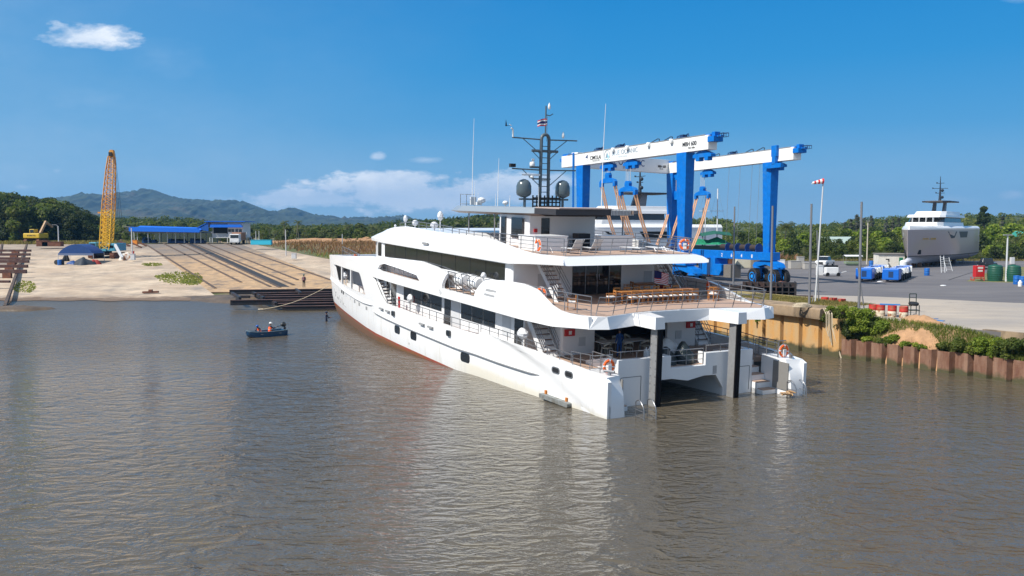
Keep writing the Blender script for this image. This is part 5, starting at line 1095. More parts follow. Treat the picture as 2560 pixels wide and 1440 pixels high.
# stacked black steel channel sections near the dock head
random.seed(3)
stk = thing('channel_stack', 'stack of black steel channel sections at the edge of the dock', 'steel stack', Matrix.Translation(yg(1990, 745, YZ)) @ Matrix.Rotation(R(-14), 4, 'Z'))
mb = MB()
for lv in range(3):
    z0 = .12 + lv * .5; mb.box(-5.2, -.5, z0 - .05, 0, 1.8, z0 + .02); mb.box(-5.2, .3, z0, 0, .4, z0 + .44)
    for i in range(9): x = -5.0 + i * .6; mb.box(x, -.5, z0, x + .12, .5, z0 + .44)
    mb.box(-.08, -.5, z0, 0, 1.8, z0 + .47)
mb.build('channels', DKSTEEL, stk)
mb = MB(); mb.prism([(-8, -1.0), (1.6, -1.1), (1.6, -.7), (-8, -.6)], 0, .35); mb.build('bearers', DKSTEEL, stk)
stk2 = thing('sheet_stack', 'loose pile of rusty black steel sheets beside the wheels of the hoist', 'steel stack', Matrix.Translation(yg(1880, 742, YZ)) @ Matrix.Rotation(R(-12), 4, 'Z')); mb = MB()
for i in range(9):
    x, y, z0 = random.uniform(-3.5, 2.2), random.uniform(0, 2), .1 + i * .08; Mx = Matrix.Translation((x, y, z0)) @ Matrix.Rotation(random.uniform(-.3, .3), 4, 'Z') @ Matrix.Rotation(random.uniform(-.08, .1), 4, 'Y'); mb.box(-1.9, -.4, 0, 1.9, .4, .07, Mx); mb.box(-1.9, -.4, 0, 1.9, -.33, .28, Mx)
mb.build('sheets', DKSTEEL, stk2); mb = MB(); mb.prism([(-1.4, 0), (1.3, 0), (.2, .75), (-.2, .72)], -.3, .6, 1, ) if False else mb.loft([[(1.8, 0, 1.2), (2.9, 0, 1.6), (3.9, 0, 1.4)], [(1.8, 1.2, 1.2), (2.9, 1.2, 1.6), (3.9, 1.2, 1.4)]], closed=False); mb.build('bent_plate', RUST, stk2)
# shed
sh = thing('block_shed', 'small white block shed with a green door behind the yard', 'shed', Matrix.Translation(yg(2233, 668, YZ)) @ Matrix.Rotation(R(-9), 4, 'Z')); CW = mat('whitewashed_block', (.66, .63, .56), .85, col2=(.48, .43, .36), vscale=.7, thr=(.5, .75))
mb = MB(); mb.box(-2.6, 0, 0, 1.9, 3.4, 2.35); mb.box(1.9, 0, 0, 2.8, .15, 2.2) if False else None; mb.build('wall', CW, sh); mb = MB(); mb.box(-2.75, -.25, 2.35, 2.1, 3.5, 2.45); mb.build('roof', mat('shed_roof', (.22, .20, .18), .8), sh)
mb = MB(); mb.box(.95, -.05, 0, 1.6, .0, 1.75); mb.build('door', mat('green_door', (.01, .16, .08), .6), sh); mb = MB(); mb.box(-1.3, -.04, 1.0, -.7, .0, 1.5); mb.build('window', BLACK, sh); mb = MB(); mb.box(-2.6, -1.1, 0, -1.2, -1.0, 1.3); mb.box(-1.25, -1.1, 0, -1.15, .0, 1.3); mb.build('low_wall', CW, sh)
p_ = yg(2258, 672, YZ); mb = MB(); mb.lathe([(.55, 0), (.55, .25), (.35, .3), (.6, .45), (.62, 1.2), (.45, 1.4), (.1, 1.5), (0.01, 1.5)], 20, Matrix.Translation(p_)); tag(mb.build('water_tank', WHITE2, smooth=40), 'white round water tank beside the block shed', 'tank')
# barrels (blue plastic)
BB = mat('blue_plastic', (.01, .12, .42), .45, coat=.2); bd = drum(BB, '', 'plastic_barrel')
pb = [(2178, 667, 'blue barrel standing left of the block shed'), (2266, 670, 'blue barrel by the bow of the silver yacht'), (2317, 689, 'blue barrel in front of the silver yacht on the asphalt'), (2541, 711, 'blue barrel right of the green tanks'), (2556, 713, 'blue barrel at the right edge of the photo')]
spawn(bd, [(Matrix.Translation(yg(x, y)) @ Matrix.Scale(1.25, 4), l) for x, y, l in pb], 'blue plastic barrels in the yard')
mb = MB(); mb.lathe([(.22, 0), (.24, .5), (.12, .62), (.1, .75), (0.01, .75)], 12, Matrix.Translation(yg(2550, 716))); tag(mb.build('plastic_jerrycan', WHITE2, smooth=40), 'white plastic can between the two right hand blue barrels', 'can')
# green ribbed tanks
gt = thing('green_tank', '', 'water tank'); mb = MB(); pf = [(1.0, 0)]
for i in range(7): pf += [(1.0 + .1 * math.sin(i / 6 * 3.14), .1 + i * .33), (1.04 + .1 * math.sin(i / 6 * 3.14), .2 + i * .33), (1.0 + .1 * math.sin(i / 6 * 3.14), .3 + i * .33)]
pf += [(.85, 2.45), (.3, 2.55), (0.01, 2.55)]; mb.lathe(pf, 24); mb.build('shell', mat('dark_green_plastic', (.01, .075, .045), .45), gt, smooth=50); mb = MB(); mb.lathe([(.3, 2.5), (.3, 2.62), (0.01, 2.64)], 14); mb.build('lid', mat('dark_green_plastic', (.01, .075, .045), .45), gt)
spawn(gt, [(Matrix.Translation(yg(2487, 703)) @ Matrix.Scale(.86, 4), 'dark green ribbed tank nearer the red cabinet'), (Matrix.Translation(yg(2532, 704)) @ Matrix.Scale(.86, 4), 'dark green ribbed tank right of the white lamp post')], 'dark green ribbed water tanks')
# red cabinet
rc = thing('red_cabinet', 'red steel cabinet on legs beside the green tanks', 'cabinet', Matrix.Translation(yg(2450, 702))); mb = MB(); mb.box(-.6, 0, .5, .6, .8, 2.0); mb.build('body', RED, rc, bevel=.03); mb = MB()
for x in (-.8, .55): mb.tube([(x, 0, 0), (x, 0, .5)], .05); mb.tube([(x, .8, 0), (x, .8, .5)], .05); mb.tube([(x, 0, .1), (x, .8, .1)], .05)
mb.tube([(-.8, 0, .35), (.6, 0, .35)], .05); mb.build('legs', RED, rc); mb = MB(); mb.box(-.35, -.02, 1.6, .35, 0, 1.85); mb.box(-.3, -.02, 1.2, .3, 0, 1.45); mb.build('gauges', mat('dial_pale', (.7, .6, .55), .5), rc)
# lamp posts of the yard
def lamppost(x, yb, yt, label, head=1, z0=YZ, m_=LGREY, heads=1):
    p_ = yg(x, yb, z0); h = CAMH + (HOR - yt) / FPX * p_.y - z0; o = thing('lamp_post', label, 'lamp post', Matrix.Translation(p_)); mb = MB(); mb.tube([(0, 0, 0), (0, 0, h)], [.14, .09], 8); mb.build('shaft', m_, o); mb = MB()
    for q in range(heads): mb.box(-.55 if head else -.3, -.2 - .5 * q, h - .02 + .1 * q, .55 if head else .3, .15 - .5 * q, h + .1 + .1 * q)
    mb.build('lamp_head', GREY, o); return o
lamppost(2515, 704, 588, 'white lamp post with a flat solar head between the green tanks'); lamppost(2167, 661, 553, 'concrete lamp post with dark floodlights left of the block shed', head=0, m_=mat('concrete_post', (.5, .45, .36), .8))
p_ = yg(2530, 660); mb = MB(); mb.box(-.35, -.3, 0, .35, .3, 1.3, Matrix.Translation(p_)); tag(mb.build('meter_box', LGREY, bevel=.03), 'grey utility box on the grass behind the right green tank', 'utility box')
# self propelled trailers: two long rows of blue and white boat-mover modules
def mover(M, L, lab, seed):
    r = random.Random(seed); o = thing('boat_mover', lab, 'boat transporter', M); mb = MB(); mb.box(-2.6, -1.05, .35, 0, 1.05, 1.85); mb.build('power_pack', mat('mover_blue', (.005, .13, .55), .4, coat=.2), o, bevel=.1)
    mb = MB(); mb.box(-2.62, -.35, .7, -2.58, .25, 1.5); mb.build('grille', mat('dark_blue_steel', (.01, .04, .12), .5), o)
    mb = MB(); mb.box(0, -.55, .75, L, .55, 1.25)
    for i in range(int(L / 1.1)): x = .6 + i * 1.1; mb.box(x, -.85, 1.05, x + .6, .85, 1.45 + r.uniform(0, .3)); mb.box(x + .1, -1.0, .8, x + .35, 1.0, 1.7) if i % 2 else None
    mb.build('chassis', WHITE2, o, bevel=.03); mb = MB()
    for i in range(int(L / 3.0)): x = 1.2 + i * 3.0; mb.box(x, -.9, 1.2, x + .5, .9, 1.75)
    mb.build('support_pads', mat('mover_blue', (.005, .13, .55), .4), o, bevel=.03)
    for i in range(int(L / 2.6)):
        for sy in (-.85, .85):
            mb = MB(); mb.lathe([(.2, -.2), (.46, -.2), (.5, 0), (.46, .2), (.2, .2)], 14, Matrix.Translation((1.1 + i * 2.6, sy, .5)) @ Matrix.Rotation(R(90), 4, 'X')); mb.build('wheel', BLACK, o, smooth=40)
    mb = MB(); mb.tube([(.3, 0, 1.4), (L * .4, .2, 1.8), (L * .8, -.2, 1.65), (L, 0, 1.5)], .06); mb.build('hose', BLACK, o)
def mpos(x, y, x2, y2): a, b = yg(x, y), yg(x2, y2); return Matrix.Translation(a) @ Matrix.Rotation(math.atan2(b.y - a.y, b.x - a.x), 4, 'Z'), (b - a).length
M, L = mpos(2166, 702, 2255, 672); mover(M @ Matrix.Scale(.95, 4), 16, 'left of the two long blue and white boat transporters in the yard', 1)
M, L = mpos(2232, 704, 2305, 676); mover(M @ Matrix.Scale(.95, 4), 15, 'right of the two long blue and white boat transporters, nearest the silver yacht', 2)
# pickups and odd machines
def pickup(M, body, lab, name='pickup_truck'):
    o = thing(name, lab, 'pickup', M); mb = MB(); sec = []
    for x, zt, w_ in ((-2.5, .95, .8), (-2.45, 1.0, .86), (-.6, 1.05, .9), (.6, 1.08, .9), (1.6, 1.05, .88), (2.45, .95, .84), (2.55, .7, .8)): sec.append([(x, -w_, .45), (x, -w_ - .02, .8), (x, -w_ * .96, zt), (x, w_ * .96, zt), (x, w_ + .02, .8), (x, w_, .45)])
    mb.loft(sec); mb.build('body', body, o, bevel=.04); mb = MB(); mb.loft([[(1.5, -.82, 1.04), (1.5, .82, 1.04), (-.7, .82, 1.04), (-.7, -.82, 1.04)], [(.75, -.68, 1.62), (.75, .68, 1.62), (-.45, .68, 1.62), (-.45, -.68, 1.62)]]); mb.build('cab_glass', DGLASS, o, bevel=.04)
    mb = MB(); mb.box(-.45, -.68, 1.6, .75, .68, 1.66); mb.build('roof', body, o, bevel=.03)
    for x in (-1.6, 1.6):
        for sy in (-.82, .82): mb = MB(); mb.lathe([(.16, -.12), (.36, -.12), (.38, 0), (.36, .12), (.16, .12)], 16, Matrix.Translation((x, sy, .38)) @ Matrix.Rotation(R(90), 4, 'X')); wo = mb.build('wheel', BLACK, o, smooth=40); mb = MB(); mb.lathe([(.01, -.13), (.2, -.13), (.2, .13), (.01, .13)], 10, Matrix.Translation((x, sy, .38)) @ Matrix.Rotation(R(90), 4, 'X')); mb.build('rim', LGREY, wo)
    for sy in (-.62, .62): mb = MB(); mb.box(2.5, sy - .18, .72, 2.58, sy + .18, .9); mb.build('headlight', WHITE2, o)
    mb = MB(); mb.box(2.54, -.4, .55, 2.6, .4, .85); mb.build('grille', BLACK, o); return o
pickup(Matrix.Translation(yg(2467, 672)) @ Matrix.Rotation(R(75), 4, 'Z') @ Matrix.Scale(1.1, 4), mat('black_car_paint', (.012, .014, .018), .25, coat=.6), 'black pickup with its rear turned to the camera at the stern of the silver yacht')
pickup(Matrix.Translation(yg(2062, 667)) @ Matrix.Rotation(R(-125), 4, 'Z') @ Matrix.Scale(1.15, 4), WHITE2, 'old white pickup parked at the far edge of the yard')
mb = MB(); p_ = yg(2130, 664)
mb.loft([[(-1.6, -.9, 1.75), (-1.6, 0, 2.0), (-1.6, .9, 1.75)], [(1.7, -.9, 1.75), (1.7, 0, 2.0), (1.7, .9, 1.75)]], closed=False); cn = thing('canopy_cart', 'small cart with a white canopy at the far edge of the yard', 'cart', Matrix.Translation(p_)); mb.build('canopy', WHITE, cn); mb = MB()
for x in (-1.4, 1.5):
    for y in (-.7, .7): mb.tube([(x, y, .3), (x, y, 1.75)], .03)
mb.build('canopy_posts', GREY, cn); mb = MB(); mb.box(-1.3, -.7, .35, 1.3, .7, .75); mb.box(-1.0, -.6, .1, 1.0, .6, .35); mb.build('cart_body', mat('faded_green', (.20, .27, .17), .7), cn, bevel=.04)
def boxthing(x, y, w_, d_, h, m_, lab, name, cat='box', rz=0, z0=YZ, cap=None, group=None):
    p_ = yg(x, y, z0); o = thing(name, lab, cat, Matrix.Translation(p_) @ Matrix.Rotation(rz, 4, 'Z'), group); mb = MB(); mb.box(-w_ / 2, 0, 0, w_ / 2, d_, h); mb.build('body', m_, o, bevel=.05); mb = MB(); mb.box(-w_ / 2 - .04, -.04, h, w_ / 2 + .04, d_ + .04, h + .08); mb.build('lid', cap or m_, o); return o
CB_ = mat('concrete_block', (.38, .36, .33), .85, var=.1)
boxthing(1990, 672, 1.9, 1.2, 1.3, CB_, 'grey concrete block below the taller block left of the poles', 'concrete_block', rz=.1, group='concrete blocks at the far side of the yard'); boxthing(2003, 670, 1.1, 1.0, 1.9, CB_, 'tall grey concrete block standing on end', 'concrete_block', group='concrete blocks at the far side of the yard'); boxthing(2020, 673, 1.2, 1.1, 1.0, CB_, 'dark fronted concrete block right of the tall one', 'concrete_block', group='concrete blocks at the far side of the yard')
boxthing(2033, 671, 1.0, 1.1, .9, CB_, 'concrete block just behind the pole left of the windsock', 'concrete_block', group='concrete blocks at the far side of the yard')
boxthing(2051, 689, .9, .7, 1.4, WHITE2, 'upright white cabinet behind the windsock mast', 'white_cabinet', 'cabinet'); 
mc = thing('compressor_unit', 'grey and white wheeled machine on the asphalt right of the windsock', 'machine', Matrix.Translation(yg(2081, 691))); mb = MB(); mb.box(-.9, 0, .45, .9, 1.0, 1.3); mb.build('body', WHITE2, mc, bevel=.06); mb = MB(); mb.box(-1.0, -.1, .3, 1.0, 1.1, .45); mb.tube([(1.0, .5, .4), (2.2, .5, .7)], .06); mb.build('frame', LGREY, mc); mb = MB()
for x in (-.7, .85): mb.lathe([(.05, -.1), (.28, -.1), (.28, .1), (.05, .1)], 12, Matrix.Translation((x, 0, .28)) @ Matrix.Rotation(R(90), 4, 'X'))
mb.build('wheel', BLACK, mc)
boxthing(2078, 670, 2.4, .4, .4, BLACK, 'low black steel frame on the ground behind the white machine', 'open_steel_bracket', 'frame'); boxthing(1948, 662, 2.2, .8, .9, WHITE, 'white covered crate behind the wheels of the hoist', 'covered_crate', 'crate')
boxthing(1905, 672, 3.0, 1.8, 1.9, mat('dirty_grey', (.16, .145, .125), .7), 'dirty grey container box between the hoist wheels and the trees', 'grey_container', 'container'); boxthing(1860, 670, 2.4, 1.5, 2.1, mat('cream_tarp', (.62, .58, .45), .8, col2=(.2, .3, .2), vscale=.8, thr=(.6, .7)), 'cream covered heap behind the blue side beam of the hoist', 'covered_heap', 'heap')
for x, y, lab in ((2358, 714, 'small white rag lying on the dark asphalt before the silver yacht'), (2200, 704, 'white rag beside the left boat transporter')):
    mb = MB(); mb.ball(yg(x, y, YZ + .05), .25, 8, (1.6, 1, .35)); tag(mb.build('rag', WHITE2), lab, 'rag')
mb = MB(); q = [yg(2372, 700), yg(2440, 678), yg(2520, 664)]; mb.loft([[v + Vector((0, -.12, .02)), v + Vector((0, .12, .02))] for v in q], closed=False); tag(mb.build('drain_channel', BLACK), kind='structure')
struct(slabpoly('yard_verge', [tuple(yg(2416, 703).xy), tuple(yg(2700, 712).xy), tuple(yg(2800, 665).xy), tuple(yg(2500, 668).xy)], 2.95, 3.016, mat('verge_grass', (.09, .12, .03), .95, col2=(.20, .17, .07), vscale=.4, var=.3, bump=.5, bscale=6)))
# coil of rope and hanging rope at the wall corner
ROPE = mat('pale_rope', (.50, .42, .30), .9)
mb = MB(); pc = Vector((24.3, 69.2, 3.72))
for j in range(5): mb.tube([pc + Vector((-1.2 + .7 * math.cos(a) * (1 - .1 * j) + random.uniform(-.1, .1), .3 + .4 * math.sin(a), .04 + .06 * j)) for a in np.linspace(0, 6.2, 16)], .045, 5)
tag(mb.build('rope_coil', ROPE), 'heap of pale rope on the concrete cap at the corner of the dock wall', 'rope')
mb = MB(); 
for j, (dx, bot) in enumerate(((0, 1.2), (.12, .9), (-.15, 1.6), (.3, -.2))):
    mb.tube([(24.55 + dx, 68.6 - .25, 3.7), (24.6 + dx, 68.1 - .25, 3.3), (24.62 + dx, 68.05 - .25, 2.2), (24.65 + dx + (.1 if j < 3 else .5), 67.9 - .25 - (.0 if j < 3 else .6), bot)], .04 + .02 * (j == 3), 5)
tag(mb.build('hanging_rope', ROPE), 'frayed pale ropes hanging down the corner of the dock wall into the water', 'rope')
# far roofs among the trees
for (x, y, w_, lab, m_) in ((2108, 592, 9, 'pale metal roofed building among the trees left of the silver yacht', mat('pale_roof', (.34, .42, .38), .6)), (1952, 604, 4, 'low building with a green front among the trees', mat('green_front', (.05, .42, .18), .6)), (2572, 578, 3, 'turquoise roofed house at the right edge', mat('turquoise_roof', (.05, .35, .30), .6))):
    Yd = 235; p_ = atY(x, y, Yd); o = thing('far_building', lab, 'building', Matrix.Translation((p_.x, Yd, 3))); h = p_.z - 3; mb = MB(); mb.box(-w_ / 2, 0, 0, w_ / 2, 6, h - 1.6); mb.build('wall', WHITE2, o); mb = MB(); mb.prism([(-.8, h - 1.8), (6.8, h - 1.8), (3, h)], -w_ / 2 - .5, w_ / 2 + .5, 0); mb.build('roof', m_, o)
# ============================================================ LEFT SHORE
def rg(x, y, dz=0.0):
    """ground point of the slipway ramp seen at photo pixel (x, y)"""
    lo, hi = 60.0, 600.0
    for _ in range(60):
        Ym = (lo + hi) / 2; zr = min(6.15, max(0, .07 * (Ym - 121.7))); p_ = atY(x, y, Ym)
        if p_.z > zr: lo = Ym
        else: hi = Ym
    return Vector((p_.x, p_.y, zr + .17 + dz))
RAILM = mat('rail_rust', (.055, .04, .032), .8, col2=(.11, .07, .045), vscale=.5)
nms = ['first slipway rail from the left', 'second slipway rail from the left', 'third slipway rail from the left', 'fourth slipway rail, beside the dark chain trough', 'fifth slipway rail, right of the chain trough', 'sixth slipway rail from the left', 'rightmost slipway rail']
for (xa, xb, yb), lab in zip(((362, 539, 724), (410, 603, 709), (446, 676, 720), (466, 700, 722), (486, 735, 716), (517, 745, 703), (563, 826, 703)), nms):
    a, b = rg(xa, 611.5), rg(xb, yb); n_ = 24; pts = []
    for i in range(n_ + 1):
        f = i / n_; q = a.lerp(b, f); q.z = max(min(6.15, .07 * (q.y - 121.7)), 0) + .17 + .12; pts.append(q)
    w_ = .34; mb = MB(); mb.loft([[q + Vector((-w_ / 2, 0, 0)), q + Vector((w_ / 2, 0, 0)), q + Vector((w_ / 2 + .1, 0, -.14)), q + Vector((-w_ / 2 - .1, 0, -.14))] for q in pts]); tag(mb.build('slipway_rail', RAILM), lab + ', running down to the water', 'rail', 'rusty rails of the slipway')
a, b = rg(474, 611.5), rg(712, 720); mb = MB(); mb.loft([[q + Vector((-.75, 0, .03)), q + Vector((.75, 0, .03))] for q in [Vector((a.lerp(b, i / 20).x, a.lerp(b, i / 20).y, max(0, min(6.15, .07 * (a.lerp(b, i / 20).y - 121.7))) + .18)) for i in range(21)]], closed=False); struct(mb.build('chain_trough', mat('black_greasy_concrete', (.03, .027, .025), .7, var=.3, vscale=1)))
for (xa, ya, xb, yb, lab) in ((5, 613, 0, 640, 'left rail of the slipway at the left edge'), (68, 610, 12, 770, 'right rail of the slipway at the left edge, running into the water')):
    a, b = rg(xa, ya), rg(xb, yb); mb = MB(); mb.loft([[q + Vector((-.2, 0, 0)), q + Vector((.2, 0, 0)), q + Vector((.3, 0, -.3)), q + Vector((-.3, 0, -.3))] for q in [a + Vector((0, 0, .2)), b + Vector((0, 0, .2))]]); tag(mb.build('slipway_rail', RAILM), lab, 'rail', 'rails of the left slipway')
# --- steel cradle beams in the shallows by the bow
cr = thing('slip_cradle', 'big black steel slip cradle of long beams lying in the shallows by the yacht bow', 'slip cradle', Matrix.Translation((-24, 117, .3))); CI = cr.matrix_world.inverted()
beams = [(574, 725, 862, 719, 1.5, .62), (636, 733, 862, 725, 1.35, .5), (648, 738, 862, 731, 1.3, .5), (660, 743, 862, 737, 1.2, .5), (576, 751, 862, 742, 1.15, .6), (682, 753, 862, 748, 1.0, .5), (694, 759, 862, 755, .8, .5), (706, 766, 862, 762, .55, .45), (632, 752, 655, 752, .45, .45)]
for (xa, ya, xb, yb, z_, h_) in beams:
    a, b = gnd(xa, ya, z_), gnd(xb, yb, z_); b.y = a.y + (b.y - a.y) * .5; mb = MB(); mb.bar(CI @ (a - Vector((0, 0, h_ / 2))), CI @ (b - Vector((0, 0, h_ / 2))), .45, h_); lb = mb.build('long_beam', mat('cradle_black', (.012, .012, .015), .6, col2=(.05, .022, .018), vscale=.4, thr=(.5, .7)), cr); mb = MB(); mb.bar(CI @ (a + Vector((0, 0, .02))), CI @ (b + Vector((0, 0, .02))), .6, .04); mb.build('top_flange', mat('flange_reddish', (.13, .07, .06), .8, col2=(.06, .035, .03), vscale=.5), lb)  # top plate wider, paler and redder than the beam below
for (xa, ya, xb, yb, z_) in ((580, 733, 600, 746, 1.2), (632, 732, 660, 746, 1.1), (672, 752, 690, 760, .8), (600, 742, 625, 742, 1.1), (740, 724, 752, 734, 1.4)):
    a, b = gnd(xa, ya, z_), gnd(xb, yb, z_); mb = MB(); mb.bar(CI @ a, CI @ b, .35, .35); mb.build('cross_beam', mat('cradle_black', (.012, .012, .015), .6), cr)
# left cradle of timber bearers
lc = thing('timber_cradle', 'rusty cradle with seven long cross bearers on the rails at the left edge', 'slip cradle', Matrix.Translation((-90, 150, 1.5))); LCI = lc.matrix_world.inverted()
BR_ = mat('bearer_brown', (.07, .028, .022), .75, col2=(.12, .10, .085), vscale=1, thr=(.5, .7))
for (x1, y_, h_) in ((78, 634, .5), (76, 644, .5), (75, 655, .5), (73, 663, .6), (70, 676, .6), (67, 690, .7), (26, 717, .4)):
    a = rg(x1, y_ + 8, 1.2); a.z = rg(x1, y_ + 8).z + 1.1; b = a + Vector((-16, .4, 0)); mb = MB(); mb.bar(LCI @ a, LCI @ b, .45, h_ * .9); mb.build('bearer', BR_, lc, bevel=.02)
    for dx in (3.2, 8.5): q = a + Vector((-dx, 0, -.75)); mb = MB(); mb.cbox(LCI @ q, (1.4, .5, 1.1)); mb.build('trestle', RUST, lc)
# --- crawler crane with lattice boom
cx_ = rg(267, 646); crn = thing('lattice_crane', 'blue crawler crane with a tall yellow lattice boom on the slipway apron', 'crane', Matrix.Translation(cx_)); CBL = mat('crane_pale_blue', (.07, .30, .42), .5, var=.2, vscale=1.2); YEL = mat('crane_yellow', (.75, .42, .02), .5, var=.15, vscale=1); YRU = mat('crane_rust_orange', (.55, .22, .04), .7, col2=(.70, .34, .05), vscale=.6)
for sx in (-2.15, 2.15):
    mb = MB(); mb.prism([(-2.6, .3), (-2.3, 0), (2.3, 0), (2.6, .3), (2.6, .7), (2.2, 1.0), (-2.2, 1.0), (-2.6, .7)], sx - .4, sx + .4, 0)
    for i in range(14): mb.box(sx - .42, -2.5 + i * .37, -.02, sx + .42, -2.35 + i * .37, 1.03)
    mb.build('crawler_track', RUST, crn)
mb = MB(); mb.box(-1.8, -1.6, .5, 1.8, 1.6, .95); mb.tube([(0, 0, .95), (0, 0, 1.35)], 1.0, 18); mb.build('undercarriage', mat('cradle_black', (.012, .012, .015), .6), crn)
mb = MB(); mb.box(-2.4, -2.4, 1.35, -1.0, 3.0, 3.1); mb.box(1.0, -2.2, 1.35, 2.7, 3.0, 2.9); mb.box(-1.0, -.8, 1.35, 1.0, 3.4, 2.3); mb.build('machinery_house', CBL, crn, bevel=.08)
mb = MB(); mb.box(-2.2, -2.45, 2.1, -1.2, -2.4, 2.9); mb.box(1.2, -2.25, 2.0, 2.4, -2.2, 2.5); mb.build('cab_window', DGLASS, crn)
mb = MB(); mb.box(-1.0, -2.5, 1.35, 1.0, -.9, 1.8); mb.build('front_deck', CBL, crn)
def lattice(secs, m_, parent, r_=.07, rr=.035, name='boom', n_sub=1):
    mb = MB()
    for j in range(4): mb.tube([s_[j] for s_ in secs], r_, 5)
    for a, b in zip(secs, secs[1:]):
        for j in range(4): mb.tube([a[j], b[(j + 1) % 4]], rr, 4); mb.tube([a[(j + 1) % 4], b[j]], rr, 4) if j in (0, 2) else None; mb.tube([a[j], a[(j + 1) % 4]], rr, 4)
    return mb.build(name, m_, parent)
Hc = CAMH + (HOR - 378) / FPX * cx_.y - cx_.z
def bsec(z, cx, w_, d_): return [(cx - w_, -1.5 + z * .02 - d_, z), (cx + w_, -1.5 + z * .02 - d_, z), (cx + w_, -1.5 + z * .02 + d_, z), (cx - w_, -1.5 + z * .02 + d_, z)]
def bp_(z): f = z / Hc; return .45 + 1.75 * f, ip(f, [0, .12, .5, .82, 1], [.55, 1.0, .98, .72, .42])
zs = [1.6 + i * 1.0 for i in range(9)]; lattice([bsec(z, *bp_(z)[:1], bp_(z)[1], bp_(z)[1] * .8) for z in zs], YEL, crn, .12, .07, 'boom_foot')
zs2 = [9.6 + i * (Hc - 10.9) / 10 for i in range(11)]; lattice([bsec(z, *bp_(z)[:1], bp_(z)[1], bp_(z)[1] * .8) for z in zs2], YRU, crn, .12, .055, 'boom')
mb = MB(); mb.loft([bsec(z, bp_(z)[0], bp_(z)[1] * k_, .35) for z, k_ in ((Hc - 1.5, 1.0), (Hc - .2, .95), (Hc, .6))]); mb.build('boom_head', YRU, crn)
mb = MB(); mb.box(1.85, -2.3 + Hc * .02, Hc - 1.3, 2.5, -1.95 + Hc * .02, Hc - .5); mb.build('sheave_block', BLACK, crn)
lattice([[(x - .28, .2, z), (x + .28, .2, z), (x + .28, .7, z), (x - .28, .7, z)] for z, x in [(2.3 + i * .9, -.55 + i * .02) for i in range(8)]], YEL, crn, .06, .035, 'gantry_mast'); mb = MB(); mb.box(-1.6, .1, 8.9, .4, .8, 9.2); mb.build('gantry_head', YRU, crn)
mb = MB()
for dx in (.25, .6, 1.0, 1.5): mb.tube([(2.3 + dx * .2, -.6, Hc - .6), (1.5 + dx, .9, 8 - dx)], .03, 4)
for dx in (0, .2): mb.tube([(2.0 + dx, -1.3, Hc - .6), (.8 + dx, -.6, 3)], .03, 4)
mb.build('crane_rope', BLACK, crn)
mb = MB(); mb.bar((2.9, -2.5, 2.6), (5.8, -6, .1), .35, .5); o = mb.build('loose_lattice_ramp', LGREY, crn)
# --- excavator
ex = thing('excavator', 'yellow excavator with its counterweight towards the camera before the dark trees', 'excavator', Matrix.Translation(rg(91, 610)) @ Matrix.Scale(1.15, 4)); EY = mat('excavator_yellow', (.66, .43, .03), .45, var=.06)
mb = MB()
for sx in (-1.3, 1.3): mb.prism([(-2, .25), (-1.7, 0), (1.7, 0), (2, .25), (2, .6), (1.7, .85), (-1.7, .85), (-2, .6)], sx - .3, sx + .3, 0)
mb.build('crawler_track', RUST, ex); mb = MB(); mb.box(-1.7, -1.9, 1.05, 1.7, 1.8, 2.1); mb.build('body', EY, ex, bevel=.15); mb = MB(); mb.box(-1.5, .2, 2.05, -.5, 1.8, 2.95); mb.build('cab', EY, ex, bevel=.08); mb = MB(); mb.box(-1.35, .15, 2.3, -.65, .2, 2.85); mb.build('cab_window', DGLASS, ex)
mb = MB(); mb.bar((.2, 1.2, 2.0), (.5, 3.2, 4.6), .35, .5); mb.bar((.5, 3.1, 4.5), (.9, 5.0, 3.4), .3, .4); mb.build('boom', mat('boom_tan', (.42, .26, .14), .7), ex); mb = MB(); mb.box(-1.6, -1.7, 2.1, 1.6, .1, 2.2); mb.build('engine_cover', mat('cradle_black', (.012, .012, .015), .6), ex)
text('KOMATSU', 'lettering', .38, Matrix.Translation((-.85, -1.91, 1.5)) @ Matrix.Rotation(R(90), 4, 'X'), INK, ex, .005, bold=.01)
# --- truck
def truck(M, lab):
    o = thing('lorry', lab, 'lorry', M); mb = MB(); mb.box(-1.05, -1.0, .55, 1.05, .8, 2.35); mb.build('cab', WHITE2, o, bevel=.12); mb = MB(); mb.box(-.9, -1.03, 1.45, .9, -.98, 2.15); mb.build('windscreen', DGLASS, o, bevel=.02); mb = MB(); mb.box(-1.05, 1.0, .9, 1.05, 5.5, 2.7); mb.build('cargo_body', mat('cargo_tan', (.36, .17, .09), .7), o, bevel=.03)
    for sx in (-.75, .75): mb = MB(); mb.box(sx - .18, -1.04, .8, sx + .18, -1.0, 1.0); mb.build('headlight', WHITE2, o)
    mb = MB(); mb.box(-1.05, -1.08, .45, 1.05, -.95, .72); mb.build('bumper', LGREY, o, bevel=.02)
    for x in (-.85, .85):
        for y in (-.3, 4.3): mb = MB(); mb.lathe([(.2, -.14), (.45, -.14), (.47, 0), (.45, .14), (.2, .14)], 16, Matrix.Translation((x, y, .47)) @ Matrix.Rotation(R(90), 4, 'Y')); mb.build('wheel', BLACK, o, smooth=40)
    return o
truck(Matrix.Translation(rg(589, 613)) @ Matrix.Rotation(R(4), 4, 'Z') @ Matrix.Scale(1.05, 4), 'white lorry parked facing the camera under the two-storey office')
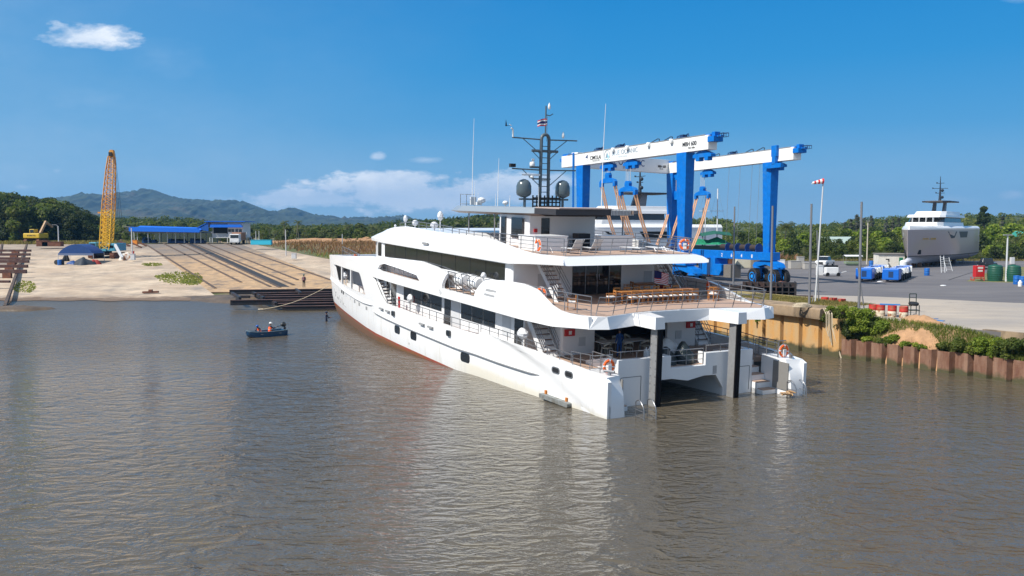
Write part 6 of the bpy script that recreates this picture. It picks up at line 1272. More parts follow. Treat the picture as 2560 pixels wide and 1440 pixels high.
# --- long winch shed and the office with blue roofs
BRF = mat('blue_metal_roof', (.005, .13, .62), .4); BRS = mat('blue_roof_edge', (.004, .08, .35), .5)
pA = rg(340, 610); Ys = 212.0; zS = 6.32
def sx_(x): return (x - 1280) / FPX * Ys * 1.0
def zy(y): return CAMH + (HOR - y) / FPX * Ys
wsd = thing('winch_shed', 'long open winch shed with a blue metal roof at the head of the slipway', 'shed', Matrix.Translation((sx_(420), Ys, zS))); wi = wsd.matrix_world.inverted()
def L_(x, y, dy=0): return wi @ Vector((sx_(x), Ys + dy, zy(y)))
mb = MB(); a = [L_(332, 577, -1.5), L_(505, 580, -1.5), L_(505, 571, 5), L_(332, 566, 5)]; b = [v + Vector((0, 0, .18)) for v in a]; mb.loft([a, b]); mb.add([L_(331, 578, -1.55), L_(506, 581, -1.55), L_(506, 571, -1.5), L_(331, 567, -1.5)], [(0, 1, 2, 3)]); mb.build('roof', BRF, wsd)
mb = MB(); mb.box(*L_(334, 583, 0)[:2], L_(334, 583)[2], L_(500, 583)[0], 10, L_(334, 579)[2]); mb.build('roof_truss', GREYS, wsd)
mb = MB()
for x in (337, 345, 372, 400, 420, 440, 462, 488, 503):
    for dy in (0, 8): q = L_(x, 580, dy); mb.tube([(q.x, q.y, 0), (q.x, q.y, q.z)], .11, 6)
mb.build('posts', LGREY, wsd)
mb = MB(); mb.box(L_(338, 0)[0], 12, 0, L_(505, 0)[0], 12.2, L_(0, 583)[2]); mb.build('rear_wall', mat('dark_net_wall', (.05, .07, .05), .9, var=.3), wsd)
for i, (x0, x1, yt, lab) in enumerate(((346, 366, 594, 'blue winch machine at the left end of the winch shed'), (370, 381, 599, 'small blue winch motor left of the middle of the shed'), (411, 458, 597, 'long dark blue winch under the middle of the shed roof'), (466, 502, 596, 'dark blue winch at the right end of the shed'))):
    o = thing('slip_winch', lab, 'winch', Matrix.Translation((sx_((x0 + x1) / 2), Ys + 3, zS)), 'winches in the long blue roofed shed'); w_ = sx_(x1) - sx_(x0); h_ = zy(yt) - zS; mb = MB(); mb.box(-w_ / 2, -.8, 0, w_ / 2, .8, h_ * .55); mb.box(-w_ / 2, -.4, h_ * .5, -w_ / 2 + .8, .6, h_); mb.build('bed', mat('winch_blue', (.01, .06, .20), .5), o, bevel=.04); mb = MB(); mb.tube([(-w_ * .3, 0, h_ * .6), (w_ * .42, 0, h_ * .6)], h_ * .34, 14); mb.build('drum', BLACK, o)
of = thing('office_building', 'two-storey white slipway office on stilts with blue roofs beside the winch shed', 'building', Matrix.Translation((sx_(570), Ys, zS))); wi = of.matrix_world.inverted()
mb = MB(); z1 = L_(0, 593)[2]; z2 = L_(0, 562)[2]; mb.box(L_(571, 0)[0], 0, z1, L_(609, 0)[0], 6, z2 + .4); mb.box(L_(527, 0)[0], 1.6, z1, L_(571, 0)[0], 6, z2 + .4); mb.build('upper_wall', WHITE2, of)
mb = MB(); mb.box(L_(530, 0)[0], 1.5, z1 + .8, L_(566, 0)[0], 1.6, z2 - .4); o = mb.build('recess_shade_panel', BLACK, of);  # flat black panel paints the shade inside the balcony
for x0, x1 in ((572, 579), (580, 587), (590, 597), (599, 606)): mb = MB(); mb.box(L_(x0, 0)[0], -.05, L_(0, 580)[2], L_(x1, 0)[0], 0, L_(0, 573)[2]); mb.build('window', DGLASS, of)
mb = MB(); mb.box(L_(527, 0)[0], -.1, z1 - .15, L_(609, 0)[0], 6, z1); mb.build('floor_slab', LGREY, of)
mb = MB()
for x in (526, 532, 570, 607, 612):
    for dy in (0, 5.5): q = L_(x, 593, dy); mb.tube([(q.x, q.y, 0), (q.x, q.y, z1)], .12, 6)
mb.build('stilts', LGREY, of)
mb = MB()
for i in range(16): x = L_(532, 0)[0] + i * (L_(567, 0)[0] - L_(532, 0)[0]) / 15; mb.tube([(x, 0, z1), (x, 0, z1 + .9)], .03, 4)
mb.tube([(L_(531, 0)[0], 0, z1 + .9), (L_(568, 0)[0], 0, z1 + .9)], .05, 5); mb.build('balcony_rail', WHITE2, of)
mb = MB(); a = [L_(530, 568, -1), L_(611, 568, -1), L_(607, 562, 1.5), L_(532, 562, 1.5)]; mb.loft([a, [v + Vector((0, 0, .15)) for v in a]]); mb.add([L_(530, 568.5, -1.02), L_(611, 568.5, -1.02), L_(607, 561.5, -.98), L_(531, 561.5, -.98)], [(0, 1, 2, 3)]); mb.build('canopy_roof', BRF, of)
mb = MB(); a = [L_(497, 571, -1), L_(527, 555.5, -1), L_(527, 555.5, 7), L_(497, 571, 7)]; mb.loft([a, [v + Vector((0, 0, .15)) for v in a]]); a = [L_(517, 554.5, -1.2), L_(618, 555, -1.2), L_(618, 555, 7), L_(517, 554.5, 7)]; mb.loft([a, [v + Vector((0, 0, .2)) for v in a]]); mb.build('roof', BRF, of)
mb = MB(); mb.add([L_(512, 576, -.9), L_(526, 578, -.9), L_(526, 557, -.9), L_(505, 570, -.9)], [(0, 1, 2, 3)]); mb.build('side_cladding', BRS, of); mb = MB(); mb.box(L_(528, 0)[0], .3, L_(0, 561)[2], L_(609, 0)[0], .35, L_(0, 556)[2]); mb.build('gable_panel', LGREY, of)
# --- tent
tp = rg(190, 662); tn = thing('marquee_tent', 'small tent with an arched dark blue canopy on the slipway apron', 'tent', Matrix.Translation(tp)); w_ = 88 / FPX * tp.y; mb = MB()
def tsec(y): return [(-w_ / 2 + w_ * i / 14, y, 1.95 + 1.75 * math.sin(math.pi * i / 14) ** .8) for i in range(15)]
TBL = mat('tent_blue', (.008, .05, .19), .6, var=.15, vscale=.8); mb.loft([tsec(0), tsec(1.8), tsec(4.5)], closed=False); mb.add([(-w_ / 2, 0, 1.7), (w_ / 2, 0, 1.7)] + list(reversed(tsec(0))), [tuple(range(17))]); mb.build('canopy', TBL, tn)
mb = MB(); mb.box(-w_ / 2, -.05, 1.6, w_ / 2, -.01, 2.0); mb.build('valance', mat('tent_grey_edge', (.13, .17, .28), .6), tn); mb = MB()
for x in (-w_ / 2, w_ / 2):
    for y in (0, 4.4): mb.tube([(x, y, 0), (x, y, 2.0)], .05, 6)
mb.build('tent_poles', LGREY, tn)
TP_ = mat('black_tarp', (.02, .028, .04), .7, var=.4)
for (x, y, rx, h_, m_, lab, nm) in ((207, 664, 1.9, 1.2, TP_, 'black tarpaulin heap under the blue tent', 'tarpaulin_heap'), (236, 663, .9, 1.0, mat('red_heap', (.30, .03, .02), .7), 'red metal scrap leaning at the right of the tent', 'scrap_heap'), (182, 662, 1.2, .7, TBL, 'crumpled blue sheet on the ground under the tent', 'tarpaulin_heap'), (165, 655, .7, 1.5, BLACK, 'dark equipment under the left half of the tent', 'equipment_heap')):
    p_ = rg(x, y); o = blobmesh(nm, p_.x, p_.y, rx, rx * .6, h_, m_, base=p_.z, seed=x, rough=.9, n=18, nr=5); tag(o, lab, 'heap')
for i, (x, y, lab) in enumerate(((149, 665, 'blue drum at the left foot of the tent'), (156, 664, 'second drum at the left foot of the tent, darker'))):
    o = drum(BB if i == 0 else mat('black_tarp', (.02, .028, .04), .7), lab, 'plastic_barrel'); o.matrix_world = Matrix.Translation(rg(x, y)) @ Matrix.Scale(1.15, 4); o['group'] = 'drums beside the tent'
mb = MB(); mb.lathe([(.2, -.12), (.45, -.12), (.48, 0), (.45, .12), (.2, .12)], 16, Matrix.Translation(rg(142, 664) + Vector((0, 0, .45))) @ Matrix.Rotation(R(80), 4, 'X')); tag(mb.build('tyre', BLACK, smooth=40), 'loose tyre beside the drums at the left of the tent', 'tyre')
p_ = rg(315, 652); o = blobmesh('sack_heap', p_.x, p_.y, 1.3, .8, 1.2, mat('white_sacks', (.6, .56, .5), .8, col2=(.35, .15, .07), vscale=1.2, thr=(.52, .6)), base=p_.z, seed=9, rough=.9, n=18, nr=5); tag(o, 'heap of white sacks right of the blue crane', 'heap')
boxthing(331, 650, .8, .6, 1.1, LGREY, 'grey switch box beside the lamp post left of the winch shed', 'switch_box', z0=rg(331, 650).z); boxthing(331, 640, .5, .4, .9, RED, 'red fire box on the lamp post left of the winch shed', 'fire_box_post', 'fire box', z0=rg(331, 640).z)
boxthing(734, 647, .9, .6, 1.0, LGREY, 'grey switch box at the right edge of the slipway', 'switch_box', z0=rg(734, 647).z)
def lampL(x, yb, yt, lab, heads=2):
    p_ = rg(x, yb); h = CAMH + (HOR - yt) / FPX * p_.y - p_.z; o = thing('lamp_post', lab, 'lamp post', Matrix.Translation(p_)); mb = MB(); mb.tube([(0, 0, 0), (0, 0, h - .4), (-.4, 0, h)], [.13, .10, .06], 8); mb.build('shaft', LGREY, o)
    mb = MB(); mb.box(-1.3, -.2, h - .05, -.3, .2, h + .05, ) ; mb.build('lamp_head', GREY, o); mb = MB()
    if heads > 1: mb.box(-.2, -.3, h + .15, .7, .3, h + .22); mb.build('solar_panel', mat('solar_panel', (.03, .04, .07), .3), o)
lampL(147, 618, 562, 'lamp post with a solar panel left of the tall crane'); lampL(331, 652, 567, 'lamp post with a solar panel at the left end of the winch shed')
for x, yb, yt, lab in ((715, 641, 574, 'slim pole at the right edge of the slipway'), (640, 608, 577, 'thin pole right of the office building'), (648, 608, 577, 'second thin pole right of the office building'), (617, 610, 580, 'short pole beside the lorry'), (856, 612, 585, 'thin pole in the field above the bow of the yacht')):
    p_ = rg(x, yb); h = CAMH + (HOR - yt) / FPX * p_.y - p_.z; o = thing('utility_pole', lab, 'pole', Matrix.Translation(p_)); mb = MB(); mb.tube([(0, 0, 0), (0, 0, h)], [.12, .08], 7); mb.build('shaft', LGREY, o)
boxthing(652, 612, 4.5, 1.2, 1.0, mat('cyan_paint', (.03, .45, .62), .6), 'bright turquoise block by the trees right of the office', 'turquoise_block', 'block', z0=6.3)
boxthing(105, 616, 2.6, 1.2, 1.2, RUST, 'rusty skip with uneven sides right of the excavator', 'rusty_skip', 'skip', z0=rg(105, 616).z); boxthing(128, 616, 4.2, 1.5, 1.0, RUST, 'low rusty bin row beside the left lamp post', 'rusty_bin', 'bin', z0=rg(128, 616).z)
for i, (x, y, lab) in enumerate(((310, 618, 'dark steel plate leaning left of the winch shed'), (340, 622, 'rusty beam lying slanted near the lamp post'), (352, 618, 'second rusty slanted beam near the winch shed'))):
    p_ = rg(x, y); mb = MB(); mb.bar(p_ + Vector((-1.2, 0, 1.3)), p_ + Vector((1.3, 0, .1)), .9 if i == 0 else .4, .25); tag(mb.build('scrap_beam', RUST), lab, 'scrap steel')
boxthing(336, 612, 1.2, .6, 1.0, mat('orange_machine', (.75, .25, .02), .6), 'small orange machine behind the left lamp post of the winch shed', 'orange_machine', 'machine', z0=rg(336, 612).z)
p_ = rg(376, 737); mb = MB(); mb.bar(p_ + Vector((-1.1, 0, .2)), p_ + Vector((1.1, .2, .25)), .5, .25); mb.box(-.2, -.2, .3, .3, .2, .6, Matrix.Translation(p_)); tag(mb.build('rusty_fitting', RUST), 'rusty steel fitting lying near the waterline of the apron', 'scrap steel')
boxthing(14, 602, 9, 3, 2.0, mat('dark_roof_grey', (.05, .05, .05), .9, var=.3), 'dark low-roofed hut at the left edge before the trees', 'low_hut', 'hut', z0=6.3)
# mooring line from the bow
bowW = YW @ Vector((58.6, 4.65, 1.2)); e_ = gnd(652, 774, .1); mb = MB(); mb.tube([bowW.lerp(e_, f) - Vector((0, 0, .5 * math.sin(math.pi * f))) for f in np.linspace(0, 1, 14)], .032, 5); mb.tube([e_ + Vector((.3 * math.cos(a), .2 * math.sin(a), .05)) for a in np.linspace(0, 6, 10)], .06, 5); tag(mb.build('mooring_line', ROPE), 'pale mooring line from the yacht bow down to the water', 'rope')
# grass patches on the slipway
# ============================================================ THINGS ON THE YACHT
WH_C = mat('white_cushion', (.78, .77, .74), .8)
def wood_chair(label=''):
    o = thing('wooden_chair', label, 'chair'); mb = MB(); mb.box(-.24, -.25, .40, .24, .25, .43); mb.build('seat_frame', WOOD, o, bevel=.01); mb = MB(); mb.box(-.23, -.24, .43, .23, .24, .49); mb.build('cushion', WH_C, o, bevel=.02)
    for x in (-.23, .23):
        for y in (-.23, .23): mb = MB(); mb.box(x - .022, y - .022, 0, x + .022, y + .022, .62 if y < 0 else .86); mb.build('leg', WOOD, o)
    mb = MB(); mb.box(-.25, .21, .58, .25, .25, .66); mb.box(-.25, .21, .74, .25, .25, .86)
    mb.build('backrest', WOOD, o, bevel=.01); mb = MB(); mb.box(-.26, -.26, .62, -.20, .25, .65); mb.box(.20, -.26, .62, .26, .25, .65); mb.build('armrest', WOOD, o); return o
wc = wood_chair(); F5 = 5.047; pl = []
dirs = 'first second third fourth fifth sixth seventh eighth ninth'.split()
for i in range(7): pl.append((YL(6.35, 1.15 - i * .78, F5, R(90)), f'wooden chair at the long table, {dirs[i]} from the left on the stern side'))
for i in range(7): pl.append((YL(8.05, 1.0 - i * .78, F5, R(-90)), f'wooden chair at the long table, {dirs[i]} from the left on the saloon side'))
pl += [(YL(7.0, 2.3, F5, R(180 - 15)), 'wooden chair at the left end of the long table'), (YL(5.6, 6.0, F5, R(150)), 'wooden armchair standing alone by the left rail of the upper deck'), (YL(6.9, -5.6, F5, R(60)), 'wooden chair at the right end of the upper deck, near the rail'),
       (YL(6.3, -5.2, F5, R(95)), 'wooden chair just left of the rightmost deck chair'), (YL(11.2, -2.0, F5, R(170)), 'wooden chair at the left end of the small table by the saloon wall')]
spawn(wc, pl, 'wooden chairs with white cushions on the upper deck')
def wood_table(s, t, L, W_, label, group='wooden tables on the upper deck', rz=0):
    o = thing('wooden_table', label, 'table', YL(s, t, F5, rz), group); mb = MB(); mb.box(-W_ / 2, -L / 2, .71, W_ / 2, L / 2, .75); mb.box(-W_ / 2 + .08, -L / 2 + .08, .63, W_ / 2 - .08, L / 2 - .08, .71); mb.build('tabletop', WOOD, o, bevel=.01)
    for x in (-W_ / 2 + .12, W_ / 2 - .12):
        for y in ((-L / 2 + .12, L / 2 - .12)): mb = MB(); mb.box(x - .035, y - .035, 0, x + .035, y + .035, .64); mb.build('leg', WOOD, o)
    return o
for i, (t, L) in enumerate(((.75, 1.9), (-1.25, 1.9), (-3.2, 1.9))): wood_table(7.2, t, L, .95, ('left third', 'middle third', 'right third')[i] + ' of the long wooden dining table on the upper deck', 'joined wooden dining tables')
wood_table(10.9, -3.4, 2.3, 1.0, 'separate wooden table by the right of the saloon doors', None)
tag(MB().box(10.3, -4.9, F5, 10.9, -4.3, 5.75).build('red_cooler', mat('dark_red', (.45, .012, .03), .5), None, bevel=.04, M=YW), 'dark red cooler box beside the wooden table on the upper deck', 'cooler')
# sun loungers
def lounger(label):
    o = thing('sun_lounger', label, 'sun lounger'); mb = MB(); mb.box(-.32, -.9, .30, .32, .45, .34); mb.build('bed', LGREY, o, bevel=.01); mb = MB(); mb.loft([[(-.32, .45, .30), (.32, .45, .30), (.32, .45, .34), (-.32, .45, .34)], [(-.32, .95, .92), (.32, .95, .92), (.32, .92, .95), (-.32, .92, .95)]]) if 'raised' in label else mb.box(-.32, .45, .30, .32, 1.0, .34); mb.build('backrest', LGREY, o)
    mb = MB()
    for y in (-.75, .3): mb.tube([(-.3, y, .3), (-.3, y - .08, .02), (.3, y - .08, .02), (.3, y, .3)], .022, 5)
    mb.build('legs', GREYS, o); return o
for s, t, rz, lab in ((10.6, 1.5, 90, 'sun lounger with raised back behind the flybridge rail'), (10.4, -1.6, 100, 'flat sun lounger in the middle of the flybridge'), (10.2, 3.2, 90, 'flat sun lounger at the left of the raised one'), (10.1, -3.3, 80, 'flat sun lounger by the white stair on the flybridge')):
    o = lounger(lab); o.matrix_world = YL(s, t, 7.958, R(rz)); o['group'] = 'sun loungers on the flybridge'
boxd = lambda s, t, u, a, b, c, m_, nm, lab, cat: tag(MB().box(-a / 2, -b / 2, 0, a / 2, b / 2, c).build(nm, m_, None, bevel=.02, M=YL(s, t, u)), lab, cat)
boxd(15.6, -.9, 7.96, .8, 1.0, 1.0, mat('dark_grill', (.03, .022, .022), .4), 'deck_grill', 'dark grill unit between the two white bars on the flybridge', 'grill')
# life rings
RNG = bpy.data.materials.new('life_ring_orange'); RNG.use_nodes = True; RNG.node_tree.nodes['Principled BSDF'].inputs['Base Color'].default_value = (.85, .13, .01, 1)
def life_ring(M, lab):
    o = thing('life_ring', lab, 'life ring', M, 'orange life rings on the rails'); mb = MB(); n_ = 28; secs = []
    for i in range(n_): a = 6.2832 * i / n_; secs.append([((.30 + .085 * math.cos(b)) * math.cos(a), .06 * math.sin(b), (.30 + .085 * math.cos(b)) * math.sin(a)) for b in [6.2832 * j / 10 for j in range(10)]])
    mb.mi = 0
    for i in range(n_): mb.mi = 1 if i % 7 == 0 else 0; mb.loft([secs[i], secs[(i + 1) % n_]], cap=False)
    mb.build('ring', [RNG, WHITE2], o, smooth=60); mb = MB(); mb.tube([(.42 * math.cos(a), 0, .42 * math.sin(a)) for a in np.linspace(0, 6.2832, 20)], .012, 4); mb.box(-.1, .05, -.28, .12, .12, .1); mb.build('grab_line', WHITE2, o)
for s, t, u, rz, lab in ((1.12, 6.35, 2.55, 90, 'life ring at the port stern corner of the main deck'), (1.12, -6.35, 2.55, 90, 'life ring at the starboard stern corner of the main deck'), (10.3, 5.66, 8.5, 0, 'life ring on the left rail of the flybridge'), (9.4, -5.2, 8.5, 60, 'life ring at the right end of the flybridge rail'), (8.3, 6.5, 5.7, 20, 'life ring by the left stair of the upper deck'), (8.4, -6.5, 5.7, 150, 'life ring by the right rail of the upper deck')): life_ring(YL(s, t, u, R(rz)), lab)
# life raft canisters in their cradles
for s, lab in ((19.0, 'white life raft canister on the port side, the one nearer the bow'), (16.7, 'white life raft canister on the port side, the one nearer the stern')):
    o = thing('life_raft', lab, 'life raft', YL(s, 6.75, 4.76), 'white life raft canisters on the port side'); mb = MB(); mb.lathe([(.02, -.86), (.42, -.80), (.53, -.6), (.53, -.03), (.56, -.03), (.56, .03), (.53, .03), (.53, .6), (.42, .80), (.02, .86)], 18, Matrix.Translation((0, .1, .78)) @ Matrix.Rotation(R(90), 4, 'Y') @ Matrix.Scale(.86, 4)); mb.build('canister', WHITE, o, smooth=40)
    for y in (-.4, .4): mb = MB(); mb.tube([(y, .1 + .475 * math.cos(a), .78 + .475 * math.sin(a)) for a in np.linspace(0, 6.28, 20)], .02, 4); mb.build('strap', BLACK, o)
    mb = MB()
    for x in (-.6, .6):
        mb.tube([(x, .75, .02), (x, .9, 1.35), (x * .6, .9, 1.35)], .035, 5); mb.tube([(x, -.6, .02), (x, .75, .02)], .035, 5); mb.tube([(x, -.2, .02), (x, .8, .75)], .03, 5)
    mb.tube([(-.6, .78, .3), (.6, .78, .3)], .03, 5); mb.tube([(-.6, .9, 1.35), (.6, .9, 1.35)], .03, 5); mb.build('cradle', STEEL, o)
# grab arches standing on the submerged stern platform
for (x0, y0, x1, y1, lab) in ((1589, 1044, 1610, 1052, 'leftmost steel grab arch rising from the water behind the port hull'), (1618, 1040, 1640, 1049, 'second steel grab arch behind the port hull, next to the dark post'), (1967, 990, 1990, 995, 'left steel grab arch behind the starboard hull'), (1992, 988, 2016, 994, 'rightmost steel grab arch behind the starboard hull')):
    a, b = gnd(x0, y0, 0), gnd(x1, y1, 0); h = 1.0; mb = MB(); pts = [a - Vector((0, 0, .6)), a + Vector((0, 0, h * .85))]
    for f in np.linspace(.1, .9, 7): q = a.lerp(b, f); pts.append(q + Vector((0, 0, h * (.85 + .25 * math.sin(math.pi * f) - .25 * f))))
    pts += [b + Vector((0, 0, h * .5)), b - Vector((0, 0, .6))]; mb.tube(pts, .028, 6)
    for z_ in (.12, .45): mb.tube([a + Vector((0, 0, z_)), b + Vector((0, 0, z_ - .02))], .022, 5)
    tag(mb.build('grab_arch', STEEL, smooth=60), lab, 'ladder rail', 'steel grab arches at the stern')
mb = MB(); rnd = random.Random(5)
for j in range(4): mb.tube([YW @ Vector((-.1 + .25 * math.sin(a * 1.3 + j), -5.2 - .9 * (a / 6), .18 + .05 * j + .04 * math.sin(3 * a))) for a in np.linspace(0, 6, 14)], .035, 4)
tag(mb.build('stern_line', mat('tan_rope', (.48, .30, .15), .9)), 'tangled tan rope on the starboard boarding step', 'rope')
# flags
def flag(M, cols, W_, H_, lab, name, seed=0, canton=None):
    o = thing(name, lab, 'flag', M); mb = MB(); nx_, n_ = 12, len(cols); 
    def P_(i, z_): f = i / nx_; return (f * W_ * .95, .09 * math.sin(f * 8 + seed) * f * W_ + .02, z_ - f * W_ * .22 - .03 * math.sin(f * 6 + z_ * 4))
    for r_ in range(n_):
        z0, z1 = H_ * (1 - r_ / n_), H_ * (1 - (r_ + 1) / n_)
        for i in range(nx_): mb.mi = canton if (canton is not None and i < nx_ * .45 and r_ < n_ * .55) else cols[r_]; mb.add([P_(i, z0), P_(i + 1, z0), P_(i + 1, z1), P_(i, z1)], [(0, 1, 2, 3)])
    mb.build('cloth', [mat('flag_red', (.55, .02, .03), .8), mat('flag_white', (.75, .75, .75), .8), mat('flag_navy', (.015, .02, .12), .8)], o); mb = MB(); mb.tube([(-.02, 0, -1.2), (-.02, 0, H_ + .15)], .018, 5); mb.build('staff', GREYS, o); return o
vw = math.degrees(0)
o = flag(YL(9.0, -2.45, 6.05, R(62)) @ Matrix.Rotation(R(180), 4, 'Z'), [0, 1] * 7, 1.0, .8, 'striped red and white ensign with a dark blue canton above the upper deck', 'ensign_flag', 1.0, 2)
o = flag(YL(19.45, -.08, 16.75, R(75)), [0, 1, 2, 2, 1, 0], .75, .5, 'small red, white and blue striped flag on the radar mast', 'courtesy_flag', 2.2)
# covered tender on the foredeck and deck gear
td = thing('covered_tender', 'tender boat under a dark blue cover on the foredeck of the yacht', 'tender', YL(46.5, -1.2, 4.25)); mb = MB(); CV = mat('blue_cover', (.02, .055, .16), .65, var=.2, vscale=1.5)
mb.loft([[(x, -w_, .5), (x, -w_, 1.0), (x, 0, h_), (x, w_, 1.0), (x, w_, .5)] for x, w_, h_ in ((-4.2, .9, 1.4), (-3.6, 1.4, 1.95), (-1, 1.5, 2.15), (1.5, 1.45, 2.0), (3.5, .9, 1.5), (4.6, .15, 1.1))]); mb.build('cover', CV, td, smooth=50)
mb = MB(); mb.loft([[(x, -w_, .6), (x, 0, 0), (x, w_, .6)] for x, w_ in ((-4.2, .95), (-1, 1.55), (2, 1.4), (4.7, .1))]); mb.build('hull', RED, td)
boxd(42.8, 1.0, 4.25, 1.2, 4.2, 1.5, mat('red_crate', (.40, .06, .05), .6), 'foredeck_locker', 'red and white locker bench at the aft end of the foredeck', 'locker')
mb = MB(); mb.ball((0, 0, .4), .3, 8, (1, 1, 1.6)); mb.ball((.4, .2, .3), .28, 8); o = tag(mb.build('deck_buoys', ORANGE, smooth=60, M=YL(50.2, 4.6, 4.3)), 'orange and yellow marker buoys on the foredeck beside the rail', 'buoy')
# cockpit: cream chairs and tables inside, gas bottles, bags
CRM = mat('cream_chair', (.50, .46, .38), .7)
cc = thing('cream_chair', '', 'chair'); mb = MB(); mb.box(-.25, -.25, .42, .25, .25, .5); mb.build('seat', CRM, cc, bevel=.03)
for x in (-.23, .23):
    for y in (-.23, .23): mb = MB(); mb.tube([(x, y, .45), (x * 1.15, y * 1.15, 0)], .022, 5); mb.build('leg', CRM, cc)
mb = MB(); mb.loft([[(.30 * math.sin(a), .27 * math.cos(a) * 1, .5 + dz), (.33 * math.sin(a), .30 * math.cos(a), .5 + dz), (.33 * math.sin(a), .30 * math.cos(a), .62 + dz), (.30 * math.sin(a), .27 * math.cos(a), .62 + dz)] for a, dz in [(q, .2 * math.cos(q) + .05) for q in np.linspace(-1.6, 1.6, 9)]]); mb.build('backrest', CRM, cc, smooth=40)
spots = [(6.9, 2.55, 200), (6.6, 1.2, 160), (8.2, 1.9, 20), (8.4, .8, 0), (6.8, -.2, 190), (8.8, -.4, 30), (9.6, 2.3, 60), (9.8, 1.2, 80)]
spawn(cc, [(YL(s, t, 1.89, R(rz - 90)), 'cream tub chair in the shaded cockpit, ' + w_) for (s, t, rz), w_ in zip(spots, ('leftmost and nearest the wall', 'second from the left, nearest the stern', 'behind the left end of the table', 'behind the middle of the table', 'in front of the right end of the table', 'behind the right end of the table', 'deepest in the left of the saloon', 'deepest in the middle of the saloon'))], 'cream tub chairs in the cockpit')
tb = thing('cockpit_table', 'long grey table in the shaded cockpit with things lying on it', 'table', YL(7.5, 1.2, 1.89)); mb = MB(); mb.box(-.5, -1.9, .70, .5, 1.6, .75); mb.build('tabletop', LGREY, tb, bevel=.01)
for y in (-1.6, 1.3): mb = MB(); mb.tube([(0, y, 0), (0, y, .7)], .06, 8); mb.build('leg', GREYS, tb)
gb = thing('gas_cylinder', '', 'cylinder'); mb = MB(); mb.lathe([(.14, 0), (.15, .03), (.15, .85), (.10, .97), (.04, 1.0), (.04, 1.1), (0.01, 1.1)], 14); mb.build('bottle', LGREY, gb, smooth=40)
spawn(gb, [(YL(3.2 + .12 * (i % 2), 2.35 - i * .33, 1.89), f'pale gas cylinder, {w_} in the row behind the port post') for i, w_ in enumerate(('leftmost', 'second', 'third', 'fourth'))], 'pale gas cylinders in the cockpit')
BAG = mat('black_plastic', (.012, .02, .022), .3, var=.3, bump=.8, bscale=5)
for (s, t, r_, h_, m_, nm, lab) in ((3.3, .75, .55, 1.0, BAG, 'black_bag', 'left of the two big black bags at the stern rail'), (3.2, -.45, .6, 1.25, BAG, 'black_bag', 'right and taller of the two black bags at the stern rail'), (4.3, -.1, .85, 1.3, mat('white_plastic_wrap', (.55, .57, .58), .35, bump=.9, bscale=5), 'wrapped_bundle', 'bundle in crumpled white plastic behind the black bags'), (4.2, 1.3, .4, .6, mat('white_plastic_wrap', (.55, .57, .58), .35), 'wrapped_bundle', 'smaller crumpled white bundle beside the dark port post')):
    mb = MB(); secs = []; rnd = random.Random(int(s * 100))
    for i in range(8): f = i / 7; rr = r_ * (1 - f ** 2.2 * .85) * (1.05 if f < .3 else 1); secs.append([((rr * (1 + .16 * rnd.uniform(-1, 1))) * math.cos(a) + f * .15, (rr * (1 + .16 * rnd.uniform(-1, 1))) * math.sin(a) * 1.1, h_ * f) for a in [6.283 * j / 12 for j in range(12)]])
    mb.loft(secs); tag(mb.build(nm, m_, None, smooth=60, M=YL(s, t, 1.89)), lab, 'bag' if 'bag' in nm else 'bundle')
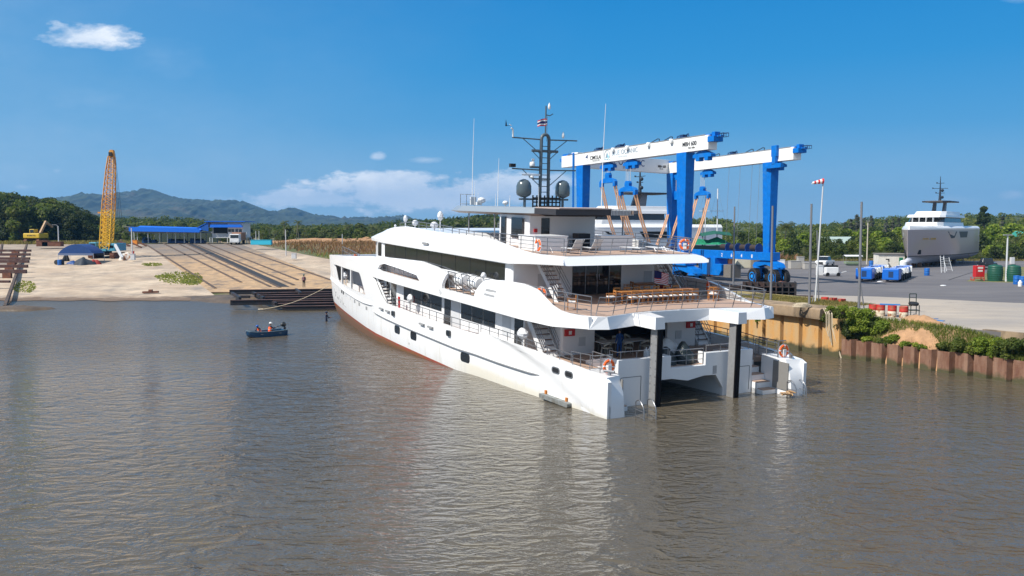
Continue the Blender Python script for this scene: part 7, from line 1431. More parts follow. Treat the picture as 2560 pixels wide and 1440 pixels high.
# ============================================================ PEOPLE
SKIN = mat('skin', (.22, .11, .065), .6)
def person(M, lab, J, shirt, legs, hat=None, hatc=None, vest=None, scale=1.0, hair=(.012, .01, .01)):
    """J: joints {pelvis, chest, neck, head, shL, elL, haL, shR, elR, haR, hipL, knL, ftL, toL, ...} in metres"""
    nodes = ['pelvis', 'waist', 'chest', 'neck', 'headb', 'head', 'shL', 'elL', 'haL', 'fiL', 'shR', 'elR', 'haR', 'fiR', 'hipL', 'knL', 'anL', 'toL', 'hipR', 'knR', 'anR', 'toR']
    rad = dict(pelvis=(.15, .12), waist=(.135, .10), chest=(.165, .115), neck=(.055, .055), headb=(.07, .08), head=(.085, .10), hipL=(.10, .10), hipR=(.10, .10))
    for s in 'LR': rad['sh' + s] = (.065, .065); rad['el' + s] = (.045, .045); rad['ha' + s] = (.034, .03); rad['fi' + s] = (.03, .016); rad['kn' + s] = (.062, .062); rad['an' + s] = (.042, .042); rad['to' + s] = (.045, .03)
    ed = [('pelvis', 'waist'), ('waist', 'chest'), ('chest', 'neck'), ('neck', 'headb'), ('headb', 'head')]
    for s in 'LR': ed += [('chest', 'sh' + s), ('sh' + s, 'el' + s), ('el' + s, 'ha' + s), ('ha' + s, 'fi' + s), ('pelvis', 'hip' + s), ('hip' + s, 'kn' + s), ('kn' + s, 'an' + s), ('an' + s, 'to' + s)]
    J = dict(J); pv, ch = Vector(J['pelvis']), Vector(J['chest']); J.setdefault('waist', tuple(pv.lerp(ch, .5)))
    nk = Vector(J['neck']); hd = Vector(J['head']); J.setdefault('headb', tuple(nk.lerp(hd, .5)))
    for s in 'LR':
        e, h = Vector(J['el' + s]), Vector(J['ha' + s]); J.setdefault('fi' + s, tuple(h + (h - e).normalized() * .12))
        a = Vector(J['an' + s]); J.setdefault('to' + s, tuple(a + Vector((0, -.17, -.05))))
    me = bpy.data.meshes.new('p'); me.from_pydata([J[n] for n in nodes], [(nodes.index(a), nodes.index(b)) for a, b in ed], []); ob = bpy.data.objects.new('p', me); COL.objects.link(ob)
    md = ob.modifiers.new('s', 'SKIN'); 
    for i, n in enumerate(nodes): me.skin_vertices[0].data[i].radius = rad[n]; me.skin_vertices[0].data[i].use_root = (n == 'pelvis')
    md.use_smooth_shade = True; ob.modifiers.new('ss', 'SUBSURF').levels = 1
    dg = bpy.context.evaluated_depsgraph_get(); dg.update(); m2 = bpy.data.meshes.new_from_object(ob.evaluated_get(dg)); bpy.data.objects.remove(ob); m2.name = 'body'
    for q in (SKIN, shirt, legs, mat('boots', (.02, .018, .016), .7)): m2.materials.append(q)
    V_ = {n: Vector(J[n]) for n in nodes}
    for f in m2.polygons:
        c_ = Vector(f.center)
        def dist(e):
            p0, p1 = V_[e[0]], V_[e[1]]; q_ = (c_ - p0).dot(p1 - p0) / max(1e-6, (p1 - p0).length_squared)
            return (c_ - p0.lerp(p1, max(0, min(1, q_)))).length
        best = min(ed, key=dist)
        b_ = best[1][:2] if best[1][:2] in ('fi', 'to', 'kn', 'an', 'hi', 'el', 'ha', 'sh') else best[1]
        f.material_index = {'fi': 0, 'head': 0, 'headb': 0, 'neck': 1, 'to': 3, 'kn': 2, 'an': 2, 'hi': 2, 'el': 1, 'ha': 1, 'sh': 1}.get(b_, 1)
        if b_ == 'waist' and (c_ - pv).length < .12: f.material_index = 2
    o = thing('person', lab, 'person', M); b = bpy.data.objects.new('body', m2); COL.objects.link(b); b.parent = o
    hd = V_['head']; mb = MB(); d = Vector((0, -1, 0))
    mb.ball(hd + Vector((0, .015, .045)), .108, 10, (.93, 1.05, .85)); mb.build('hair', mat('dark_hair', hair, .6), o, smooth=60)
    mb = MB(); mb.cbox(hd + Vector((0, -.105, -.02)), (.022, .03, .045)); mb.ball(hd + Vector((-.035, -.09, .01)), .012, 6); mb.ball(hd + Vector((.035, -.09, .01)), .012, 6); mb.build('face', mat('face_dark', (.12, .06, .04), .6), o)
    if hat: mb = MB(); mb.ball(hd + Vector((0, 0, .075)), .128, 12, (1, 1.12, .8)); mb.lathe([(.10, 0), (.165, .0), (.165, .015), (.10, .02)], 12, Matrix.Translation(hd + Vector((0, -.01, .055)))); mb.build(hat, hatc, o, smooth=50)
    if vest:
        mb = MB(); secs = []
        for f, w_ in ((0.05, .185), (.35, .185), (.7, .205), (.95, .19), (1.12, .12)):
            c_ = V_['pelvis'].lerp(V_['chest'], f) if f < 1 else V_['chest'].lerp(V_['neck'], .6); secs.append([c_ + Vector((w_ * math.cos(a), w_ * .78 * math.sin(a), 0)) for a in [6.283 * j / 14 for j in range(14)]])
        mb.loft(secs); vo = mb.build('life_vest', vest, o, smooth=50); mb = MB(); c_ = V_['pelvis'].lerp(V_['chest'], .55); mb.loft([[c_ + Vector((.205 * math.cos(a), .16 * math.sin(a), z_)) for a in [6.283 * j / 14 for j in range(14)]] for z_ in (-.02, .02)]); mb.build('belt', mat('reflective_tape', (.6, .6, .55), .4), vo)
    return o
def stand(**k):
    J = dict(pelvis=(0, 0, .95), chest=(0, 0, 1.32), neck=(0, 0, 1.50), head=(0, -.02, 1.64), shL=(.19, 0, 1.42), elL=(.24, .02, 1.14), haL=(.22, -.12, .92), shR=(-.19, 0, 1.42), elR=(-.24, .02, 1.14), haR=(-.22, -.12, .92), hipL=(.09, 0, .88), knL=(.11, -.02, .48), anL=(.12, .02, .08), hipR=(-.09, 0, .88), knR=(-.11, -.02, .48), anR=(-.12, .02, .08)); J.update(k); return J
def sit(**k):
    J = dict(pelvis=(0, 0, .10), chest=(0, -.06, .48), neck=(0, -.08, .66), head=(0, -.11, .80), shL=(.19, -.06, .58), elL=(.25, -.18, .34), haL=(.15, -.36, .28), shR=(-.19, -.06, .58), elR=(-.25, -.18, .34), haR=(-.15, -.36, .28), hipL=(.09, -.06, .08), knL=(.12, -.46, .12), anL=(.12, -.46, -.28), hipR=(-.09, -.06, .08), knR=(-.12, -.46, .12), anR=(-.12, -.46, -.28)); J.update(k); return J
NAVY = mat('navy_cloth', (.012, .02, .05), .85); DARKC = mat('dark_cloth', (.02, .02, .022), .85); BLC = mat('blue_overall', (.015, .06, .20), .85); VO = mat('vest_orange', (.9, .10, .01), .7)
# small boat
bp1 = gnd(660, 846, 0); a_, b_ = gnd(612, 846, 0), gnd(708, 838, 0); ang = math.atan2(b_.y - a_.y, b_.x - a_.x)
Lb = (b_ - a_).length; bt = thing('dinghy', 'small dark blue dinghy with an outboard motor and two workers aboard', 'boat', Matrix.Translation((a_.lerp(b_, .5).x, a_.lerp(b_, .5).y + .5, 0)) @ Matrix.Rotation(ang, 4, 'Z')); BH = mat('dinghy_blue', (.008, .055, .13), .4, coat=.2, var=.15); hl = Lb / 2
def bs(x, w_, zk, zt): return [(x, -w_, zt), (x, -w_ * .82, zk + .1), (x, 0, zk), (x, w_ * .82, zk + .1), (x, w_, zt), (x, w_ - .06, zt), (x, w_ * .76, zk + .16), (x, 0, zk + .1), (x, -w_ * .76, zk + .16), (x, -w_ + .06, zt)]
mb = MB(); mb.loft([bs(x * hl, w_, zk, zt) for x, w_, zk, zt in ((-1, .12, .25, .60), (-.88, .42, .0, .56), (-.6, .66, -.12, .50), (-.1, .78, -.15, .47), (.5, .78, -.15, .48), (.97, .70, -.1, .52))]); mb.build('hull', BH, bt, smooth=40)
mb = MB(); mb.box(hl * .95, -.70, -.1, hl, .70, .5); mb.build('stern_board', BH, bt); mb = MB()
for x in (-.35, .15, .6): mb.box(x * hl - .12, -.72, .25, x * hl + .12, .72, .29)
mb.build('thwarts', GREY, bt)
pp = [(x * hl, w_ + .01, zt + .01) for x, w_, zt in ((-1.02, .02, .62), (-.88, .42, .56), (-.6, .66, .50), (-.1, .78, .47), (.5, .78, .48), (1.0, .70, .52))]
mb = MB(); mb.tube([(x, -w_, z_) for x, w_, z_ in pp], .035, 6); mb.tube(pp, .035, 6); mb.build('gunwale', mat('gunwale_grey', (.12, .18, .22), .5), bt)
om = MB(); om.ball((hl - .1, 0, .95), .26, 10, (1.1, .75, .8)); om.box(hl - .05, -.08, -.3, hl + .1, .08, .75); om.tube([(hl - .3, 0, .85), (hl - .75, .05, .82)], .03); om.tube([(hl - .25, 0, 1.1), (hl - .1, 0, 1.2), (hl + .1, 0, 1.1)], .025); om.build('outboard_motor', mat('motor_black', (.015, .017, .018), .35), bt, smooth=50)
BM = bt.matrix_world
person(BM @ TR(hl * .22, .05, .30, R(95)), 'person in an orange vest and white helmet steering the dinghy', sit(haL=(.10, -.62, .42), elL=(.22, -.34, .40), haR=(-.05, -.60, .40), elR=(-.2, -.3, .36)), NAVY, DARKC, 'helmet', WHITE2, VO)
person(BM @ TR(-hl * .30, -.05, .28, R(-70)), 'person in an orange vest and blue helmet crouching in the dinghy bow', sit(chest=(0, -.16, .42), neck=(0, -.24, .56), head=(0, -.34, .66), shL=(.19, -.2, .48), shR=(-.19, -.2, .48), haL=(.2, -.55, .2), haR=(-.2, -.5, .2), elL=(.26, -.34, .28), elR=(-.26, -.34, .28)), NAVY, DARKC, 'helmet', mat('helmet_blue', (.01, .09, .38), .35), VO)
g1 = gnd(816, 803, 0); person(Matrix.Translation(g1 + Vector((0, 0, -.75))) @ Matrix.Rotation(R(80), 4, 'Z'), 'person in dark wetsuit standing waist deep in the water by the bow', stand(haL=(.12, -.45, 1.18), elL=(.25, -.15, 1.12), haR=(-.1, -.42, 1.12), elR=(-.25, -.12, 1.1)), NAVY, NAVY, 'hood', NAVY)
g2 = gnd(760, 719, 1.5); person(Matrix.Translation((g2.x, g2.y, 1.5)) @ Matrix.Rotation(R(20), 4, 'Z') @ Matrix.Scale(1.06, 4), 'person with a rucksack and dark green hat standing on the slip cradle', stand(), mat('grey_shirt', (.14, .14, .16), .8), DARKC, 'hat', mat('green_hat', (.02, .09, .06), .7), mat('red_grey_vest', (.22, .05, .06), .8))
person(YL(6.1, 2.2, 1.88, R(90)), 'person in blue overalls standing in the cockpit with the back to the camera', stand(), BLC, BLC)
person(YL(4.6, -1.35 + 2.2 - 1.1, 1.88 + .0, R(150)) @ Matrix.Scale(.98, 4), 'person in a dark grey shirt bending over the white bundle, nearer the rail', stand(chest=(0, -.2, 1.24), neck=(0, -.32, 1.38), head=(0, -.42, 1.46), shL=(.19, -.26, 1.30), shR=(-.19, -.26, 1.30), elL=(.24, -.4, 1.06), haL=(.18, -.5, .82), elR=(-.24, -.4, 1.06), haR=(-.18, -.5, .82)), mat('slate_shirt', (.05, .08, .11), .8), DARKC)
person(YL(5.2, -.1, 1.88, R(140)), 'person in a dark shirt standing behind the one bending over the bundle', stand(), mat('slate_shirt2', (.035, .05, .07), .8), DARKC)
# ============================================================ VEGETATION
def leafmat(name, c1, c2, c3=None):
    m = bpy.data.materials.new(name); m.use_nodes = True; k = NT(m.node_tree); p = k.n['Principled BSDF']; at = k.node('ShaderNodeAttribute', attribute_name='tone'); oi = k.node('ShaderNodeObjectInfo')
    f = k.math('ADD', k.math('MULTIPLY', at.outputs['Fac'], .75), k.math('MULTIPLY', oi.outputs['Random'], .25))
    k.l.new(k.ramp(f, [(0.0, c1), (.55, c2), (1.0, c3 or c2)]), p.inputs['Base Color']); p.inputs['Roughness'].default_value = .6; p.inputs['Specular IOR Level'].default_value = .25
    tr = k.node('ShaderNodeBsdfTranslucent'); k.l.new(k.mix(1.0, p.inputs['Base Color'].links[0].from_socket, (1.6, 1.7, .9), 'MULTIPLY'), tr.inputs[0]); mx = k.node('ShaderNodeMixShader', inp={0: .42, 1: p.outputs[0], 2: tr.outputs[0]}); k.l.new(mx.outputs[0], k.n['Material Output'].inputs[0]); return m
LF_D = leafmat('leaves_dark', (.022, .040, .011), (.060, .084, .020), (.125, .135, .035)); LF_M = leafmat('leaves_mid', (.035, .062, .012), (.095, .125, .022), (.20, .20, .045)); LF_L = leafmat('leaves_light', (.08, .13, .015), (.19, .25, .03), (.36, .37, .06)); LF_P = leafmat('palm_leaves', (.03, .048, .014), (.075, .092, .028), (.18, .18, .075)); LF_G = leafmat('grey_leaves', (.06, .07, .05), (.13, .135, .10), (.22, .22, .18))
LF_DD = leafmat('leaves_grove', (.014, .027, .008), (.036, .054, .013), (.085, .092, .024))
BARK = mat('bark', (.13, .10, .075), .9)
def leaves(rs, centres, n, size, flat=.5, up=.35):
    """n leaf quads gathered round clump centres (x, y, z, r); returns verts, faces, tone"""
    C_ = np.array(centres); w_ = C_[:, 3] ** 2; idx = rs.choice(len(C_), n, p=w_ / w_.sum()); c = C_[idx]
    d = rs.normal(size=(n, 3)); d /= np.linalg.norm(d, axis=1)[:, None]; rr = c[:, 3] * (rs.uniform(.35, 1, n) ** .45)
    p = c[:, :3] + d * rr[:, None] * np.array([1, 1, .78]); nrm = d * .55 + rs.normal(size=(n, 3)) * .45 + np.array([0, 0, up]); nrm /= np.linalg.norm(nrm, axis=1)[:, None]
    a = np.cross(nrm, rs.normal(size=(n, 3))); a /= np.linalg.norm(a, axis=1)[:, None]; b = np.cross(nrm, a); s = size * rs.uniform(.6, 1.4, n)[:, None]
    V_ = np.stack([p - a * s, p - b * s * .55, p + a * s, p + b * s * .55], 1).reshape(-1, 3); tone = np.clip(.5 + .25 * rs.normal(size=n) + .25 * (rs.rand(len(C_))[idx] - .5) * 2, 0, 1)
    return V_, tone
def quadmesh(name, V_, tone, material):
    n = len(V_) // 4; me = bpy.data.meshes.new(name); me.vertices.add(4 * n); me.vertices.foreach_set('co', V_.astype(np.float32).ravel()); me.loops.add(4 * n); me.loops.foreach_set('vertex_index', np.arange(4 * n, dtype=np.int32)); me.polygons.add(n); me.polygons.foreach_set('loop_start', np.arange(0, 4 * n, 4, dtype=np.int32)); me.polygons.foreach_set('loop_total', np.full(n, 4, dtype=np.int32)); me.update(calc_edges=True)
    at = me.attributes.new('tone', 'FLOAT', 'FACE'); at.data.foreach_set('value', tone.astype(np.float32)); me.materials.append(material); return me
def mkobj(name, me, parent=None): o = bpy.data.objects.new(name, me); COL.objects.link(o); o.parent = parent; return o
def tree_proto(seed, h, cw, nleaf, size, lm, th=.3, label='', name='tree', shape='round'):
    rs = np.random.RandomState(seed); o = thing(name, label, 'tree'); mb = MB(); mb.tube([(0, 0, 0), (rs.uniform(-.2, .2), 0, h * th), (rs.uniform(-.3, .3), rs.uniform(-.3, .3), h * .75)], [h * .03, h * .022, h * .008], 7); cs = []
    nc = 26
    for i in range(nc):
        f = rs.uniform(0, 1); z = h * (th + (1 - th) * (f * .88 + .04)); a = rs.uniform(0, 6.28)
        if shape == 'round': r = cw * math.sqrt(max(.02, 1 - (2 * (f - .42)) ** 2 * .9)) * rs.uniform(.3, .85)
        elif shape == 'cone': r = cw * (1 - f * .85) * rs.uniform(.2, .9)
        else: r = cw * rs.uniform(.1, .9) * (1 - .35 * f)
        q = (r * math.cos(a), r * math.sin(a), z, cw * rs.uniform(.26, .48) * (1 if shape != 'cone' else .55)); cs.append(q)
        if i < 9: mb.tube([(0, 0, h * th * rs.uniform(.7, 1.2)), (q[0] * .5, q[1] * .5, z * .75), q[:3]], [h * .012, h * .008, .02], 5)
    cs.append((0, 0, h * .62, cw * .5)); mb.build('trunk', BARK, o, smooth=50); V_, t_ = leaves(rs, cs, nleaf, size); mkobj('crown', quadmesh('crown', V_, t_, lm), o); return o
def palm_proto(seed, h, fl, nf, label='', name='coconut_palm', trunk=True, lm=LF_P, upright=0.0):
    rs = np.random.RandomState(seed); o = thing(name, label, 'palm'); lean = rs.uniform(-.12, .12) * h
    if trunk: mb = MB(); mb.tube([(0, 0, 0), (lean * .3, 0, h * .4), (lean, 0, h)], [.2, .15, .11], 7); mb.build('trunk', mat('palm_bark', (.20, .17, .13), .9), o, smooth=50)
    Vs, ts = [], []; 
    for i in range(nf):
        a = i * 2.399 + rs.uniform(-.3, .3); el = rs.uniform(-.25, 1.15) if not upright else rs.uniform(.75, 1.35); L = fl * rs.uniform(.8, 1.1); p = np.array([lean if trunk else 0, 0, h if trunk else 0.0]); ca, sa = math.cos(a), math.sin(a); tone = rs.uniform(.15, .95); n_ = 13
        for j in range(n_):
            e2 = el - (j / n_) ** 1.4 * (1.5 if not upright else .9); d = np.array([ca * math.cos(e2), sa * math.cos(e2), math.sin(e2)]); p2 = p + d * L / n_; side = np.array([-sa, ca, 0]); ll = L * .26 * math.sin(math.pi * (j + .8) / (n_ + 1)) ** .7; drop = np.array([0, 0, -ll * .5])
            for sg in (1, -1):
                for q in (0, .5): b = p + (p2 - p) * q; tip = b + side * sg * ll + drop + d * ll * .5; w_ = d * L / n_ * .30; Vs += [b, b + w_, tip + w_ * .3, tip]; ts.append(tone + rs.uniform(-.12, .12))
            p = p2
    mkobj('fronds', quadmesh('fronds', np.array(Vs), np.clip(np.array(ts), 0, 1), lm), o); return o
rnd = random.Random(11)
def ordl(n): return str(n) + ('th' if 10 < n % 100 < 20 else {1: 'st', 2: 'nd', 3: 'rd'}.get(n % 10, 'th'))
ROWS = ['front', 'second', 'third', 'fourth', 'fifth', 'sixth']
def rowlab(pl_, i, what, where):
    q = pl_[i]; n = 1 + sum(1 for t in pl_ if t[6] == q[6] and t[0] / t[1] < q[0] / q[1]); return f'{what}, {ordl(n)} from left in the {ROWS[q[6]]} row {where}'
def scatter(protos, places, labels, group):
    """places: (x, y, z, scale, rz, proto index)"""
    by = {}
    for i, pl_ in enumerate(places): by.setdefault(pl_[5], []).append((Matrix.Translation(pl_[:3]) @ Matrix.Rotation(pl_[4], 4, 'Z') @ Matrix.Diagonal((pl_[3] * rnd.uniform(.85, 1.15), pl_[3] * rnd.uniform(.85, 1.15), pl_[3], 1)), labels(i, pl_)))
    for k_, L in by.items(): spawn(protos[k_], L, group)
    for i, p_ in enumerate(protos):
        if i not in by:
            for ch in [q for q in bpy.data.objects if q.parent == p_]: bpy.data.objects.remove(ch)
            bpy.data.objects.remove(p_)
# ---- big dark trees at the far left
P1 = [tree_proto(21, 15, 6.0, 5200, .42, LF_DD, .12), tree_proto(22, 13, 5.4, 4600, .40, LF_DD, .10), tree_proto(23, 14, 5.2, 4600, .42, LF_D, .12), tree_proto(24, 10, 4.2, 3600, .36, LF_M, .14)]
pl = []
TOPS = [(-60, 478), (0, 480), (30, 482), (60, 484), (90, 490), (120, 492), (150, 496), (180, 506), (205, 516), (225, 530), (238, 550)]
def zat(y, Yd): return CAMH + (HOR - y) / FPX * Yd
for row, (Yd, sh) in enumerate(((222, 24), (232, 12), (244, 4), (258, -2))):
    for i in range(13):
        x = -60 + i * 25 + rnd.uniform(-7, 7)
        if x > 246 - row * 6: continue
        yt = ip(x, [q[0] for q in TOPS], [q[1] for q in TOPS]) + sh + rnd.uniform(-3, 5); ht = zat(yt, Yd) - 6; pi_ = rnd.choice([0, 1, 2]) if rnd.random() > .12 else 3; base = [15, 13, 14, 10][pi_]; pl.append(((x - 1280) / FPX * Yd, Yd, 5.6, ht / base, rnd.uniform(0, 6), pi_, row))
scatter(P1, pl, lambda i, q: rowlab(pl, i, ['dark broad tree', 'dark shorter tree', 'mid-green tree', 'light green tree'][q[5]], 'of the left grove'), 'trees of the grove at the left edge')
# pale flowering tree before the grove
o = tree_proto(31, 11, 3.6, 3600, .38, LF_M, .1, 'paler green leafy tree standing before the dark grove on the left'); o.matrix_world = Matrix.Translation(((55 - 1280) / FPX * 219, 219, 5.8)) @ Matrix.Scale(1.0, 4)
# ---- mid-distance wood: many small crowns as one mass, then a front row of separate trees and palms
def wood(name, pts, rows, step, hgt, cw, nl, size, lm, lab, zb, seed, nclump=3):
    rs = np.random.RandomState(seed); Vs, Ts = [], []
    for Yd, drop in rows:
        x = pts[0][0]
        while x < pts[-1][0]:
            yt = ip(x, [q[0] for q in pts], [q[1] for q in pts]) + drop + rs.uniform(-4, 4); top = zat(yt, Yd); X = (x - 1280) / FPX * Yd; b = zb(X, Yd); hh_ = max(2.5, top - b); cs = [(X + rs.uniform(-1, 1) * cw * .6, Yd + rs.uniform(-1, 1) * cw, b + hh_ * rs.uniform(.35, .9), cw * rs.uniform(.45, .8)) for _ in range(nclump)] + [(X, Yd, b + hh_ - cw * .55, cw * .6)]
            V_, t_ = leaves(rs, cs, nl, size * rs.uniform(.8, 1.25)); Vs.append(V_); Ts.append(np.clip(t_ + rs.uniform(-.25, .25), 0, 1)); x += step * rs.uniform(.7, 1.3) * (300 / Yd)
    o = mkobj(name, quadmesh(name, np.concatenate(Vs), np.concatenate(Ts), lm)); return tag(o, lab, 'wood', kind='stuff')
LW_ = [(236, 548), (300, 548), (350, 547), (420, 547), (500, 553), (560, 562), (640, 566), (700, 568), (760, 570), (830, 566), (900, 568), (960, 560), (1020, 556), (1080, 552), (1130, 547), (1180, 541), (1240, 536)]
wood('distant_wood', LW_, ((560, 0), (500, 5), (440, 9), (390, 14), (345, 20)), 9, 9, 5.5, 190, .85, LF_D, 'dark distant wood stretching behind the slipway sheds to the yacht', lambda X, Y_: 5.5, 41)
RW_ = [(1480, 560), (1560, 558), (1640, 556), (1700, 560), (1790, 563), (1850, 571), (1950, 580), (2040, 578), (2100, 570), (2160, 563), (2230, 560), (2300, 557), (2420, 553), (2560, 552), (2700, 552)]
def ridge_z(X, Y_): 
    xp = 1280 + X / Y_ * FPX; f = min(1, max(0, (Y_ - 260) / 260)); return 2.5 + (zat(ip(xp, [q[0] for q in RH], [q[1] for q in RH]), 520) - 2.5) * f ** 1.25 - 2
def wood2(name, rows, step, cw, nl, size, lm, lab, seed):
    rs = np.random.RandomState(seed); Vs, Ts = [], []
    for Yd in rows:
        x = 1480
        while x < 2700:
            X = (x - 1280) / FPX * Yd; b = ridge_z(X, Yd); cs = [(X + rs.uniform(-1, 1) * cw, Yd + rs.uniform(-1, 1) * cw, b + cw * rs.uniform(.3, 1.1), cw * rs.uniform(.5, .8)) for _ in range(3)]; V_, t_ = leaves(rs, cs, nl, size * rs.uniform(.8, 1.2)); Vs.append(V_); Ts.append(np.clip(t_ + rs.uniform(-.3, .3), 0, 1)); x += step * rs.uniform(.7, 1.3) * (300 / Yd)
    return tag(mkobj(name, quadmesh(name, np.concatenate(Vs), np.concatenate(Ts), lm)), lab, 'wood', kind='stuff')
wood2('ridge_wood', (515, 485, 455, 425, 395, 365, 335, 305, 280), 16, 3.6, 110, .62, LF_M, 'green wood covering the low ridge behind the yard', 55)
P2 = [tree_proto(61, 7.5, 3.4, 1500, .36, LF_M, .06), tree_proto(62, 6.5, 3.0, 1400, .34, LF_D, .05), tree_proto(63, 6.5, 3.2, 1400, .36, LF_L, .05), palm_proto(64, 1.2, 4.6, 17, name='nipa_palm', trunk=False, upright=1), palm_proto(65, 6.5, 2.8, 20), palm_proto(66, 1.2, 3.8, 14, name='nipa_palm', trunk=False, upright=1)]
pl = []; kinds = ['bushy mid-green mangrove tree', 'dark green mangrove tree', 'bright green mangrove tree', 'tall nipa palm clump', 'small coconut palm', 'low nipa palm clump']
for row, Yd in enumerate((191, 197, 205, 215, 228, 245)):
    x = 1490 + row * 3
    while x < 2660:
        if row == 0: pi_ = rnd.choice([3, 5, 5, 1, 3])
        elif row == 1: pi_ = rnd.choice([3, 3, 0, 2, 1, 5])
        else: pi_ = rnd.choice([0, 1, 0, 2, 2, 4])
        yt = (634, 618, 606, 597, 589, 582)[row] + rnd.uniform(-14, 9) - (8 if x > 2420 else 0); base = (7.5, 6.5, 6.5, 5.0, 8.0, 4.2)[pi_]; ht = zat(yt, Yd) - 2.8
        pl.append(((x - 1280) / FPX * Yd, Yd + rnd.uniform(-2, 2), 2.8, max(.5, ht / base), rnd.uniform(0, 6), pi_, row)); x += rnd.uniform(24, 40)
def lab2(i, q): return rowlab(pl, i, kinds[q[5]], 'behind the yard')
scatter(P2, pl, lab2, 'mangrove thicket behind the yard'); print('thicket', len(pl))
# casuarinas on the ridge and single coconut palm
P3 = [tree_proto(71, 12, 2.2, 900, .34, LF_G, .25, shape='cone'), tree_proto(72, 11, 1.7, 700, .32, LF_G, .3, shape='cone')]; pl = []
lb3 = []
for x, yt, Yd, pi_, l in ((2110, 548, 330, 1, 'first'), (2125, 540, 330, 1, 'second'), (2140, 532, 330, 0, 'third'), (2158, 536, 330, 1, 'fourth'), (2176, 535, 330, 0, 'fifth'), (2214, 540, 350, 1, 'sixth'), (2230, 538, 350, 1, 'seventh'), (2244, 540, 350, 0, 'eighth')):
    b = ridge_z((x - 1280) / FPX * Yd, Yd) + 1; pl.append(((x - 1280) / FPX * Yd, Yd, b, (zat(yt, Yd) - b) / (12 if pi_ == 0 else 11), rnd.uniform(0, 6), pi_)); lb3.append(f'thin grey casuarina on the ridge, {l} from the left of its row')
scatter(P3, pl, lambda i, q: lb3[i], 'thin casuarinas on the ridge')
o = tree_proto(75, 13, 4.4, 2600, .42, LF_D, .1, 'big grey-green casuarina right of the silver yacht, rising above the ridge', 'casuarina_tree', 'cone'); Yd = 300; X = (2456 - 1280) / FPX * Yd; o.matrix_world = Matrix.Translation((X, Yd, 5)) @ Matrix.Scale((zat(512, Yd) - 5) / 13, 4)
o = tree_proto(76, 9, 1.6, 500, .34, LF_G, .3, 'small thin casuarina at the right end of the ridge', 'casuarina_tree', 'cone'); X = (2503 - 1280) / FPX * 320; b = ridge_z(X, 320); o.matrix_world = Matrix.Translation((X, 320, b)) @ Matrix.Scale((zat(536, 320) - b) / 9, 4)
o = palm_proto(77, 9, 3.4, 24, 'tall coconut palm right of the right blue column of the boat hoist'); X = (1957 - 1280) / FPX * 210; o.matrix_world = Matrix.Translation((X, 210, 2.8)) @ Matrix.Scale((zat(553, 210) - 2.8) / 10.5, 4)
# left middle: bushes and palms behind the slipway
P4 = [tree_proto(81, 6, 2.8, 1300, .34, LF_D, .05), tree_proto(82, 6, 2.9, 1300, .34, LF_M, .05), palm_proto(83, 7, 2.9, 22), palm_proto(84, 6, 2.6, 20), tree_proto(85, 5, 2.6, 900, .3, LF_G, .05)]; pl = []
k4 = ['dark green tree', 'mid-green tree', 'coconut palm', 'smaller coconut palm', 'greyish bare-looking tree']
for row, Yd in enumerate((226, 238, 252, 270, 295)):
    x = 240
    while x < 1250:
        if 330 < x < 612 and row < 1: x += 20; continue
        pi_ = rnd.choice([0, 1, 0, 1, 2] if x > 600 else [0, 1, 0]) if row < 2 else (rnd.choice([2, 3, 2, 0, 1]) if 620 < x < 960 else rnd.choice([0, 1, 0, 4, 1, 2]))
        yt = (594, 586, 578, 571, 565)[row] + rnd.uniform(-6, 5) + (7 if x < 330 else 0) ; base = (6, 6, 8.2, 7.2, 5)[pi_]; b = 6.0 if x < 700 else ip(x, [700, 1000], [6.0, 4.0]); ht = zat(yt, Yd) - b
        pl.append(((x - 1280) / FPX * Yd, Yd + rnd.uniform(-3, 3), b, max(.35, ht / base), rnd.uniform(0, 6), pi_, row)); x += rnd.uniform(22, 40)
scatter(P4, pl, lambda i, q: rowlab(pl, i, k4[q[5]], 'behind the slipway'), 'tree belt behind the slipway'); print('belt', len(pl))
# named tall palms
for x, yt, l in ((712, 553, 'tall coconut palm above the slim slipway pole'), (741, 552, 'tall coconut palm right of the slim slipway pole')):
    o = palm_proto(90 + x, 9, 2.6, 22, l); Yd = 240; o.matrix_world = Matrix.Translation(((x - 1280) / FPX * Yd, Yd, 6.0)) @ Matrix.Scale((zat(yt, Yd) - 6) / 10.0, 4)
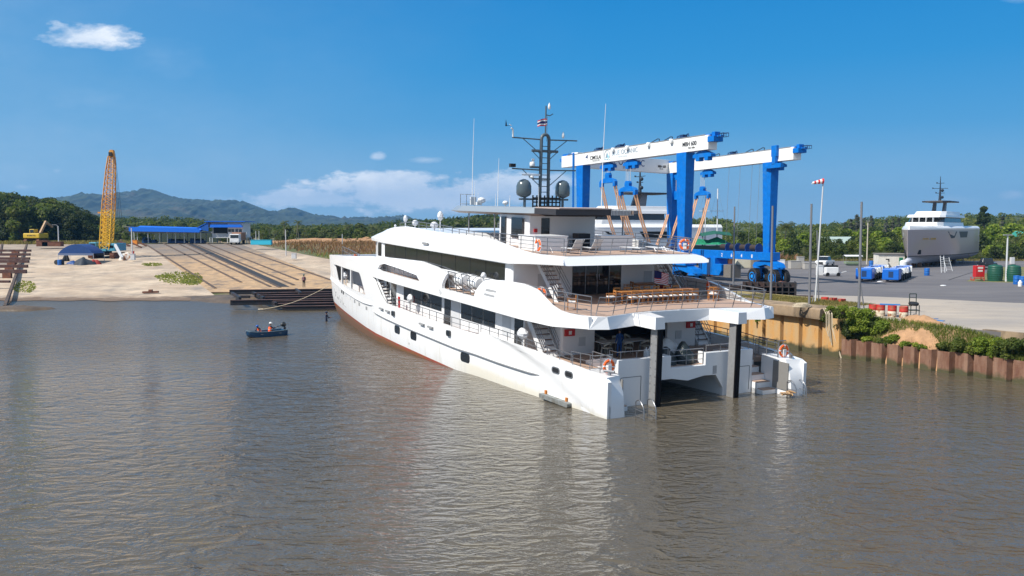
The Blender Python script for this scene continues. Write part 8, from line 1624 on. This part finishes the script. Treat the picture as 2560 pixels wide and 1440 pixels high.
# ---- bushes on the bank
def bush(x, y, z, r, h, n, lm, lab, seed, size=.10, name='bush'):
    rs = np.random.RandomState(seed); cs = [(rs.uniform(-1, 1) * r * .7, rs.uniform(-1, 1) * r * .55, h * rs.uniform(.2, .75), r * rs.uniform(.25, .5)) for _ in range(14)]
    V_, t_ = leaves(rs, cs, n, size, up=.5); V_[:, 2] = np.maximum(V_[:, 2], -.3); o = thing(name, lab, 'bush', Matrix.Translation((x, y, z)), 'bushes on the dock bank'); mkobj('foliage', quadmesh('foliage', V_, t_, lm), o)
    mb = MB()
    for c in cs[:7]: mb.tube([(c[0] * .2, c[1] * .2, -.1), c[:3]], [.03, .012], 4)
    mb.build('stems', BARK, o); return o
bl = [(.03, .5, 1.0, 1.9, 5200, LF_M, 'dark green bush at the corner of the dock wall'), (.09, .25, 1.0, 1.3, 4200, LF_D, 'dense dark bush next to the wall corner'), (.12, .45, 1.0, 2.2, 4200, LF_L, 'feathery bush rising around the foot of the pole right of the windsock'), (.155, .35, .95, 1.6, 3800, LF_L, 'bright yellow-green bush spilling over the rusty piles'), (.22, .10, .5, .6, 2200, LF_L, 'low bright bush on the edge of the piles'), (.28, .08, .45, .5, 1800, LF_L, 'low bush in front of the sand heap, left'),
      (.36, .08, .5, .55, 2000, LF_M, 'low bush in front of the sand heap, middle'), (.42, .2, .8, 1.0, 3000, LF_M, 'bush in front of the sand heap, right'), (.47, .4, .85, 1.2, 3400, LF_L, 'bush right of the sand heap'), (.53, .45, .95, 1.3, 3800, LF_M, 'largest bush on the right part of the bank'), (.59, .4, .8, 1.0, 3000, LF_L, 'bush at the right end of the thicket on the bank'), (.65, .35, .6, .6, 2000, LF_M, 'last low bush before the bare bank at the right'), (.52, .85, .6, .8, 1500, LF_D, 'tuft bush at the foot of the concrete yard edge'), (.19, .8, .6, .8, 2000, LF_D, 'dark bush between the drums and the sand heap')]
for i, (f, g, r, h, n, lm, lab) in enumerate(bl): g *= .72; r *= 1.3; n = int(n * 1.3); c = bank_pt(f, g); bush(c.x, c.y, 1.45 + (1.3 if f < .4 else .3) * g, r, h, n, lm, lab, 200 + i, .085)
spill = ['first', 'second', 'third', 'fourth', 'fifth', 'sixth', 'seventh', 'eighth', 'ninth', 'tenth']
for i in range(10):
    f = .15 + i * .053 + rnd.uniform(-.01, .01); c = bank_pt(f, .04); bush(c.x, c.y, 1.38, rnd.uniform(.42, .7), rnd.uniform(.35, .6), 1500, (LF_L, LF_M, LF_L)[i % 3], 'trailing bush hanging over the rusty pile tops, ' + spill[i] + ' from the left', 400 + i, .075, 'trailing_bush')
for i, (x, y, z, r, h, n, lab) in enumerate(((2108, 782, 3.6, .5, .7, 800, 'small green weed bush on the concrete cap by the rope'), (2075, 780, 3.6, .4, .5, 600, 'weed tuft on the cap left of the rope heap'), (1893, 818, 1.6, .25, 1.6, 600, 'green creeper growing in a gap of the ochre piles'))): p_ = gnd(x, y, z); bush(p_.x, p_.y, z, r, h, n, LF_L, lab, 300 + i, .06, 'weed')
# ---- grasses
GR_ = leafmat('dry_grass_blades', (.10, .10, .03), (.22, .18, .06), (.42, .32, .14)); GG_ = leafmat('green_grass_blades', (.09, .12, .025), (.20, .22, .05), (.36, .34, .10)); GB_ = leafmat('brown_reeds', (.16, .08, .04), (.28, .15, .08), (.42, .28, .16))
def grass(name, pts, hgt, wid, material, lab, seed, cat='grass'):
    rs = np.random.RandomState(seed); P_ = np.array(pts); n = len(P_); a = rs.uniform(0, 6.28, n); h = hgt * rs.uniform(.5, 1.2, n); ln = rs.normal(size=(n, 2)) * h[:, None] * .35; w_ = np.stack([np.cos(a), np.sin(a), np.zeros(n)], 1) * wid; top = P_ + np.concatenate([ln, h[:, None]], 1); V_ = np.stack([P_ - w_, P_ + w_, top + w_ * .25, top - w_ * .25], 1).reshape(-1, 3); return tag(mkobj(name, quadmesh(name, V_, rs.rand(n), material)), lab, cat, kind='stuff')
rs = np.random.RandomState(5)
QMn = QM
pts = []
for _ in range(9000):
    q = QM @ Vector((QL - rs.uniform(.8, 14), rs.uniform(2.3, 6.8), 3.64)); pts.append(q[:])
grass('dry_grass', pts, .16, .02, GR_, 'short dry yellow grass on the headland beside the dock wall', 6)
pts = []
for _ in range(15000): f, g = rs.uniform(0, 1), rs.uniform(.0, 1) ** 1.6; c = bank_pt(f, g); hi = ip(f, [0, .4, .6, 1], [3.0, 2.95, 1.9, 1.7]); pts.append((c.x, c.y, 1.42 + (hi - 1.42) * sm(g * 1.25)))
grass('bank_weeds', pts, .30, .03, GG_, 'weeds and grass covering the bank above the rusty piles', 7)
pts = []
for (x0, x1, y0, y1, n) in ((392, 506, 682, 714, 900), (450, 508, 690, 716, 700), (355, 408, 660, 668, 260), (30, 90, 706, 735, 400), (385, 440, 690, 698, 220)):
    for _ in range(n): x, y = rs.uniform(x0, x1), rs.uniform(y0, y1); e = (2 * (x - x0) / (x1 - x0) - 1) ** 2 + (2 * (y - y0) / (y1 - y0) - 1) ** 2; pts.append(rg(x, y)[:]) if e < 1 + .4 * fbm(x * .1, y * .3) else None
grass('slipway_grass', pts, .18, .16, GG_, 'patches of green grass growing on the slipway concrete', 8)
pts = []
for _ in range(16000):
    y = rs.uniform(176, 222); X = slip_edge(min(y, 206)) + 2 + rs.uniform(0, 1) ** .8 * 95; pts.append((X, y, ramp_h(X, y) - .05)) if X > slip_edge(min(y, 206)) + 2 else None
grass('reed_field', pts, .9, .11, GB_, 'reddish brown reeds on the field between slipway and yacht bow', 9)
pts = []
for _ in range(12000):
    y = rs.uniform(150, 186); X = slip_edge(y) + 1.5 + rs.uniform(0, 1) * 60; pts.append((X, y, ramp_h(X, y) - .05))
grass('field_grass', pts, .45, .07, GG_, 'green grass strip along the right side of the slipway', 10)
pts = [( (x - 1280) / FPX * 212 , 212 + rs.uniform(-5, 6), 5.9) for x in rs.uniform(0, 340, 6000)]
grass('tall_weeds', pts, 1.0, .10, GR_, 'tall dry weeds behind the excavator and the crane', 11)
p_ = rg(895, 618); o = blobmesh('earth_bank', -40, 226, 34, 5, 1.5, SAND, base=5.7, seed=4, n=60, rough=.4, nr=8); struct(o)
pts = [((x - 1280) / FPX * 188, 188 + rs.uniform(-2, 2), 2.9) for x in rs.uniform(1840, 2640, 7000)]
grass('yard_edge_weeds', pts, .5, .05, GR_, 'dry brown weeds along the far edge of the yard', 12)
# ---- haze
m = bpy.data.materials.new('haze'); m.use_nodes = True; k = NT(m.node_tree); k.n.clear(); o_ = k.node('ShaderNodeOutputMaterial'); v = k.node('ShaderNodeVolumePrincipled', inp={'Density': .00013, 'Anisotropy': .2}); v.inputs['Color'].default_value = (.20, .54, 1.0, 1); k.l.new(v.outputs[0], o_.inputs['Volume'])
mb = MB(); mb.box(-3800, -120, -8, 3800, 4400, 190); h_ = mb.build('haze', m); tag(h_, 'thin blue haze over the whole shipyard and hills', 'haze', kind='stuff')
# pieces that stand apart become parts of their own
for nm in ('stern_bulwark', 'locker_hatches', 'window_mullions', 'hose_reel', 'mast_head_sensors', 'bulwark_pillars', 'hardtop_posts', 'whip_aerials', 'mooring_lugs', 'transom_hatches', 'posts', 'tent_poles', 'window_wipers', 'bolts', 'stilts', 'canopy_posts'): split_loose(nm)
